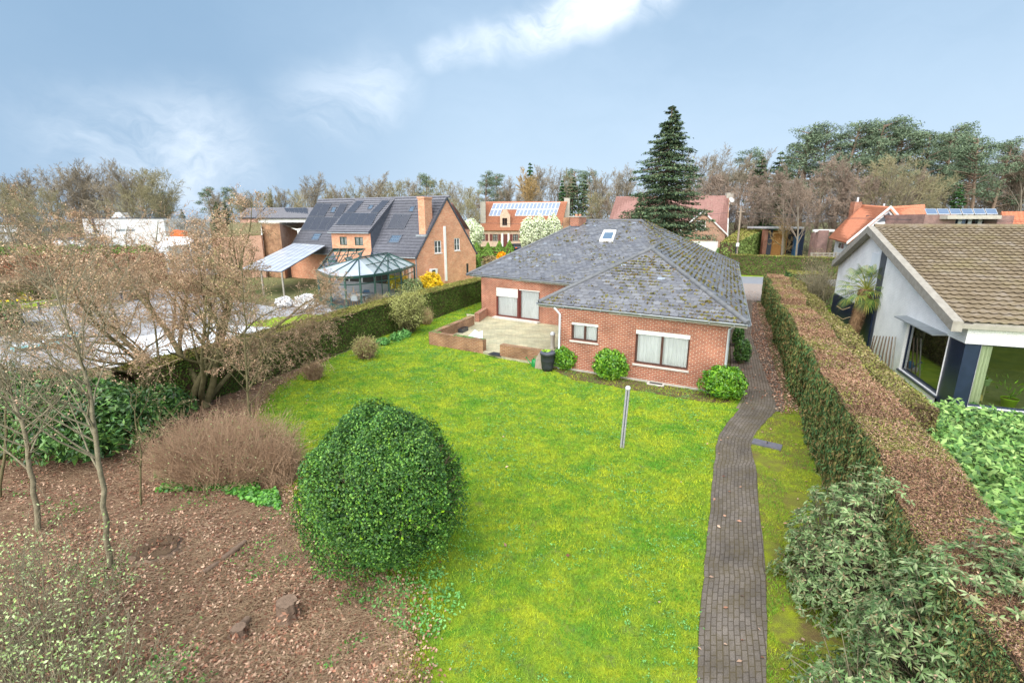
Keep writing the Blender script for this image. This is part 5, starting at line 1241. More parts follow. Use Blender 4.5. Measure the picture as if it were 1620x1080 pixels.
# ---- utility pole and wires
pb = G(1162.3, 432); pt = D(1172.3, 329, pb[1]+.2)
pl_ = thing('utility_pole', 'tall leaning wooden utility pole with a small white box behind the bungalow roof', 'utility pole', pb)
MB().tube([pb, pt], [.14, .10], 10).build('pole', 'pole_wood', pl_)
p = D(1166.7, 387, pb[1]-.2); MB().box(p-[.16, .1, .22], (.32, 0, 0), (0, .2, 0), (0, 0, .42)).build('junction_box', 'white_paint', pl_)
MB().tube([D(1165.3, 386, pb[1]-.15), D(1163.5, 405, pb[1]-.15)], .07, 6).build('cable_duct', 'black_plastic', pl_)
MB().box(pt-[.5, .05, .5], (1.0, 0, 0), (0, .1, 0), (0, 0, .1)).build('crossarm', 'pole_wood', pl_)
def wire(a, b, sag, name='wire', parent=None, r=.012):
    pts = [a+(b-a)*t-np.array([0, 0, sag*4*t*(1-t)]) for t in np.linspace(0, 1, 14)]; return MB().tube(pts, r, 4).build(name, 'black_plastic', parent)
wire(pt-[.3, 0, .4], D(700, 349, 66), .9, parent=pl_, r=.016); wire(pt-[0, 0, .9], np.array([95, 40, 8.2]), 1.1, parent=pl_, r=.016); wire(pt-[0, 0, .5], np.array([95, 40, 7.4]), 1.2, parent=pl_, r=.016); wire(pt-[0, 0, 1.4], D(1120, 352, 88), .5, parent=pl_, r=.014)

# ---- carport, brick pillars, rail fence
kc = c2(1150, 320, 6.75); cz_ = gz(86)
cpn = thing('carport', 'low black and wood carport with flat roof beyond the roadside hedge', 'carport', up(D(*kc(600, 440), 86), cz_))
def fb(mbx, f, x0, y0, x1, y1, Y, dep, z0=None):
    a, b = D(*f(x0, y0), Y), D(*f(x1, y1), Y); zz = b[2] if z0 is None else z0
    mbx.box([a[0], Y, zz], (b[0]-a[0], 0, 0), (0, dep, 0), (0, 0, a[2]-zz)); return mbx
fb(MB(), kc, 405, 290, 430, 430, 86, .8, cz_).build('brick_side', 'brick_red', cpn); fb(MB(), kc, 432, 285, 478, 440, 86.5, .6, cz_).build('black_panel', 'anthracite', cpn)
fb(MB(), kc, 480, 305, 582, 440, 87, .3, cz_).build('timber_panel', 'timber_warm', cpn); fb(MB(), kc, 586, 308, 640, 440, 87.5, .3, cz_).build('timber_panel', 'timber_warm', cpn)
fb(MB(), kc, 770, 285, 818, 450, 85.5, .8, cz_).build('black_panel', 'navy_paint', cpn); fb(MB(), kc, 640, 300, 770, 440, 91, .2, cz_).build('back_wall', 'dark_inside', cpn)
fb(MB(), kc, 425, 262, 822, 282, 85, 7).build('flat_roof', 'alu', cpn)
fb(MB(), kc, 742, 365, 770, 440, 85.3, .8, cz_).build('blue_bin', 'blue_plastic', None); tag(bpy.data.objects['blue_bin'], 'blue bin standing at the open bay of the black carport', 'bin')
pgt = thing('brick_pergola', 'brick pillars carrying white beams next to the orange roofed house', 'pergola', up(D(*kc(1000, 520), 72), gz(72)))
for x0, x1, y0, Y in ((925, 968, 325, 73), (985, 1060, 300, 70)): fb(MB(), kc, x0, y0, x1, 520, Y, .6, gz(72)).build('pillar', 'brick_purple', pgt)
for x0, x1, y0, Y in ((940, 1150, 290, 70.2), (960, 1060, 300, 73)): fb(MB(), kc, x0, y0, x1, y0+24, Y, .5).build('beam', 'curtain_white', pgt)
rf = thing('rail_fence', 'pale wooden rail fence above the roadside hedge near the orange roofed house', 'fence', up(D(1310, 405, 62), gz(62)))
for i in range(6): p = D(1284+i*9.6, 401, 62-i*.3); MB().box(up(p, 0)-[.07, .07, 0], (.14, 0, 0), (0, .14, 0), (0, 0, p[2]+.12)).build('post', 'timber_grey', rf)
for y in (401.5, 405.5): a, b = D(1282, y, 62), D(1338, y, 60.3); MB().box(a, b-a, (0, .06, 0), (0, 0, .12)).build('rail', 'timber_grey', rf)

# ---- orange roofed house
oh = thing('orange_roof_house', 'house with orange tiled roofs and a pale gable, beyond the palm and the white house', 'house', (42, 62, 0))
A0, B0, C0, D0 = D(1339, 384, 58), D(1408.6, 327, 60), D(1361, 323.5, 71), D(1311, 376, 69)
roofq('roof_slope', oh, [A0, D0, C0, B0], 'tile_orange', .2, 4)
A1 = D(1438, 361, 57.5); A1 = B0+(A1-B0)*1.6; E1 = A1+np.array([5, 1.0, 0]); F1 = D(1462.5, 323.5, 64); A1b = A1+(C0-B0)
roofq('roof_slope', oh, [A1, D(1475, 400, 60), F1, B0], 'tile_orange', .2, 4)
gw_ = [up(A0, 0)+[1.2, .4, 0], up(A1, 0)+[0, .4, 0], A1+[0, .4, -.2], B0+np.array([0, .4, -.25]), A0+[.8, .4, -.2]]
MB().poly(gw_).build('gable_wall', 'white_render', oh)
tp = B0+np.array([0, .36, -.5]); MB().poly([tp-[0, 0, 0], tp+(A0-B0)*.36, tp+(A1-B0)*.23]).build('gable_panel', 'anthracite', oh)
for a0, b0 in ((A0, B0), (B0, A1)): MB().prism([a0-np.array([0, 0, .15]), b0-np.array([0, 0, .15]), b0+np.array([0, 0, .1]), a0+np.array([0, 0, .1])], (0, -.15, 0)).build('verge_board', 'white_paint', oh)
WO = Wall(up(D0, 0)[:2]+[1.0, 0], gw_[0][:2]); mb = MB(); rr_ = WO.rect(1326, 383, 1334, 395); WO.face(mb, [(0, 0), (WO.L, 0), (WO.L, A0[2]), (0, A0[2])], (rr_,), .1); mb.build('wall', 'white_render', oh); window(WO, oh, rr_, 2, 1, 'white_paint', None, None, rec=.08, fw=.08)
p = D(1358, 330, 69); MB().box(p-[.6, 0, 2], (1.0, 0, 0), (0, .9, 0), (0, 0, 2.9)).build('chimney', 'brick_red', oh); MB().tube([p+[0, .4, .8], p+[0, .4, 1.5]], .14, 8).build('flue_pipe', 'alu', oh)
p = D(1399, 322, 66); MB().tube([p-[0, 0, .8], p], .12, 8).build('flue_pipe', 'alu', oh)
for i in range(3): x = 1390+i*11.5; m = MB(); m.box(D(x, 357.5, 59.6), (.7, 0, 0), (0, .05, 0), (0, 0, .35)); m.build('window', 'dark_inside', oh)
# ---- flat roofed brick building with slanted panels
sb = thing('flat_roof_house', 'purple brick flat roofed house with tilted blue solar panels above the white house ridge', 'house', (50, 50, 0))
fb(MB(), lambda x, y: (x, y), 1464, 339, 1505, 380, 54, 9, 0).build('wall', 'brick_purple', sb); fb(MB(), lambda x, y: (x, y), 1580, 341, 1596, 380, 53.5, 9, 0).build('wall', 'brick_purple', sb)
fb(MB(), lambda x, y: (x, y), 1505, 346, 1567, 380, 55, .1, 0).build('window_band', 'dark_glass', sb); fb(MB(), lambda x, y: (x, y), 1505, 346, 1567, 380, 56.5, .1, 0).build('blind', 'curtain_dim', sb)
fb(MB(), lambda x, y: (x, y), 1500, 340.5, 1584, 346.5, 53, 3).build('concrete_beam', 'concrete', sb); fb(MB(), lambda x, y: (x, y), 1567, 346.5, 1580, 380, 55.5, 6, 0).build('wall', 'brick_red', sb)
for x in (1518, 1534, 1550, 1566): fb(MB(), lambda x_, y: (x_, y), x-1, 346.5, x+1, 362, 54.8, .1).build('window_post', 'alu', sb)
for i in range(6):
    a, b, c, d = D(1466+i*19, 339.5, 54), D(1483.5+i*19, 339.5, 54), D(1480+i*19, 331, 56), D(1462.5+i*19, 331, 56); nn_ = plane(a, b, c)[1]
    f = MB().prism([a, b, c, d], nn_*.06).build('solar_panel', 'alu', sb); q_ = [a, b, c, d]; MB().poly([lerpq(q_, s_, t_)+nn_*.064 for s_, t_ in ((.04, .05), (.96, .05), (.96, .95), (.04, .95))]).build('cell_sheet', 'solar_blue', f)
o2 = thing('orange_roof_house', 'bright orange tiled roof at the right edge of the photo above the white house ridge', 'house', (62, 58, 0))
a, b, c, d = D(1592, 362, 52), D(1690, 362, 52), D(1690, 334, 60), D(1584, 335, 60); roofq('roof_slope', o2, [a, b, c, d], 'tile_orange', .2, 4); MB().box(up(a, 0)+[.6, .4, 0], (7, 0, 0), (0, 9, 0), (0, 0, a[2]-.1)).build('wall', 'white_render', o2)

# ---- left: white flat-roofed house, annex, barn, pink house ...
ide = lambda x, y: (x, y)
wf = thing('white_flat_house', 'white flat roofed house with a dark downpipe, behind the brown hedge at the left', 'house', up(D(190, 380, 75), 0))
wa0, wa1 = D(129.5, 345.5, 75), D(258, 344.5, 80); WW = Wall(wa0[:2], wa1[:2]); zt3 = wa0[2]
wwr = WW.rect(182, 362, 215, 367); mb = MB(); WW.face(mb, [(0, 0), (WW.L, 0), (WW.L, zt3), (0, zt3)], (wwr,), .1); mb.build('wall', 'brick_paleblock', wf); window(WW, wf, wwr, 2, 1, 'white_paint', 'curtain_white', None, rec=.08, fw=.08)
Ww2 = Wall(wa1[:2], wa1[:2]+[2, 9]); mb = MB(); Ww2.face(mb, [(0, 0), (9, 0), (9, zt3), (0, zt3)]); mb.build('wall', 'brick_paleblock', wf)
Ww3 = Wall(wa0[:2]+[1, 9], wa0[:2]); mb = MB(); Ww3.face(mb, [(0, 0), (Ww3.L, 0), (Ww3.L, zt3), (0, zt3)]); mb.build('wall', 'brick_paleblock', wf)
m = MB(); WW.box(m, -.1, WW.L+.1, zt3, zt3+.12, -9, .12); m.build('flat_roof', 'anthracite', wf)
uu = WW.pix(151, 370)[0]; MB().tube([WW.P(uu, zt3, .12), WW.P(uu, 0, .12)], .14, 8).build('downpipe', 'anthracite', wf)
fb(MB(), ide, 84, 379, 137, 396, 72, 3, 0).build('annex_wall', 'white_render', wf); fb(MB(), ide, 82, 376.8, 138, 379.2, 71.8, 3.4).build('annex_roof', 'anthracite', wf)
an = fb(MB(), ide, 109, 386, 123.5, 395, 71.9, .09).build('annex_window', 'navy_paint', wf); fb(MB(), ide, 110.6, 387.4, 122, 395, 71.86, .03).build('pane', 'sky_glass', an)
fb(MB(), ide, 95, 369.5, 134, 377, 82, 4).build('brick_shed_wall', 'brick_far', wf)
p0, p1_, p2_, p3_ = D(176, 344.5, 79), D(199, 344.5, 79), D(190, 336, 80), D(183, 336, 80); m = MB().prism([p0, p1_, p2_, p3_], (0, 1.5, 0)); m.build('roof_lantern', 'alu', wf)
lb_ = thing('low_white_building', 'long low white building at the left edge of the photo beyond the parked van', 'building', up(D(10, 380, 140), .9))
fb(MB(), ide, -60, 358, 43, 367, 140, 10).build('wall', 'white_render', lb_); fb(MB(), ide, -60, 356.8, 44, 358.4, 139.6, 10.5).build('flat_roof', 'alu', lb_); 
for x in (-50, -10, 20, 40): fb(MB(), ide, x, 367, x+2, 381, 140, .4, gz(140)).build('column', 'concrete', lb_)
vn = thing('white_van', 'white van parked at the left edge before the low white building', 'van', up(D(-2, 384, 122), gz(122)))
vb = D(-2, 384, 122); z_ = gz(122); X = lambda x, z: np.array([vb[0]+x, 122, z_+z])
MB().prism([X(-3.2, .35), X(2.6, .35), X(2.7, 1.0), X(2.0, 1.25), X(1.25, 2.0), X(-3.2, 2.2)], (0, 1.9, 0)).build('body', 'white_paint', vn)
MB().prism([X(1.0, 1.2), X(1.85, 1.25), X(1.2, 1.85), X(1.0, 1.85)], (0, -.02, 0)).build('side_window', 'dark_inside', vn)
for x in (-2.1, 1.7): MB().tube([X(x, .35)+[0, -.02, 0], X(x, .35)+[0, .2, 0]], .36, 12).build('wheel', 'black_plastic', vn)
ba = thing('brick_barn', 'brown brick barn with low mossy roof between the bare trees and the orange brick house', 'barn', up(D(430, 390, 56), 0))
b1, b2, b3 = D(413, 354, 57), D(442, 353.5, 55), D(470, 362, 62); Wb1, Wb2 = Wall(b1[:2], b2[:2]), Wall(b2[:2], b3[:2])
for Wl, pr in ((Wb1, [(0, 0), (Wb1.L, 0), (Wb1.L, b2[2]), (0, b1[2])]), (Wb2, [(0, 0), (Wb2.L, 0), (Wb2.L, b3[2]-.2), (0, b2[2])])): mb = MB(); Wl.face(mb, pr); mb.build('wall', 'brick_far' if Wl is Wb2 else 'brick_brown', ba)
l1, l2, l3, l4 = D(335, 377, 56), D(413, 372, 56), b1, D(366, 354.5, 66)
MB().prism([l1, l2, l3, l4], (0, 0, .15)).build('low_roof', 'bark_moss', ba); MB().prism([up(l1, 0), up(l2, 0), l2, l1], (0, .3, 0)).build('wall', 'brick_far', ba)
MB().prism([b1, b2, b3, b1+[6, 9, 0]], (0, 0, .12)).build('roof_edge', 'concrete', ba)
ph = thing('pink_house', 'small pink rendered house with grey roof left of the orange brick house roof', 'house', up(D(391, 350, 100), .8))
def ghouse(t, x0, x1, yr, ye, yb, Y, dep, rm, wm, pr=0):
    a, b = D(x0, ye, Y), D(x1, ye, Y); r = D(x0, yr, Y+dep/2)[2]; z0 = min(D(x0, yb, Y)[2], a[2]-.5) ; z0 = gz(Y)
    MB().box(up(a, z0), (b[0]-a[0], 0, 0), (0, dep, 0), (0, 0, a[2]-z0)).build('wall', wm, t)
    q = [a-[.3, .4, 0], up(b, a[2])+[.3, -.4, 0], np.array([b[0]+.3, Y+dep/2, r]), np.array([a[0]-.3, Y+dep/2, r])]; roofq('roof_slope', t, q, rm, .15, 3)
    q2 = [q[1]+np.array([0, dep+.8, 0]), q[0]+np.array([0, dep+.8, 0]), q[3], q[2]]; roofq('roof_slope', t, q2, rm, .15, tl=False)
    for x in (a[0], b[0]): MB().poly([(x, Y, a[2]), (x, Y+dep, a[2]), (x, Y+dep/2, r)]).build('gable_wall', wm, t)
plain('pink_render', (.62, .36, .28), (.68, .42, .34), 2, .9)
ghouse(ph, 379, 403, 329, 344.5, 362, 100, 8, 'tile_dark', 'pink_render')
ch2 = thing('cream_house', 'cream walled house with long dark grey roof, left of the orange brick house', 'house', up(D(440, 360, 98), .8))
ghouse(ch2, 408, 492, 328.5, 345, 363, 98, 9, 'tile_dark', 'curtain_white'); 
q = [D(456, 343, 99.2), D(489, 342, 99.2), D(486, 330.5, 101.9), D(450, 331, 101.9)]; nq = plane(*q[:3])[1]; panels(ch2, [v+nq*.2 for v in q], 5, 2, nq, 'solar_black', 'anthracite')
# white canopies and the orange cover beyond the brown hedge
for nm_, lab, pts, mt in (('white_canopy', 'smaller and nearer of two white garden canopies beyond the bare magnolia', [(222, 396), (262, 398), (255, 391), (240, 389.5)], 'white_cover'), ('white_canopy', 'larger and farther of two white garden canopies beyond the bare magnolia', [(248, 392), (300, 386), (316, 376), (262, 375)], 'white_cover')):
    t = thing(nm_, lab, 'canopy', up(D(pts[0][0]+15, 396, 58), 0)); Y0 = 58 if 'smaller' in lab else 64
    pp = [D(pts[0][0], pts[0][1], Y0), D(pts[1][0], pts[1][1], Y0), D(pts[2][0], pts[2][1], Y0+5), D(pts[3][0], pts[3][1], Y0+5)]
    MB().prism(pp, (0, 0, .1)).build('cloth', mt, t)
    for v in pp: MB().tube([up(v, 0), v], .06, 6).build('post', 'alu', t)
p = D(279, 369.5, 70); tag(MB().prism([p+[-1, 0, -.5], p+[1, 0, -.4], p+[.9, 0, .3], p+[-.2, 0, .5], p+[-.9, 0, .2]], (0, 1, 0)).build('orange_cover', 'orange_plastic'), 'bright orange cover beyond the white garden canopies', 'cover')
MB().box(up(p, 0)-[1, 0, 0], (2.2, 0, 0), (0, 1, 0), (0, 0, p[2]-.5)).build('shed_wall', 'timber_grey', None); tag(bpy.data.objects['shed_wall'], 'grey timber store carrying the bright orange cover', 'shed')
# pool cover, deck, pool float
pc = thing('covered_pool', 'swimming pool under a bluish white cover behind the left hedge', 'pool', up(G(280, 545), 0))
pp = [G(x, y, .12) for x, y in ((140, 546), (335, 513), (452, 519), (392, 537), (215, 588), (150, 578))]; MB().prism([v-[0, 0, .12] for v in pp][::-1], (0, 0, .09)).build('coping', 'concrete', pc); cc = sum(pp)/6
MB().prism([(v-cc)*.97+cc-[0, 0, .01] for v in pp][::-1], (0, 0, .05)).build('cover_sheet', 'white_cover', pc)
dk = MB(); 
for i in range(14):
    a, b = np.array(G(22+i*3.0, 545-i*.2, .3)), np.array(G(38+i*2.2, 508, .3)); dk.prism([a, b, b+[.14, 0, 0], a+[.14, 0, 0]], (0, 0, -.3))
tag(dk.build('wooden_deck', 'timber_grey'), 'small grey wooden deck beside the pool at the left edge of the photo', 'deck')
for i, (x, y) in enumerate(((60, 552), (90, 538))):
    p = G(x, y); t = thing('pool_lounger', ['teal and white lounger on the pool terrace, nearer the left edge', 'teal and white lounger on the pool terrace, nearer the white pool cover'][i], 'lounger', p, 'loungers by the pool'); d = nrm([.8, .6, 0]); s_ = np.array([-d[1], d[0], 0])
    MB().box(p-d*.9-s_*.33+[0, 0, .3], d*1.2, s_*.66, (0, 0, .1)).build('seat', 'white_cover', t); MB().prism([p+d*.3-s_*.33+[0, 0, .32], p+d*.3+s_*.33+[0, 0, .32], p+d*.85+s_*.33+[0, 0, .75], p+d*.85-s_*.33+[0, 0, .75]], (0, 0, .1)).build('backrest', 'white_cover', t)
    MB().box(p-d*.9-s_*.36+[0, 0, .2], d*1.8, s_*.72, (0, 0, .09)).build('frame', 'teal_plastic', t)
    for a_ in (-.8, .7):
        for b_2 in (-.3, .3): MB().tube([p+d*a_+s_*b_2, p+d*a_+s_*b_2+[0, 0, .2]], .03, 6).build('leg', 'teal_plastic', t)
gr_ = thing('garden_rail', 'low dark rail with posts between the daffodil lawn and the pool terrace', 'rail', up(G(120, 492), 0)); ra_ = [G(x, y, .9) for x, y in ((-60, 497), (60, 478), (118, 471), (190, 462), (240, 453))]
MB().tube(ra_, .035, 6).build('top_rail', 'pipe_grey', gr_)
for v in ra_: MB().box(up(v, 0)-[.05, .05, 0], (.1, 0, 0), (0, .1, 0), (0, 0, .9)).build('post', 'anthracite', gr_)
# far side of the bungalow drive: white street bracket
# ================================================================== hedges
def strip_hedge(name, label, base, z0, z1, mats, dens, size, body='soil', **k):
    """base: counter-clockwise ground quad (x,y)"""
    return hedge(name, label, prism_patches(base, z0, z1, top=len(mats)-1), mats=mats, dens=dens, size=size, dmat=body, **k)
# left hedge, along the garden boundary
hb = [G(775, 473)[:2], G(603.5, 531.7)[:2], G(520.5, 563.7)[:2], G(444, 593.5)[:2], G(330, 636)[:2], G(230, 672)[:2]]
hp = []; off_ = []
for i, p in enumerate(hb):
    a, b = hb[max(0, i-1)], hb[min(len(hb)-1, i+1)]; d = nrm(np.append(b-a, 0)); o = np.array([-d[1], d[0]]); o = o if o[0] < 0 else -o; off_.append(o)
HL = 1.75
for i in range(len(hb)-1):
    a, b = np.array([*hb[i], 0.]), np.array([*hb[i+1], 0.]); oa, ob = np.append(off_[i], 0)*1.25, np.append(off_[i+1], 0)*1.25; up_ = np.array([0, 0, HL])
    hp += [([b, a, a+up_+oa*.04, b+up_+ob*.04], 0), ([b+up_, a+up_, a+up_+oa, b+up_+ob], 1), ([a+oa, b+ob, b+ob+up_, a+oa+up_], 0)]
a = np.array([*hb[0], 0.]); oa = np.append(off_[0], 0)*1.25; hp.append(([a, a+oa, a+oa+up_, a+up_], 0))
hedge('yew_hedge', 'long clipped dark green hedge with olive top between the lawn and the left neighbour', hp, mats=('leaf_hedge', 'leaf_hedge_top'), dens=900, size=(.065, .038), step=.25, amp=.05, group=None)
# long hedge on the right: green cypress side, brown clipped top
nL = [np.array([20.7, 39.6]), np.array([8.81, 13.15]), np.array([6.04, 6.73]), np.array([3.4, .8])]
dR = nrm(np.append(nL[0]-nL[1], 0))[:2]; oR = np.array([dR[1], -dR[0]]); HR = 2.2; patches = []; side = []
L_tot = np.linalg.norm(nL[0]-nL[3]); N_ = 26
def wob(t): return .14*math.sin(t*.9)+.09*math.sin(t*2.3+1)
pl2 = []
for i in range(N_+1):
    t = L_tot*i/N_; j = 0; p = nL[3]; s_ = t
    for a, b in ((nL[3], nL[2]), (nL[2], nL[1]), (nL[1], nL[0])):
        l = np.linalg.norm(b-a)
        if s_ <= l or b is nL[0]: p = a+(b-a)*min(1, s_/l); break
        s_ -= l
    pl2.append((p+oR*wob(t)*.6, HR+.09*math.sin(t*.7)+.06*math.sin(t*1.9)))
for i in range(N_):
    (a, za), (b, zb3) = pl2[i], pl2[i+1]; a3, b3, o3 = np.append(a, 0), np.append(b, 0), np.append(oR, 0)
    W1 = 1.15
    patches.append(([a3, b3, b3+[0, 0, zb3], a3+[0, 0, za]][::-1], 0))
    patches.append(([a3+[0, 0, za], b3+[0, 0, zb3], b3+o3*W1+[0, 0, zb3+.02], a3+o3*W1+[0, 0, za+.02]][::-1], 1 if (i*7) % 5 else 2))
    # narrow gap, then the neighbour's own strip
    patches.append(([a3+o3*W1, b3+o3*W1, b3+o3*W1+[0, 0, zb3], a3+o3*W1+[0, 0, za]], 0))
    patches[-1] = (patches[-1][0], 0)
E2 = pl2[-1]; a3 = np.append(E2[0], 0); patches.append(([a3, a3+o3*1.15, a3+o3*1.15+[0, 0, E2[1]], a3+[0, 0, E2[1]]], 0))
lh = hedge('cypress_hedge', 'long tall cypress hedge with a brown clipped top along the right side of the path', patches, mats=('leaf_cypress', 'clipped_brown', 'clipped_green'), dens=1500, size=(.07, .02), step=.3, amp=.07, rnd=1.0, jit=.03, lod=True)
# sprays, twigs and pale cuttings on the top
def on_top(n, mat, L, Wd, u0=0., u1=1.15, name='cuttings', dense=None, par=lh, zoff=.03, t0=.0, t1=1.):
    t = t0+(t1-t0)*rng.random(n); k_ = t*N_; i = np.minimum(k_.astype(int), N_-1); f = (k_-i)[:, None]
    A = np.array([p for p, _ in pl2]); Z = np.array([z for _, z in pl2]); P = A[i]*(1-f)+A[i+1]*f; z = Z[i]*(1-f[:, 0])+Z[i+1]*f[:, 0]
    P = np.c_[P+oR*(u0+(u1-u0)*rng.random((n, 1))), z+zoff+.02*rng.normal(size=n)]
    if dense is not None: P = P[sn(P, .8, 2.)+.3*rng.normal(size=len(P)) > dense]
    sc_ = np.clip(np.hypot(P[:, 0], P[:, 1])/14, .45, 1.4)[:, None]; MB().arr(leaves(P, np.tile([0, 0, 1.], (len(P), 1)), L*sc_, Wd*sc_, .5)).build(name, mat, par)
on_top(30000, 'clipped_pink', .075, .012, dense=.15); on_top(30000, 'clipped_brown', .06, .018); on_top(50000, 'leaf_hedge_top', .055, .022, dense=.22); on_top(9000, 'clipped_pink', .12, .010, u0=.5, dense=.1, name='cut_twigs')
side_sprays = []
n = 60000; t = rng.random(n)**1.5; k_ = t*N_; i = np.minimum(k_.astype(int), N_-1); f = (k_-i)[:, None]; A = np.array([p for p, _ in pl2]); P = A[i]*(1-f)+A[i+1]*f
clump = np.sin(t*L_tot*7.3)+np.sin(t*L_tot*17.1+2); P = np.c_[P-oR*(.02+.06*(clump[:, None]*.5+.5)+.04*rng.random((n, 1))), HR*rng.random(n)**.9]
sc_ = np.clip(np.hypot(P[:, 0], P[:, 1])/15, .35, 1.3)[:, None]; MB().arr(leaves(P, np.tile([-oR[0], -oR[1], .2], (n, 1)), .14*sc_, .04*sc_, .4, axis=np.tile([0, 0, 1.], (n, 1)), arnd=.35)).build('side_sprays', 'leaf_cypress', lh)
# second, lower strip belonging to the neighbour
pt2 = []
for i in range(N_):
    (a, za), (b, zb3) = pl2[i], pl2[i+1]; g0 = 1.32+.06*math.sin(i*1.7); g1_ = 1.32+.06*math.sin((i+1)*1.7); w_ = .75
    if i < 7: continue
    a3, b3 = np.append(a, 0), np.append(b, 0); h0 = za-.12; h1 = zb3-.12
    pt2.append(([a3+o3*g0+[0, 0, h0], a3+o3*(g0+w_)+[0, 0, h0-.08], b3+o3*(g1_+w_)+[0, 0, h1-.08], b3+o3*g1_+[0, 0, h1]], 1 if i % 3 else 0))
    pt2.append(([a3+o3*g0, a3+o3*g0+[0, 0, h0], b3+o3*g1_+[0, 0, h1], b3+o3*g1_], 0))
    pt2.append(([a3+o3*(g0+w_), b3+o3*(g1_+w_), b3+o3*(g1_+w_)+[0, 0, h1-.08], a3+o3*(g0+w_)+[0, 0, h0-.08]], 0))
a3 = np.append(pl2[7][0], 0); zz_ = pl2[7][1]-.12; pt2.append(([a3+o3*1.32, a3+o3*2.07, a3+o3*2.07+[0, 0, zz_-.08], a3+o3*1.32+[0, 0, zz_]], 0))
h2 = hedge('conifer_hedge', 'narrower greyish green hedge strip between the long brown topped hedge and the white house', pt2, mats=('clipped_green', 'clipped_green'), dens=900, size=(.07, .025), step=.3, amp=.06, rnd=1., jit=.04, lod=True)
# laurel bed in front of the white house
lb = [G(1417, 622, 1.55)[:2], G(1500, 640, 1.5)[:2], G(1700, 668, 1.5)[:2], np.array([14.5, 6.0]), np.array([9.0, 6.0]), G(1600, 850, 1.55)[:2], G(1500, 735, 1.55)[:2]]
lt_ = thing('laurel_bed', 'broad bed of glossy light green laurel in front of the white house window', 'laurel bed', (11.5, 10, 0))
pol = [(p[0], p[1]) for p in lb]; MB().prism([(p[0], p[1], 0) for p in ccw(pol)][::-1], (0, 0, 1.25)).build('stem_mass', 'soil', lt_)
n = 36000; P = sample(pol, n); z = 1.38+.16*sn(np.c_[P, P[:, :1]*0], 1.1)+.12*rng.normal(size=n); P3 = np.c_[P, z]
MB().arr(leaves(P3, np.tile([-.15, -.35, 1.], (n, 1)), .15, .062, .55)).build('foliage', 'leaf_laurel', lt_)
cpo = ccw(pol)
for i in range(len(cpo)):
    a, b = np.array([*cpo[i], 0]), np.array([*cpo[(i+1) % len(cpo)], 0]); q = [a, b, b+[0, 0, 1.4], a+[0, 0, 1.4]]; P, N = patch_pts(q, int(area(q)*260)); MB().arr(leaves(P+N*.05, N, .15, .06, .7)).build('side_foliage', 'leaf_laurel', lt_)

# rounded block at the far end of the long hedge, roadside hedges
def gblock(name, label, pix, z0, z1, mats, dens, size, **k):
    b = ccw([tuple(G(x, y, z0)[:2]) for x, y in pix]); return strip_hedge(name, label, b, z0, z1, mats, dens, size, **k)
bb = D(1240, 462, 40.5); cx_ = 22.6
q = [(21.9, 38.2), (24.2, 37.2), (25.6, 40.6), (23.2, 41.6)]
hedge('hedge_block', 'rounded hedge block with an ochre top at the far end of the long hedge', prism_patches(ccw(q), 0, 2.25, top=1, taper=.14), mats=('leaf_dark', 'leaf_hedge_top'), dens=420, size=(.09, .05), step=.3, amp=.12)
ra, rb_ = G(1150, 434), G(1330, 443); dd_ = nrm((rb_-ra)*[1, 1, 0]); o2_ = np.array([-dd_[1], dd_[0], 0]); o2_ = o2_ if o2_[1] > 0 else -o2_
hedge('roadside_hedge', 'long clipped olive hedge on the far side of the road at the right', prism_patches(ccw([tuple(v[:2]) for v in (ra, rb_+dd_*6, rb_+dd_*6+o2_*1.3, ra+o2_*1.3)]), 0, 2.35, top=1), mats=('leaf_hedge', 'leaf_hedge_top'), dens=300, size=(.11, .07), step=.4, amp=.1)
t0_, t1_ = D(1163, 395, 61), D(1213, 370, 104)
q = ccw([(t0_[0], 61), (t0_[0]-1.9, 61), (t1_[0]-5.5, 104), (t1_[0], 104)]); 
zt4 = [4.9 if p[1] > 80 else 3.75 for p in q]
hedge('tall_hedge', 'tall pale green clipped hedge running away behind the utility pole', prism_patches(q, 0, 4, top=1, zs=zt4), mats=('hedge_tall', 'leaf_hedge_top'), dens=50, size=(.26, .15), step=.8, amp=.12)
# wire mesh fence by the tall hedge
# beech and laurel hedges at the left
q = [G(-160, 462), G(262, 444)]; d = nrm((q[1]-q[0])*[1, 1, 0]); o_ = np.array([-d[1], d[0], 0]); o_ = o_ if o_[1] > 0 else -o_
hedge('beech_hedge', 'reddish brown beech hedge crossing the left side of the photo behind the garden rail', prism_patches(ccw([tuple(v[:2]) for v in (q[0], q[1], q[1]+o_*1.2, q[0]+o_*1.2)]), 0, 2.9, top=1), mats=('leaf_beech', 'leaf_beech'), dens=130, size=(.14, .09), step=.5, amp=.15)
a, b = D(-120, 400, 57), D(232, 396, 57); hedge('laurel_hedge', 'bright green laurel hedge showing above the brown beech hedge at the left', prism_patches(ccw([(a[0], 57), (b[0], 57), (b[0], 58.3), (a[0], 58.3)]), 0, D(100, 391, 57)[2], top=1), mats=('leaf_shrub', 'leaf_laurel'), dens=90, size=(.2, .12), step=.5, amp=.3)
hedge('dark_hedge', 'short dark green hedge block at the left edge of the photo by the wooden deck', prism_patches(ccw([tuple(G(x, y)[:2]) for x, y in ((-120, 545), (36, 528), (36, 512), (-120, 522))]), 0, 1.4, top=1), mats=('leaf_dark', 'leaf_hedge'), dens=260, size=(.12, .07), step=.4, amp=.08)

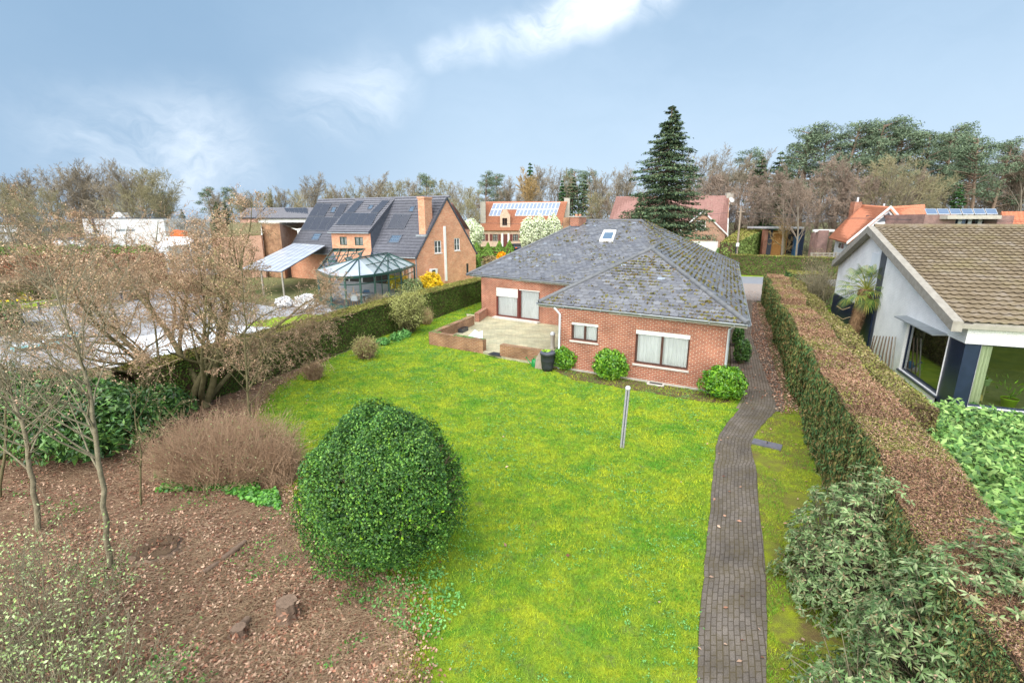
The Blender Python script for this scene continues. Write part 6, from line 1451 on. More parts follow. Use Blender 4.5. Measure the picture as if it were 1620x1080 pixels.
# ================================================================== shrubs near the camera
q = G(606, 914); bq = blobshrub('ball_shrub', 'big dome of glossy dark green evergreen leaves on the lawn in the foreground', (q[0], q[1]+.55, 0), 1.45, 1.4, 3.0, 'leaf_ball', 70000, (.048, .027), rough=.12, ph=1., rnd=.75, zc=.47, ntw=90)
c = np.array([q[0], q[1]+.55, 0]); n = 500; u = unit(rng.normal(size=(n, 3))); u[:, 2] = abs(u[:, 2]); P = c+u*[1.46, 1.4, 1.45]+[0, 0, 1.28]
MB().segs(P-u*.25, P+unit(u+[0, 0, .8])*.14*rng.random((n, 1)), .005, .003, 3).build('twig_tips', 'bark_mossy' if 'bark_mossy' in MATS else 'bark_moss', bq)
sh = np.repeat(P, 7, 0)+np.repeat(unit(u+[0, 0, .8]), 7, 0)*.16*rng.random((n*7, 1)); MB().arr(leaves(sh, np.repeat(u, 7, 0), .05, .026, 1.)).build('stray_shoots', 'leaf_shrub', bq)
MB().arr(leaves(P[:60]+u[:60]*.05, u[:60], .07, .04, .6)).build('yellow_leaves', 'lime_plastic', bq)
# rhododendron group at the lower right
def rhodo(name, label, c, rx, ry, h, n, seed, mat='leaf_rhodo', sparse=False):
    t = thing(name, label, 'rhododendron', c); rnd = np.random.default_rng(seed); c = np.array(c, float)
    u = unit(rnd.normal(size=(n, 3))); u[:, 2] = abs(u[:, 2])*1.0; rad = 1+.16*sn(u*3, 1., seed)-abs(rnd.normal(size=n))*(.16 if not sparse else .3)
    T = c+u*np.array([rx, ry, h])*rad[:, None]; T[:, 2] = np.maximum(T[:, 2], .1)
    m = 10; P = np.repeat(T, m, 0); ax = np.repeat(unit(u+[0, 0, .5]), m, 0); ring = unit(np.cross(ax, rnd.normal(size=(n*m, 3)))); lax = unit(ring+ax*.25*rnd.random((n*m, 1))-[0, 0, .12])
    MB().arr(leaves(P+lax*.055, ax, .095, .027, .35, axis=lax, arnd=.25)).build('foliage', mat, t)
    B = c+u*np.array([rx, ry, h])*.3*[1, 1, .1]; B[:, 2] = 0.02+.2*rnd.random(n); M = B*.45+T*.55+rnd.normal(size=(n, 3))*.06
    k_ = slice(0, n//2); MB().segs(B[k_], M[k_], .011, .008, 4).segs(M[k_], T[k_], .008, .004, 4).build('branches', 'bark_grey', t)
    MB().arr(leaves(T[:n//2]+ax[::m][:n//2]*.03, ax[::m][:n//2], .035, .016, .2)).build('flower_buds', 'bud_pink', t); return t
rhodo('rhododendron', 'large greyish green rhododendron leaning over the hedge at the lower right', (5.8, 7.0, 0), 1.05, 1.3, 2.25, 1500, 3)
rhodo('rhododendron', 'rhododendron at the extreme lower right corner with long glossy leaves', (5.8, 4.75, 0), 1.5, 1.35, 2.72, 2300, 4)
rhodo('rhododendron', 'tall rhododendron overhanging the near end of the brown topped hedge', (6.45, 3.9, 0), 1.3, 1.1, 2.8, 1300, 8)
rhodo('rhododendron', 'sparse rhododendron with many bare grey stems at the bottom right beside the path', (4.45, 4.6, 0), 1.05, 1.2, 1.4, 360, 5, sparse=True)
# trees -------------------------------------------------------------
def mktree(name, label, out, lv_trunk, lv_crown, base, bark, twig, k=(9, 7, 5, 4, 3, 3), minr=.006, group=None, buds=None, nb=0, bsize=(.04, .03), blv=(-1, -2), spread=.05, cat='tree', crown='crown'):
    t = thing(name, label, cat, base, group); tomb(out, lv_trunk, k, minr).build('trunk', bark, t); tomb(out, lv_crown, k, minr).build(crown, twig, t)
    if buds:
        E = np.concatenate([np.array(out[l][1]) for l in blv]+[(np.array(out[l][0])+np.array(out[l][1]))/2 for l in blv]); i = rng.integers(0, len(E), nb); P = E[i]+rng.normal(size=(nb, 3))*spread
        MB().arr(leaves(P, np.tile([0, 0, 1.], (nb, 1)), bsize[0], bsize[1], 1.3)).build('buds', buds, t)
    return t
# spreading magnolia-like tree behind the left bed: several leaning stems
tbase = G(312, 645); outs = None; rnd = np.random.default_rng(11)
spec = [(6, 9, .50, .75, .10, .03), (5, 7, .55, .75, .16, .05), (4, 6, .55, .8, .2, .05), (3, 4, .55, .8, .25, .02), (2, 0, .5, .8, .3, 0)]
outs = [([], [], [], []) for _ in spec]
for d0, L0, r0 in (((-.95, .15, .72), 5.6, .13), ((-.35, .35, 1.0), 5.4, .13), ((.25, .3, 1.), 5.2, .12), ((.55, .2, 1.1), 4.7, .12), ((-.55, -.3, .85), 4.4, .10), ((.35, -.35, .9), 4.2, .10), ((-1.1, .5, .45), 5.4, .1), ((.55, .5, 1.0), 4.4, .09)):
    cgrow(tbase+np.array([*(rnd.normal(size=2)*.12), 0]), nrm(d0), L0*1.17, r0, 0, spec, outs, rnd)
mktree('magnolia_tree', 'wide bare multi-stemmed tree full of pinkish brown buds, in the bed at the left', outs, (0, 1), (2, 3, 4), tbase, 'bark_moss', 'dead_twig', minr=.005, buds='bud_pink', nb=50000, bsize=(.05, .024), blv=(4, 3), spread=.035)
# saplings
def sapling(name, label, pix, r, seed, bark='bark_grey', H=None, nb=600, ang=.8, nbr=16, brl=.42, buds='bud_pink', lean=None):
    b = G(*pix[0]); pts = [b]
    for px, py in pix[1:]: pts.append(D(px, py, b[1]+ (pts[-1][2]*0)))
    rnd = np.random.default_rng(seed); t = thing(name, label, 'tree', b); n = len(pts); fine = []
    for i in range(n-1):
        for s_ in np.linspace(0, 1, 5)[:-1]: fine.append(pts[i]+(pts[i+1]-pts[i])*s_+rnd.normal(size=3)*.012)
    fine.append(pts[-1]); m_ = len(fine); rad = [r*(1-.8*i/(m_-1)) for i in range(m_)]; MB().tube(fine, rad, 8).build('trunk', bark, t)
    H_ = np.linalg.norm(pts[-1]-b); sp = [(4, 5, .5, .6, .12, .10), (3, 4, .5, .7, .2, .05), (2, 0, .5, .7, .2, 0)]; out = [([], [], [], []) for _ in sp]
    for k_ in range(nbr):
        f = .28+.7*(k_+.5)/nbr; i = int(f*(m_-1)); a_ = rnd.random()*6.28; d = nrm([math.cos(a_)*math.sin(ang), math.sin(a_)*math.sin(ang), math.cos(ang)])
        cgrow(fine[i], d, H_*brl*(1.15-f*.75)*(.7+.5*rnd.random()), max(rad[i]*.5, .008), 0, sp, out, rnd)
    tomb(out, (0, 1, 2), (5, 4, 3), .0035).build('crown', bark, t); E = ends(out, (1, 2)); i = rnd.integers(0, len(E), nb); P = E[i]+rnd.normal(size=(nb, 3))*.02
    MB().arr(leaves(P, np.tile([0, 0, 1.], (nb, 1)), .035, .02, 1.2)).build('buds', buds, t); return t
sapling('sapling', 'tallest slender bare sapling in the leaf litter, left of the twiggy brown shrub', [(173, 900), (166, 800), (152, 700), (140, 610), (126, 560), (95, 480), (75, 420)], .048, 21, nb=900, nbr=34, brl=.42)
sapling('sapling', 'forked bare sapling close to the left edge of the photo among the laurel', [(62, 840), (50, 760), (42, 690), (25, 640), (5, 600), (-15, 540)], .052, 22, nb=800, nbr=30, brl=.46)
sapling('sapling', 'thin bare sapling with upright branches at the lawn edge behind the twiggy brown shrub', [(397, 705), (393, 640), (389, 560), (387, 500), (382, 420)], .042, 23, 'bark_moss', nb=1400, nbr=26, brl=.42, ang=.75, buds='bud_olive')
sapling('sapling', 'very thin crooked sapling between the two larger saplings and the brown shrub', [(222, 800), (224, 720), (212, 650), (200, 600)], .022, 24, 'bark_moss', nb=250, nbr=8, brl=.4)
sapling('sapling', 'thin leaning stem at the far left edge of the photo', [(0, 790), (8, 700), (10, 630), (-5, 560)], .035, 25, 'bark_moss', nb=250, nbr=8, brl=.4)
# brown twiggy shrub, weeds, ivy
q = G(342, 775); twigshrub('twiggy_shrub', 'dense leafless reddish brown twiggy shrub in the left bed beside the dome shrub', (q[0]-.1, q[1]+.7, 0), 1.95, 1.15, 1.45, 'shrub_twig', 2000, 'leaf_lilac', 1400, (.03, .02), hv=.6, r=.0042, lean=.4, forks=3, seed=2)
q = G(436, 770); twigshrub('twiggy_shrub', 'tuft of stiff upright brown twigs right of the twiggy shrub, close to the dome shrub', (q[0], q[1]+.3, 0), .5, .45, 1.0, 'shrub_twig', 520, r=.0045, lean=.2, forks=2, seed=3)
iv = sample(ragged(gpoly([(270, 775), (420, 800), (450, 815), (445, 780), (330, 755), (250, 750)]), .15, .3, 8), 2200); P = np.c_[iv, .05+.10*rng.random(len(iv))]
tag(MB().arr(leaves(P, np.tile([0, -.3, 1.], (len(P), 1)), .09, .075, .5)).build('ivy', 'ivy'), 'patch of green ivy covering the ground below the twiggy brown shrub', 'ivy', kind='stuff')
# dark laurel mass at the left
for i, (px, py, rx, ry, h, n, lab) in enumerate(((90, 745, 2.1, 1.5, 2.2, 6500, 'large dark green laurel thicket behind the saplings at the left'), (-40, 720, 2.2, 1.6, 2.3, 6000, 'dark green laurel thicket running out of the photo at the left edge'), (205, 690, 1.3, 1.0, 1.3, 2800, 'lower dark laurel shrub between the thicket and the multi-stemmed tree'))):
    q = G(px, py); blobshrub('laurel_thicket', lab, (q[0], q[1]+.9, 0), rx, ry, h, 'leaf_dark', n, (.15, .05), rough=.16, ph=i*2.1, rnd=.9)
# budding shrub at the lower left corner
for i, (c, rx, ry, h, n, lab) in enumerate((((-5.6, 4.6, 0), 1.6, 1.0, 1.5, 170, 'shrub with pale green opening buds in the lower left corner of the photo'), ((-7.1, 6.0, 0), 1.3, 1.0, 1.9, 120, 'upright bare shrub with pale green bud tips at the left edge above the corner'), ((-3.9, 3.9, 0), 1.0, .7, .7, 60, 'small shrub with pale green bud tips at the bottom edge of the photo, left part'))):
    twigshrub('lilac_shrub', lab, c, rx, ry, h, 'bark_grey', n, 'leaf_lilac', n*16, (.045, .022), r=.0052, lean=.5, forks=3, seed=30+i)
# shrubs along the left hedge
def px_shrub(fn, name, label, px, py, **k): q = G(px, py); return fn(name, label, (q[0], q[1], 0), **k)
px_shrub(twigshrub, 'small_tree', 'small round topped olive green tree with a short trunk in front of the left hedge', 649, 527, rx=.95, ry=.95, h=2.35, mat='bark_moss', n=200, buds='olive_shrub', nb=11000, bsize=(.06, .035), cat='tree', r=.008, lean=.85, seed=41)
q = G(649, 527); tag(bpy.data.objects['small_tree'], cat='tree'); MB().tube([q, q+[0, 0, .9]], [.10, .07], 8).build('trunk', 'bark_moss', bpy.data.objects['small_tree'])
px_shrub(twigshrub, 'round_shrub', 'small rounded olive shrub on the lawn in front of the left hedge', 579, 567, rx=.55, ry=.5, h=.95, mat='shrub_twig', n=420, buds='olive_shrub', nb=3800, bsize=(.05, .03), lean=.75, seed=42)
px_shrub(twigshrub, 'round_shrub', 'low brownish shrub on the lawn left of the rounded olive shrub', 497, 600, rx=.45, ry=.4, h=.7, mat='shrub_twig', n=260, buds='bud_olive', nb=700, bsize=(.04, .025), lean=.7, seed=43)
px_shrub(twigshrub, 'straw_clump', 'small straw coloured clump of dry grass beside the small round topped tree', 675, 513, rx=.38, ry=.35, h=1.0, mat='straw', n=420, lean=.6, forks=1, seed=44)
for i, (x, y) in enumerate(((627, 538), (606, 545), (640, 533))): px_shrub(blobshrub, 'bulb_clump', ['clump of broad green leaves on the lawn below the small round topped tree', 'clump of low green leaves left of the small round topped tree', 'small clump of green leaves at the foot of the small round topped tree'][i], x, y, rx=.35, ry=.3, h=.35, mat='weed', n=260, size=(.22, .05), ntw=5)
# conservatory planting
def dist_shrub(name, label, px, py0, py1, Y, wpx, mat, n, size, kind='blob', **k):
    a, b = D(px, py1, Y), D(px, py0, Y); F = Y/math.cos(TH)*.97; r = wpx/FOC*F/2; z0 = gz(Y) if a[2] < gz(Y)+1.5 else a[2]; z0 = gz(Y); h = b[2]-z0
    if kind == 'blob': return blobshrub(name, label, (a[0], Y, z0), r, r*.85, h, mat, n, size, **k)
    return twigshrub(name, label, (a[0], Y, z0), r, r*.85, h, k.pop('twig', 'bark_grey'), n, mat, k.pop('nb', 2000), size, **k)
dist_shrub('forsythia', 'bright yellow forsythia beside the brick gable, behind the left hedge', 683, 432, 460, 44, 36, 'forsythia', 2400, (.13, .09), rough=.25)
dist_shrub('forsythia', 'yellow forsythia close to the right side of the conservatory', 629, 428, 462, 44.5, 26, 'forsythia', 1500, (.13, .09), rough=.2)
dist_shrub('rosemary_shrub', 'blue green shrub at the corner of the conservatory in front of the yellow forsythia', 652, 441, 470, 40.5, 44, 'leaf_rhodo', 1800, (.16, .05), rough=.2)
dist_shrub('dry_shrub', 'brown twiggy shrub rising above the left hedge in front of the conservatory', 598, 466, 490, 35.5, 46, 'bud_olive', 260, (.05, .03), 'twig', nb=1500, seed=50)
dist_shrub('blossom_shrub', 'white flowering shrub left of the conservatory, larger one', 487, 466, 490, 35, 34, 'blossom_bright', 1500, (.13, .11), rough=.25)
dist_shrub('blossom_shrub', 'white flowering shrub farther left, half hidden by the bare tree', 452, 470, 486, 36, 26, 'blossom_bright', 900, (.13, .11), rough=.25)
# daffodils
pp = sample([tuple(G(x, y)[:2]) for x, y in ((-60, 492), (50, 479), (52, 468), (-60, 474))], 420); P = np.c_[pp, .28+.06*rng.random(len(pp))]
tag(MB().arr(leaves(P, np.tile([0, -.6, .6], (len(P), 1)), .16, .15, .5)).build('daffodils', 'forsythia'), 'drift of yellow daffodils in the grass at the left', 'daffodils', kind='stuff')
pp = sample([tuple(G(x, y)[:2]) for x, y in ((110, 447), (128, 445), (128, 440), (110, 441))], 60); P = np.c_[pp, .3+.05*rng.random(len(pp))]
tag(MB().arr(leaves(P, np.tile([0, -.6, .6], (len(P), 1)), .2, .18, .5)).build('daffodils', 'forsythia'), 'small cluster of yellow daffodils at the foot of the brown beech hedge', 'daffodils', kind='stuff')
# shrubs between daffodil lawn and beech hedge
for i, (px, y0, y1, Y, w_, mt, lab) in enumerate(((60, 425, 455, 40, 60, 'bud_pink', 'bare brown shrub left of centre in the row before the beech hedge'), (150, 430, 462, 38, 70, 'bud_olive', 'olive brown shrub in the middle of the row before the beech hedge'), (215, 425, 458, 40, 60, 'bud_pink', 'bare brown shrub at the right end of the row before the beech hedge'), (8, 440, 465, 38, 50, 'bud_pink', 'bare brown shrub at the left edge of the photo before the beech hedge'))):
    dist_shrub('bare_shrub', lab, px, y0, y1, Y, w_, mt, 420, (.08, .05), 'twig', nb=2200, seed=60+i)
# driveway side, palm garden
dist_shrub('bare_fruit_tree', 'small bare branching tree between the long hedge and the palm', 1292, 425, 478, 34, 60, 'bud_olive', 230, (.05, .03), 'twig', nb=700, seed=70, lean=.8, cat='tree', r=.012)
for i, (px, py, w_) in enumerate(((1265, 470, 50), (1300, 480, 60), (1320, 470, 40), (1335, 490, 40))):
    q = G(px, py); blobshrub('low_shrub', ['low bright green shrub just right of the rounded hedge block', 'low green shrub under the small bare fruit tree', 'low green shrub left of the palm crown', 'low green shrub at the foot of the navy garage door'][i], (q[0], q[1], 0), 1.3, 1.1, .7, ['leaf_laurel', 'leaf_shrub', 'leaf_hedge_top', 'leaf_laurel'][i], 900, (.14, .08), rough=.3)
# palm
pbz = .0; pX = WG2.P(WG2.pix(1372, 500)[0], 0, 2.0); pX = D(1358, 520, pX[1]-1.0); base = np.array([pX[0]-.35, pX[1], 0]); top = D(1371, 458, pX[1])
pm = thing('palm_tree', 'windmill palm with a shaggy brown trunk in front of the white house gable', 'palm', base)
MB().tube([base, base*.5+top*.5+[-.04, 0, 0], top], [.20, .24, .27], 14).build('trunk', 'palm_fibre', pm)
n = 3800; f = rng.random((n, 1)); a_ = rng.random((n, 1))*6.283; P = base+(top-base)*f+np.c_[np.cos(a_), np.sin(a_), 0*a_]*(.21+.07*f); N = np.c_[np.cos(a_), np.sin(a_), .3+0*a_]
MB().arr(leaves(P, N, .2, .03, .3, axis=N+[0, 0, -1.0], arnd=.35)).build('fibre', 'palm_fibre', pm)
rnd = np.random.default_rng(9)
for k_ in range(36):
    az = k_*2.4+rnd.random()*.4; el = R(78)-R(118)*((k_+.5)/36)**.9; d = np.array([math.cos(az)*math.cos(el), math.sin(az)*math.cos(el), math.sin(el)]); Lp_ = .8+.15*rnd.random()
    P0 = top; P1 = top+d*Lp_*.6; P2 = P1+nrm(d-[0, 0, .25])*Lp_*.45; m = MB().tube([P0, P1, P2], [.022, .016, .012], 5)
    side_ = nrm(np.cross(d, [0, 0, 1.])); dd = nrm(P2-P1); upv = nrm(np.cross(side_, dd)); F_ = []
    for j in range(22):
        th = R(-105)+R(210)*j/21; v = dd*math.cos(th)+side_*math.sin(th); L_ = .62*(1-.25*abs(th)/R(105)); tip = P2+v*L_-np.array([0, 0, .14+.10*rnd.random()]); mid = P2+v*L_*.6
        w = nrm(np.cross(v, upv))*.016; F_.append([P2+w*.4, mid+w+upv*.01, tip, mid-w+upv*.01])
    m.arr(np.array(F_)); m.build('frond', 'palm_leaf', pm)
for y_ in (490, 505): MB().tube([D(1324, y_-6, pX[1]-1), D(1333, y_, pX[1]-1), D(1345, y_-4, pX[1]-.6)], .012, 5).build('bare_petiole', 'straw', pm)

# stumps, logs, dry stuff in the litter
def stump(px, py, r, h, label, tilt=0.):
    q = G(px, py); t = thing('tree_stump', label, 'stump', q); n = 30; rr = [1+.07*math.sin(i*1.9)+.05*math.sin(i*4.3)+.05*rng.normal() for i in range(n)]
    ring = lambda k_, z: [q+np.array([math.cos(6.283*i/n)*r*rr[i]*k_, math.sin(6.283*i/n)*r*rr[i]*k_, z+tilt*math.cos(6.283*i/n)]) for i in range(n)]
    V = np.array(ring(1.25, -.02)+ring(1.02, h*.4)+ring(.95, h)); F = [[k_*n+i, k_*n+(i+1) % n, (k_+1)*n+(i+1) % n, (k_+1)*n+i] for k_ in range(2) for i in range(n)]
    MB().mesh(V, F).build('bark', 'bark_brown', t); MB().poly(ring(.93, h+.003)).build('cut_face', 'soil' if h < .2 else 'bark_brown', t)
    f = rng.random(70)*6.283; P = q+np.c_[np.cos(f)*r*(1.1 if h > .2 else .9*rng.random(70)), np.sin(f)*r*(1.1 if h > .2 else .9*rng.random(70)), h+.02 if h < .2 else h*rng.random(70)] if h > .2 else q+np.c_[np.cos(f)*r*rng.random(70), np.sin(f)*r*rng.random(70), np.full(70, h+.015)]; MB().arr(leaves(P, np.c_[np.cos(f), np.sin(f), .3+0*f], .09, .035, .6)).build('weeds', 'dead_leaf', t)
stump(457, 978, .17, .34, 'weathered tree stump with a dark cut top below the dome shrub')
stump(250, 872, .40, .10, 'wide low rotting stump in the leaf litter right of the tall sapling')
stump(178, 908, .22, .06, 'flat grey stump at the foot of the tall sapling')
stump(380, 1010, .11, .22, 'narrow split stump in the leaf litter near the bottom edge')
for i, ((x0, y0), (x1, y1), r, lab) in enumerate((((352, 884), (388, 856), .05, 'broken log lying in the leaf litter right of the wide low stump'), ((322, 905), (345, 890), .045, 'short broken branch piece just left of the broken log'), ((365, 1010), (392, 978), .07, 'thick reddish split log near the narrow stump'))):
    a, b = G(x0, y0, r), G(x1, y1, r); m_ = a*.5+b*.5+[.03, 0, .02]; tag(MB().tube([a, m_, b], [r, r*1.15, r*.8], 9).build('fallen_log', 'bark_brown'), lab, 'log')
# ---- ground cover as stuff
lp = [tuple(p) for p in lawn]
def visible_density(P, k_=9.):   # fewer blades far away
    d = np.hypot(P[:, 0], P[:, 1]); return rng.random(len(P)) < np.minimum(1, (k_/np.maximum(d, 1))**2*1.2+.04)
P = sample(lawn, 1000000); P = P[visible_density(P, 8.)]; pathpoly = [tuple(p) for p in Lp]+[tuple(p) for p in Rp[::-1]]; P = P[~inpoly(P, pathpoly)]
n = len(P); H_ = .025+.035*rng.random(n)*(1+.6*sn(np.c_[P, P[:, :1]*0], 1.5)); dist = np.hypot(P[:, 0], P[:, 1]); w_ = .0045*np.maximum(1, dist/6); a_ = rng.random(n)*6.283
le = rng.normal(size=(n, 2))*.025; B = np.c_[P, np.zeros(n)]; s3 = np.c_[np.cos(a_)*w_, np.sin(a_)*w_, 0*a_]
tag(MB().arr(np.stack([B-s3, B+s3, B+np.c_[le, H_]], 1)).build('grass', 'grass_blade'), 'short mossy lime green lawn grass', 'grass', kind='stuff')
P = sample(strip, 60000); P = P[visible_density(P, 8.) & ~inpoly(P, pathpoly)]; P = P[sn(np.c_[P, P[:, :1]*0], 1.1) > -.35]; n = len(P); B = np.c_[P, np.zeros(n)]; a_ = rng.random(n)*6.283; s3 = np.c_[np.cos(a_)*.006, np.sin(a_)*.006, 0*a_]
tag(MB().arr(np.stack([B-s3, B+s3, B+np.c_[rng.normal(size=(n, 2))*.025, .03+.03*rng.random(n)]], 1)).build('grass', 'grass_blade'), 'patchy mossy grass on the strip between path and hedge', 'grass', kind='stuff')
# tiny rosette weeds on the lawn
P = sample(lawn, 15000); P = P[(sn(np.c_[P, P[:, :1]*0], .7, 1.) > -.0) & ~inpoly(P, pathpoly)]; n = len(P); B = np.repeat(np.c_[P, np.full(n, .035)], 6, 0)+rng.normal(size=(n*6, 3))*[.035, .035, .006]
tag(MB().arr(leaves(B, np.tile([0, 0, 1.], (len(B), 1)), .040*(.6+.7*rng.random((len(B), 1))), .02, .5)).build('lawn_weeds', 'weed'), 'low rosette weeds scattered through the lawn', 'weeds', kind='stuff')
# dead leaves: thick in the litter, sparse on lawn, path and drive
P = sample(litter, 26000); P = P[visible_density(P, 6.) & (sn(np.c_[P, P[:, :1]*0], .9, 4.) > .38)]; P = np.repeat(P, 3, 0)+rng.normal(size=(len(P)*3, 2))*.05; n = len(P)
tag(MB().arr(leaves(np.c_[P, .05+.03*rng.random(n)], np.tile([0, 0, 1.], (n, 1)), .05*(.5+.8*rng.random((n, 1))), .026, .6)).build('bed_weeds', 'ivy'), 'sparse patches of small green seedlings among the leaf litter', 'weeds', kind='stuff')
P = sample(litter, 130000); P = P[visible_density(P, 7.)]; P = P[sn(np.c_[P, P[:, :1]*0], 1.3, 2.)+.45*rng.normal(size=len(P)) > -.25]; n = len(P)
tag(MB().arr(leaves(np.c_[P, .02+.035*rng.random(n)], np.tile([0, 0, 1.], (n, 1)), .058*(.6+.8*rng.random((n, 1))), .036, .45)).build('fallen_leaves', 'dead_leaf'), 'thick litter of brown fallen leaves under the bare trees', 'fallen leaves', kind='stuff')
P = sample(litter, 60000); P = P[visible_density(P, 7.)]; n = len(P); a_ = rng.random(n)*6.283; L_ = .06+.16*rng.random((n, 1)); d = np.c_[np.cos(a_), np.sin(a_), .15*rng.normal(size=n)]; B = np.c_[P, .03+.03*rng.random(n)]
tag(MB().segs(B-d*L_, B+d*L_, .003, .002, 3).build('fallen_twigs', 'dead_twig'), 'dry twigs scattered over the leaf litter', 'twigs', kind='stuff')
P = np.concatenate([sample(lawn, 130), sample(pathpoly, 26), sample(strip, 60)]); n = len(P); tag(MB().arr(leaves(np.c_[P, .045+.01*rng.random(n)], np.tile([0, 0, 1.], (n, 1)), .085, .05, .3)).build('stray_leaves', 'dead_leaf'), 'stray brown leaves lying on lawn and path', 'fallen leaves', kind='stuff')
def edge_pts(poly, n, sd, keep=None):
    pl = [np.array(p[:2], float) for p in poly]; L_ = np.array([np.linalg.norm(pl[(i+1) % len(pl)]-pl[i]) for i in range(len(pl))]); i = rng.choice(len(pl), n, p=L_/L_.sum()); f = rng.random((n, 1))
    A = np.array(pl); B = np.roll(A, -1, 0); P = A[i]*(1-f)+B[i]*f+rng.normal(size=(n, 2))*sd; return P
eb = gpoly([(655, 1300), (655, 1010), (640, 930), (590, 905), (500, 840), (440, 745), (400, 665), (440, 612), (530, 560)]); Le = []
for i in range(len(eb)-1):
    k_ = int(np.linalg.norm(eb[i+1]-eb[i])*900); f = rng.random((k_, 1)); Le.append(eb[i]*(1-f)+eb[i+1]*f+rng.normal(size=(k_, 2))*.22)
P = np.concatenate(Le); P = P[visible_density(P, 8.)]; n = len(P)
tag(MB().arr(leaves(np.c_[P[::3], .035+.02*rng.random(len(P[::3]))], np.tile([0, 0, 1.], (len(P[::3]), 1)), .055, .034, .5)).build('edge_leaves', 'dead_leaf'), 'scattered brown leaves along the ragged edge of the lawn', 'fallen leaves', kind='stuff')
P = P+rng.normal(size=P.shape)*.1; B = np.c_[P, np.full(n, .005)]; a_ = rng.random(n)*6.283; s3 = np.c_[np.cos(a_)*.005, np.sin(a_)*.005, 0*a_]
tag(MB().arr(np.stack([B-s3, B+s3, B+np.c_[rng.normal(size=(n, 2))*.03, .05+.05*rng.random(n)]], 1)).build('edge_grass', 'grass_blade'), 'longer grass growing into the edge of the leaf litter', 'grass', kind='stuff')
drv = [(9.0, 15.2), (9.75, 15.2), (14.8, 26.6), (20, 37.5), (19.2, 38.2), (13.6, 26.8)]
P = sample(drv, 5200); n = len(P); P2 = sample([tuple(p) for p in dl]+[tuple(p) for p in dr[::-1]], 700); P = np.concatenate([P, P2]); n = len(P)
tag(MB().arr(leaves(np.c_[P, .035+.02*rng.random(n)], np.tile([0, 0, 1.], (n, 1)), .08, .05, .4)).build('drift_leaves', 'dead_leaf'), 'brown leaves drifted along the foot of the long hedge by the drive', 'fallen leaves', kind='stuff')
P = sample(gpoly([(600, 915), (700, 900), (740, 960), (690, 1010), (650, 1010), (560, 960)]), 700); n = len(P); tag(MB().arr(leaves(np.c_[P, .04+.03*rng.random(n)], np.tile([0, 0, 1.], (n, 1)), .07, .035, .5)).build('bed_edge_weeds', 'weed'), 'green weeds along the front foot of the dome shrub', 'weeds', kind='stuff')

# ================================================================== background trees
def conifer(base, H, Rm, seed, needle, bark='bark_pine', whorls=34, per=8, spray=46, size=(.34, .15), droop=.28, z0=.06, pw=.82):
    rnd = np.random.default_rng(seed); P, A, N = [], [], []; sp, sq, sr = [], [], []
    for w in range(whorls):
        f = (w+.3)/whorls; zw_ = H*(z0+(1-z0)*f); r = Rm*(1-f)**pw*(.66+.62*rnd.random())+.15
        for k_ in range(per if f < .9 else 5):
            z = zw_+H*.035*rnd.normal()*(1-f); az = 6.283*(k_+rnd.random()*.8)/per+w*.7; rr = r*(.7+.42*rnd.random()); d = np.array([math.cos(az), math.sin(az), 0]); m = max(4, int(spray*(rr/Rm+.12)))
            s_ = rnd.random(m)**.6; zz = z-droop*rr*s_*(1-.55*s_)+rnd.normal(size=m)*.06; lat = rnd.normal(size=m)*.20*rr*(s_*.9+.12); sd = np.array([-d[1], d[0], 0])
            Q = d*(s_*rr)[:, None]+sd*lat[:, None]; Q[:, 2] = zz+rnd.normal(size=m)*.05; P.append(Q); A.append(np.tile(d, (m, 1))+sd*np.sign(lat)[:, None]*.7-[0, 0, .35]); N.append(np.tile([0, 0, 1.], (m, 1))+d*.3)
            sp.append([0, 0, z]); sq.append(d*rr*.85+[0, 0, z-droop*rr*.4]); sr.append(.02+.015*rr)
    P = np.concatenate(P)+base; t = MB().arr(leaves(P, np.concatenate(N), size[0], size[1], .45, axis=unit(np.concatenate(A)), arnd=.4))
    tr_ = MB().tube([base, base+np.array([0, 0, H*.5]), base+np.array([0, 0, H*.99])], [Rm*.075, Rm*.04, .02], 8).segs(np.array(sp)+base, np.array(sq)+base, np.array(sr), .01, 3); return tr_, t
sb_ = np.array([D(1048, 380, 62)[0], 62, 0.]); spH = D(1052, 166, 62)[2]
tr_, cr_ = conifer(sb_, spH, 6.1, 5, 'needle_spruce', whorls=46, per=10, spray=170, size=(.36, .13), droop=.42, pw=.70); ts = thing('spruce_tree', 'very tall dark spruce rising behind the right half of the bungalow roof', 'tree', sb_); tr_.build('trunk', 'bark_pine', ts); cr_.build('crown', 'needle_spruce', ts)
s2b = np.array([D(1012, 380, 58)[0], 58, 0.]); tr_, cr_ = conifer(s2b, D(1020, 305, 58)[2], 2.9, 6, 'needle_spruce', whorls=20, per=8, spray=60, size=(.34, .15)); ts = thing('spruce_tree', 'smaller spruce in front of the left foot of the very tall spruce', 'tree', s2b); tr_.build('trunk', 'bark_pine', ts); cr_.build('crown', 'needle_spruce', ts)

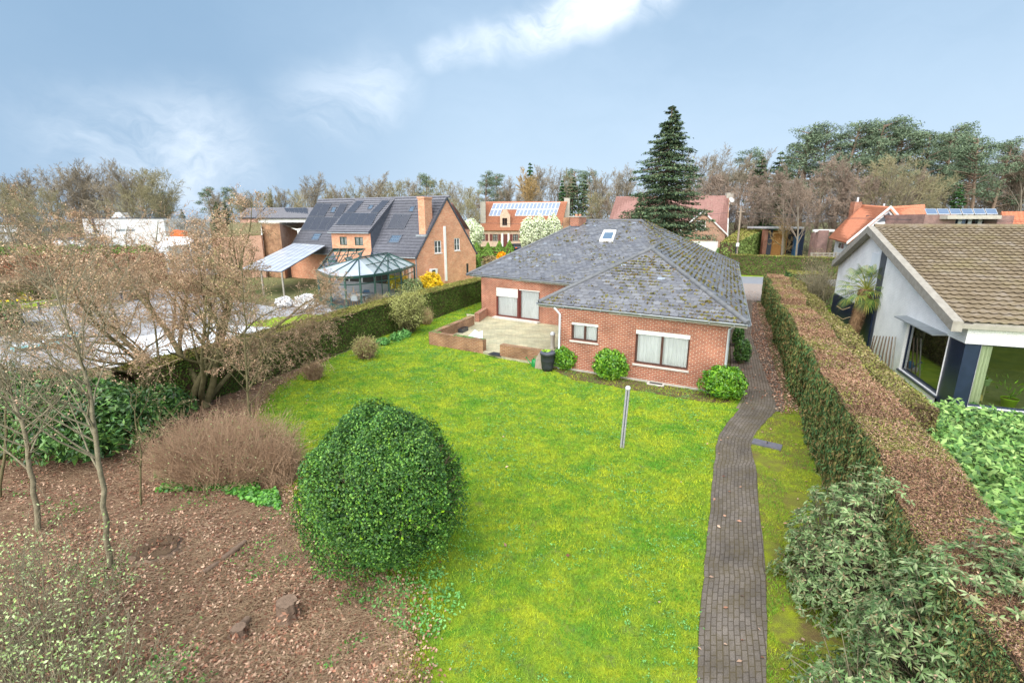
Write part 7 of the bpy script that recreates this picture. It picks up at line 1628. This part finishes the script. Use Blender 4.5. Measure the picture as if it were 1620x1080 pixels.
def proto_bare(seed, spec, bark, twig, H=16., r=.28, minr=.018, L0=.62, haze=0):
    out = bare((0, 0, 0), H, r, spec, seed, L0=L0*1.); out = out
    # rebuild at true height
    rnd = np.random.default_rng(seed); out = [([], [], [], []) for _ in spec]; cgrow(np.zeros(3), np.array([0, 0, 1.]), H*L0, r, 0, spec, out, rnd)
    zm = max(q[2] for l in out for q in l[1]); t = thing('bare_tree', 'x', 'tree', (0, 0, 0)); s_ = H/zm
    for l in out:
        for k_ in (0, 1): l[k_][:] = [np.array(v)*s_ for v in l[k_]]
    tomb(out, (0, 1), (7, 5), minr*1.4).build('trunk', bark, t); tomb(out, (2, 3, 4), (3, 3, 3, 3, 3), minr).build('crown', twig, t); return t
SPR = [(5, 9, .62, .55, .06, .05), (4, 7, .55, .6, .14, .10), (3, 7, .5, .65, .2, .08), (3, 6, .5, .7, .25, .05), (2, 0, .5, .7, .3, 0)]
SPU = [(5, 10, .60, .38, .05, .08), (4, 7, .55, .42, .10, .16), (3, 7, .5, .5, .16, .14), (3, 6, .5, .55, .2, .1), (2, 0, .5, .7, .3, 0)]
protos = {}
for k_, (seed, sp, bark, twig, r, mr) in {'a': (101, SPR, 'bark_far', 'twig_far', .26, .017), 'b': (102, SPU, 'bark_far', 'twig_far', .24, .017), 'c': (103, SPR, 'bark_far', 'twig_olive', .24, .018), 'd': (104, SPU, 'bark_far', 'twig_red', .22, .02), 'e': (105, SPR, 'bark_far', 'twig_red', .22, .019), 'f': (106, SPU, 'bark_far', 'twig_olive', .22, .018), 'g': (107, SPU, 'bark_far', 'twig_gold', .16, .03)}.items():
    protos[k_] = proto_bare(seed, sp, bark, twig, 16., r, mr)
def proto_pine(seed, H=20., needle='needle_pine'):
    rnd = np.random.default_rng(seed); t = thing('pine_tree', 'x', 'tree', (0, 0, 0)); lean = rnd.normal(size=2)*.7
    top = np.array([lean[0], lean[1], H*.93]); tm = MB().tube([np.zeros(3), top*.5+[rnd.normal()*.3, rnd.normal()*.3, 0], top], [.30, .22, .08], 7); C, N, S0, S1 = [], [], [], []
    for i in range(46):
        f = .42+.58*rnd.random()**.8; p = top*f; az = rnd.random()*6.283; L = (3.6*(1-f)+1.2)*(.6+.6*rnd.random())*1.15; q = p+np.array([math.cos(az)*L, math.sin(az)*L, L*(.25+.3*rnd.random())]); S0.append(p); S1.append(q)
        m = 120; u = unit(rnd.normal(size=(m, 3))); C.append(q+u*np.array([1.3, 1.3, .6])*rnd.random((m, 1))**.5); N.append(u+[0, 0, .4])
    tm.segs(np.array(S0), np.array(S1), .08, .03, 4); tm.build('trunk', 'bark_pine', t); C = np.concatenate(C); MB().arr(leaves(C, np.concatenate(N), .38, .10, .9)).build('crown', needle, t); return t
protos['P'] = proto_pine(201); protos['Q'] = proto_pine(202); protos['S'] = proto_pine(203)
def proto_con(seed, H, Rm, needle): 
    tr_, cr_ = conifer(np.zeros(3), H, Rm, seed, needle, whorls=22, per=8, spray=40, size=(.5, .24)); t = thing('conifer_tree', 'x', 'tree', (0, 0, 0)); tr_.build('trunk', 'bark_pine', t); cr_.build('crown', needle, t); return t
protos['C'] = proto_con(301, 14., 2.6, 'needle_conifer'); protos['D'] = proto_con(302, 16., 3.4, 'needle_spruce')
PH = {k_: 16. for k_ in 'abcdefg'}; PH.update(P=20., Q=20., S=20., C=14., D=16.)
NM = dict(a='bare_tree', b='bare_tree', c='bare_tree', d='bare_tree', e='bare_tree', f='bare_tree', g='bare_tree', P='pine_tree', Q='pine_tree', S='pine_tree', C='conifer_tree', D='conifer_tree')
DESC = dict(a='grey brown leafless tree', b='upright grey brown leafless tree', c='olive brown leafless tree', d='upright reddish brown leafless tree', e='round reddish brown leafless tree', f='upright olive leafless tree', g='golden brown larch like tree', P='dark pine', Q='dark pine', S='dark pine', C='narrow dark conifer', D='broad dark conifer')
woods = {
 'in the wood at the far left': [(-30, 285, 95, 'c'), (22, 268, 88, 'a'), (58, 262, 92, 'b'), (92, 254, 84, 'a'), (120, 250, 90, 'b'), (150, 253, 86, 'b'), (178, 250, 90, 'a'), (205, 254, 85, 'b'), (232, 258, 92, 'c'), (252, 262, 86, 'c'), (268, 285, 98, 'f'), (10, 282, 80, 'c'), (75, 290, 75, 'c'), (225, 285, 80, 'c'), (150, 300, 120, 'f'), (255, 300, 120, 'P'), (290, 330, 130, 'C'), (40, 300, 120, 'c'), (110, 300, 125, 'e'), (200, 300, 125, 'c')],
 'in the middle far tree line': [(335, 292, 130, 'P'), (352, 296, 128, 'b'), (372, 294, 135, 'Q'), (345, 318, 120, 'C'), (360, 318, 118, 'D'), (392, 296, 125, 'b'), (412, 298, 135, 'c'), (432, 294, 128, 'f'), (455, 292, 132, 'b'), (478, 296, 126, 'c'), (503, 268, 110, 'b'), (525, 290, 125, 'f'), (545, 288, 130, 'b'), (566, 284, 120, 'f'), (590, 268, 112, 'b'), (612, 282, 122, 'c'), (636, 280, 118, 'c'), (655, 276, 115, 'a'), (678, 272, 118, 'P'), (700, 278, 112, 'c'), (722, 284, 108, 'a'), (742, 290, 105, 'c'), (400, 312, 150, 'c'), (520, 308, 150, 'e'), (620, 305, 150, 'c'), (465, 312, 145, 'e'), (572, 308, 150, 'c')],
 'behind the red roofed villa': [(770, 268, 135, 'S'), (788, 270, 138, 'P'), (806, 275, 132, 'b'), (832, 262, 128, 'g'), (838, 256, 140, 'C'), (858, 256, 135, 'b'), (880, 260, 130, 'a'), (900, 265, 135, 'f'), (905, 278, 120, 'D'), (922, 274, 118, 'D'), (888, 284, 122, 'C'), (915, 262, 140, 'P'), (935, 266, 130, 'Q'), (952, 262, 125, 'b'), (975, 258, 120, 'a'), (992, 262, 118, 'b'), (760, 300, 125, 'e'), (945, 300, 112, 'c'), (965, 305, 110, 'e'), (820, 300, 145, 'e'), (935, 320, 116, 'e')],
 'in the wood beside the tall spruce': [(1100, 236, 112, 'a'), (1125, 228, 115, 'a'), (1148, 240, 110, 'b'), (1165, 232, 118, 'P'), (1182, 238, 112, 'b'), (1195, 245, 105, 'D'), (1110, 262, 108, 'e'), (1140, 262, 105, 'e'), (1170, 262, 100, 'e'), (1190, 285, 95, 'e'), (1222, 238, 98, 'D'), (1235, 245, 96, 'C'), (1208, 262, 96, 'e'), (1085, 270, 118, 'f')],
 'in the pine wood at the right': [(1245, 205, 92, 'P'), (1268, 196, 90, 'Q'), (1292, 190, 88, 'S'), (1318, 186, 86, 'P'), (1342, 190, 88, 'Q'), (1368, 182, 84, 'S'), (1395, 186, 86, 'P'), (1420, 195, 88, 'Q'), (1445, 198, 84, 'S'), (1470, 188, 90, 'P'), (1490, 200, 86, 'Q'), (1518, 206, 78, 'S'), (1538, 202, 76, 'P'), (1560, 214, 80, 'Q'), (1505, 210, 92, 'P'), (1290, 235, 78, 'e'), (1268, 262, 74, 'e'), (1310, 240, 76, 'a'), (1335, 250, 74, 'd'), (1352, 262, 72, 'e'), (1395, 238, 70, 'c'), (1405, 245, 72, 'a'), (1440, 262, 74, 'e'), (1462, 268, 72, 'c'), (1485, 275, 80, 'a'), (1245, 250, 80, 'e'), (1585, 212, 84, 'a'), (1605, 205, 80, 'b'), (1618, 215, 78, 'e'), (1575, 235, 88, 'e'), (1508, 290, 74, 'C'), (1640, 205, 82, 'a'), (1600, 250, 95, 'e'), (1370, 280, 95, 'e'), (1540, 270, 110, 'e'), (1430, 285, 100, 'e'), (1660, 220, 78, 'b')],
}
usedp = set(); rt_ = random.Random(4)
for wood, lst in woods.items():
    cnt = {}; lst = sorted(lst, key=lambda v: v[0]); tot = {}
    for px, py, Y, k_ in lst: tot[DESC[k_]] = tot.get(DESC[k_], 0)+1
    for px, py, Y, k_ in lst:
        g_b = np.array([D(px, 350, Y)[0], Y, gz(Y)-.03]); H_ = D(px, py, Y)[2]-g_b[2]
        if k_ in usedp: o = clone(protos[k_])
        else: o = protos[k_]; usedp.add(k_)
        s_ = H_/PH[k_]; w_ = s_*rt_.uniform(.92, 1.15); o.location = g_b; o.rotation_euler = (0, 0, rt_.random()*6.28); o.scale = (w_, w_, s_)
        c = cnt.get(DESC[k_], 0); cnt[DESC[k_]] = c+1; n_ = tot[DESC[k_]]
        if n_ == 1: lab = f'{DESC[k_]} {wood}'
        else: lab = f'{ORD[c]} {DESC[k_]} from the left {wood}'
        tag(o, lab, 'tree', 'trees '+wood)
for k_, o in protos.items():
    if k_ not in usedp:
        for c in list(o.children): bpy.data.objects.remove(c)
        bpy.data.objects.remove(o)
# low brush filling the foot of the woods
def brush(name, label, px0, px1, Y, ytop, mat, n):
    a, b = D(px0, 350, Y)[0], D(px1, 350, Y)[0]; z0 = gz(Y); h = D(800, ytop, Y)[2]-z0; x = a+(b-a)*rng.random(n); f = rng.random(n); P = np.c_[x, Y+rng.normal(size=n)*2.5, z0+h*f*(.75+.35*np.sin(x*.35)+.15*np.sin(x*1.1))]
    d = unit(rng.normal(size=(n, 3))*[1, 1, .6]+[0, 0, 1.]); L_ = .9+.9*rng.random((n, 1)); tag(MB().segs(P-d*L_*.5, P+d*L_*.5, .03, .015, 3).build(name, mat), label, 'undergrowth', kind='stuff')
brush('undergrowth', 'brown undergrowth at the foot of the wood at the far left', -80, 320, 84, 315, 'twig_far', 9000)
brush('undergrowth', 'brown undergrowth along the far tree line left of the bungalow', 310, 780, 122, 318, 'twig_olive', 12000)
brush('undergrowth', 'brown undergrowth behind the villa and the maroon roofed house', 740, 1100, 126, 310, 'twig_far', 9000)
brush('undergrowth', 'reddish brown undergrowth at the foot of the wood right of the tall spruce', 1080, 1260, 104, 300, 'twig_red', 6000)
brush('undergrowth', 'brown undergrowth under the pines at the right', 1220, 1700, 97, 285, 'twig_far', 13000)
# nearer single trees and shrubs beyond the road
sp = [(4, 9, .65, .75, .08, .08), (4, 7, .55, .7, .15, .08), (3, 5, .5, .7, .2, .05), (2, 0, .5, .7, .3, 0)]
q = up(D(1239, 393, 80), gz(80)); rnd = np.random.default_rng(77); out = [([], [], [], []) for _ in sp]; cgrow(q, nrm([.12, 0, 1]), 5.2, .22, 0, sp, out, rnd); mktree('bare_fruit_tree', 'yellowish bare spreading tree in front of the carport beyond the road', out, (0, 1), (2, 3), q, 'bark_moss', 'twig_gold', minr=.02)
dist_shrub('conifer_shrub', 'small pointed dark conifer left of the yellowish bare tree by the carport', 1213, 328, 362, 98, 24, 'needle_conifer', 1500, (.4, .2), rough=.15)
dist_shrub('bare_shrub', 'bare bush right of the drive mouth beside the roadside hedge', 1293, 398, 430, 55, 50, 'bud_olive', 200, (.08, .05), 'twig', nb=600, seed=80)
dist_shrub('lime_shrub', 'small lime green shrub beside the white garage door', 1137, 392, 404, 72, 12, 'leaf_laurel', 500, (.25, .15))
# villa garden
for i, (px, y0, Y, w_, lab) in enumerate(((745, 348, 90, 40, 'white green blossom tree beside the orange brick gable'), (836, 345, 84, 26, 'white green blossom tree before the villa, left one of the close trio'), (852, 342, 86, 28, 'white green blossom tree before the villa, middle one of the close trio'), (874, 342, 88, 26, 'white green blossom tree before the villa, right one of the close trio'))):
    a = D(px, 385, Y); z0 = gz(Y); F = Y*1.0; r = w_/FOC*F/2; b = D(px, y0, Y); h = b[2]-z0; t = thing('blossom_tree', lab, 'tree', (a[0], Y, z0), 'blossom trees in the villa garden')
    n = 3600; u = unit(rng.normal(size=(n, 3))); cc = np.array([a[0], Y, z0+h*.58]); P = cc+u*np.array([r, r, h*.42])*(.45+.6*rng.random((n, 1))**.5)*(1+.18*sn(u*3, 1., i))[:, None]
    MB().arr(leaves(P, u, .34, .24, .9)).build('crown', 'blossom_white', t); sp_ = [(3, 8, .7, .5, .08, .1), (3, 0, .5, .5, .1, .1)]; out = [([], [], [], []) for _ in sp_]; cgrow((a[0], Y, z0), (0, 0, 1), h*.6, .12, 0, sp_, out, np.random.default_rng(i)); tomb(out, (0, 1), (6, 4), .03).build('trunk', 'bark_far', t)
cones = [(754, 395, 84), (772, 397, 84), (790, 392, 88), (806, 396, 90)]
for i, (px, py, Y) in enumerate(cones):
    a = D(px, py, Y); z0 = gz(Y)+.1; t = thing('topiary_cone', f'clipped green cone shrub in the villa garden, {ORD[i]} of four from the left', 'topiary', (a[0], Y, z0), 'topiary cones in the villa garden')
    n = 900; f = rng.random(n)**.7; an = rng.random(n)*6.283; hh = 2.3; rr = 1.15*(1-f)+.05; P = np.c_[a[0]+np.cos(an)*rr, Y+np.sin(an)*rr, z0+hh*f]; N = np.c_[np.cos(an), np.sin(an), .5+0*an]
    MB().lathe((a[0], Y, z0), [(1.05, 0), (.02, hh*.97)], 14).build('core', 'soil', t); MB().arr(leaves(P, N, .26, .16, .6)).build('foliage', 'box_green', t)
for i, (x0, x1, y0, Y) in enumerate(((748, 812, 398, 78), (750, 815, 394, 86), (755, 800, 391, 94), (770, 822, 402, 72), (800, 830, 396, 80))):
    a, b = D(x0, 390, Y)[0], D(x1, 390, Y)[0]; z0 = gz(Y)+.05
    hedge('box_hedge', f'low clipped box hedge line in the villa garden, {ORD[i]} of five counted from the road side' if 0 else ['low box hedge line second nearest the road in the villa garden', 'low box hedge line in the middle of the villa garden', 'low box hedge line closest to the villa wall', 'low box hedge line nearest the road in the villa garden', 'short box hedge beside the villa forecourt'][i], prism_patches(ccw([(a, Y), (b, Y-.6), (b, Y+.4), (a, Y+1.0)]), z0, z0+.75, top=0), mats=('box_green',), dens=45, size=(.28, .18), step=.6, amp=.05, group='box hedges in the villa garden')
dist_shrub('orange_shrub', 'bright orange yellow flowering shrub behind the slate roof, in the villa garden', 794, 399, 412, 66, 18, 'forsythia_orange', 900, (.3, .2), rough=.2)
dist_shrub('garden_shrub', 'reddish green garden shrub left of the orange flowering shrub', 776, 405, 418, 62, 26, 'bud_olive', 900, (.25, .15), rough=.2)
dist_shrub('garden_shrub', 'clipped green column shrub at the right corner of the orange brick gable', 757, 406, 430, 58, 9, 'box_green', 600, (.2, .12), rough=.1)

for o in list(bpy.data.objects):
    b_ = o.name.split('.')[0]
    if o.parent and b_ in ('buds', 'flower_buds', 'leaf_buds', 'twig_tips', 'moss_cushions', 'yellow_leaves', 'weeds', 'fibre'): o['kind'] = 'stuff'
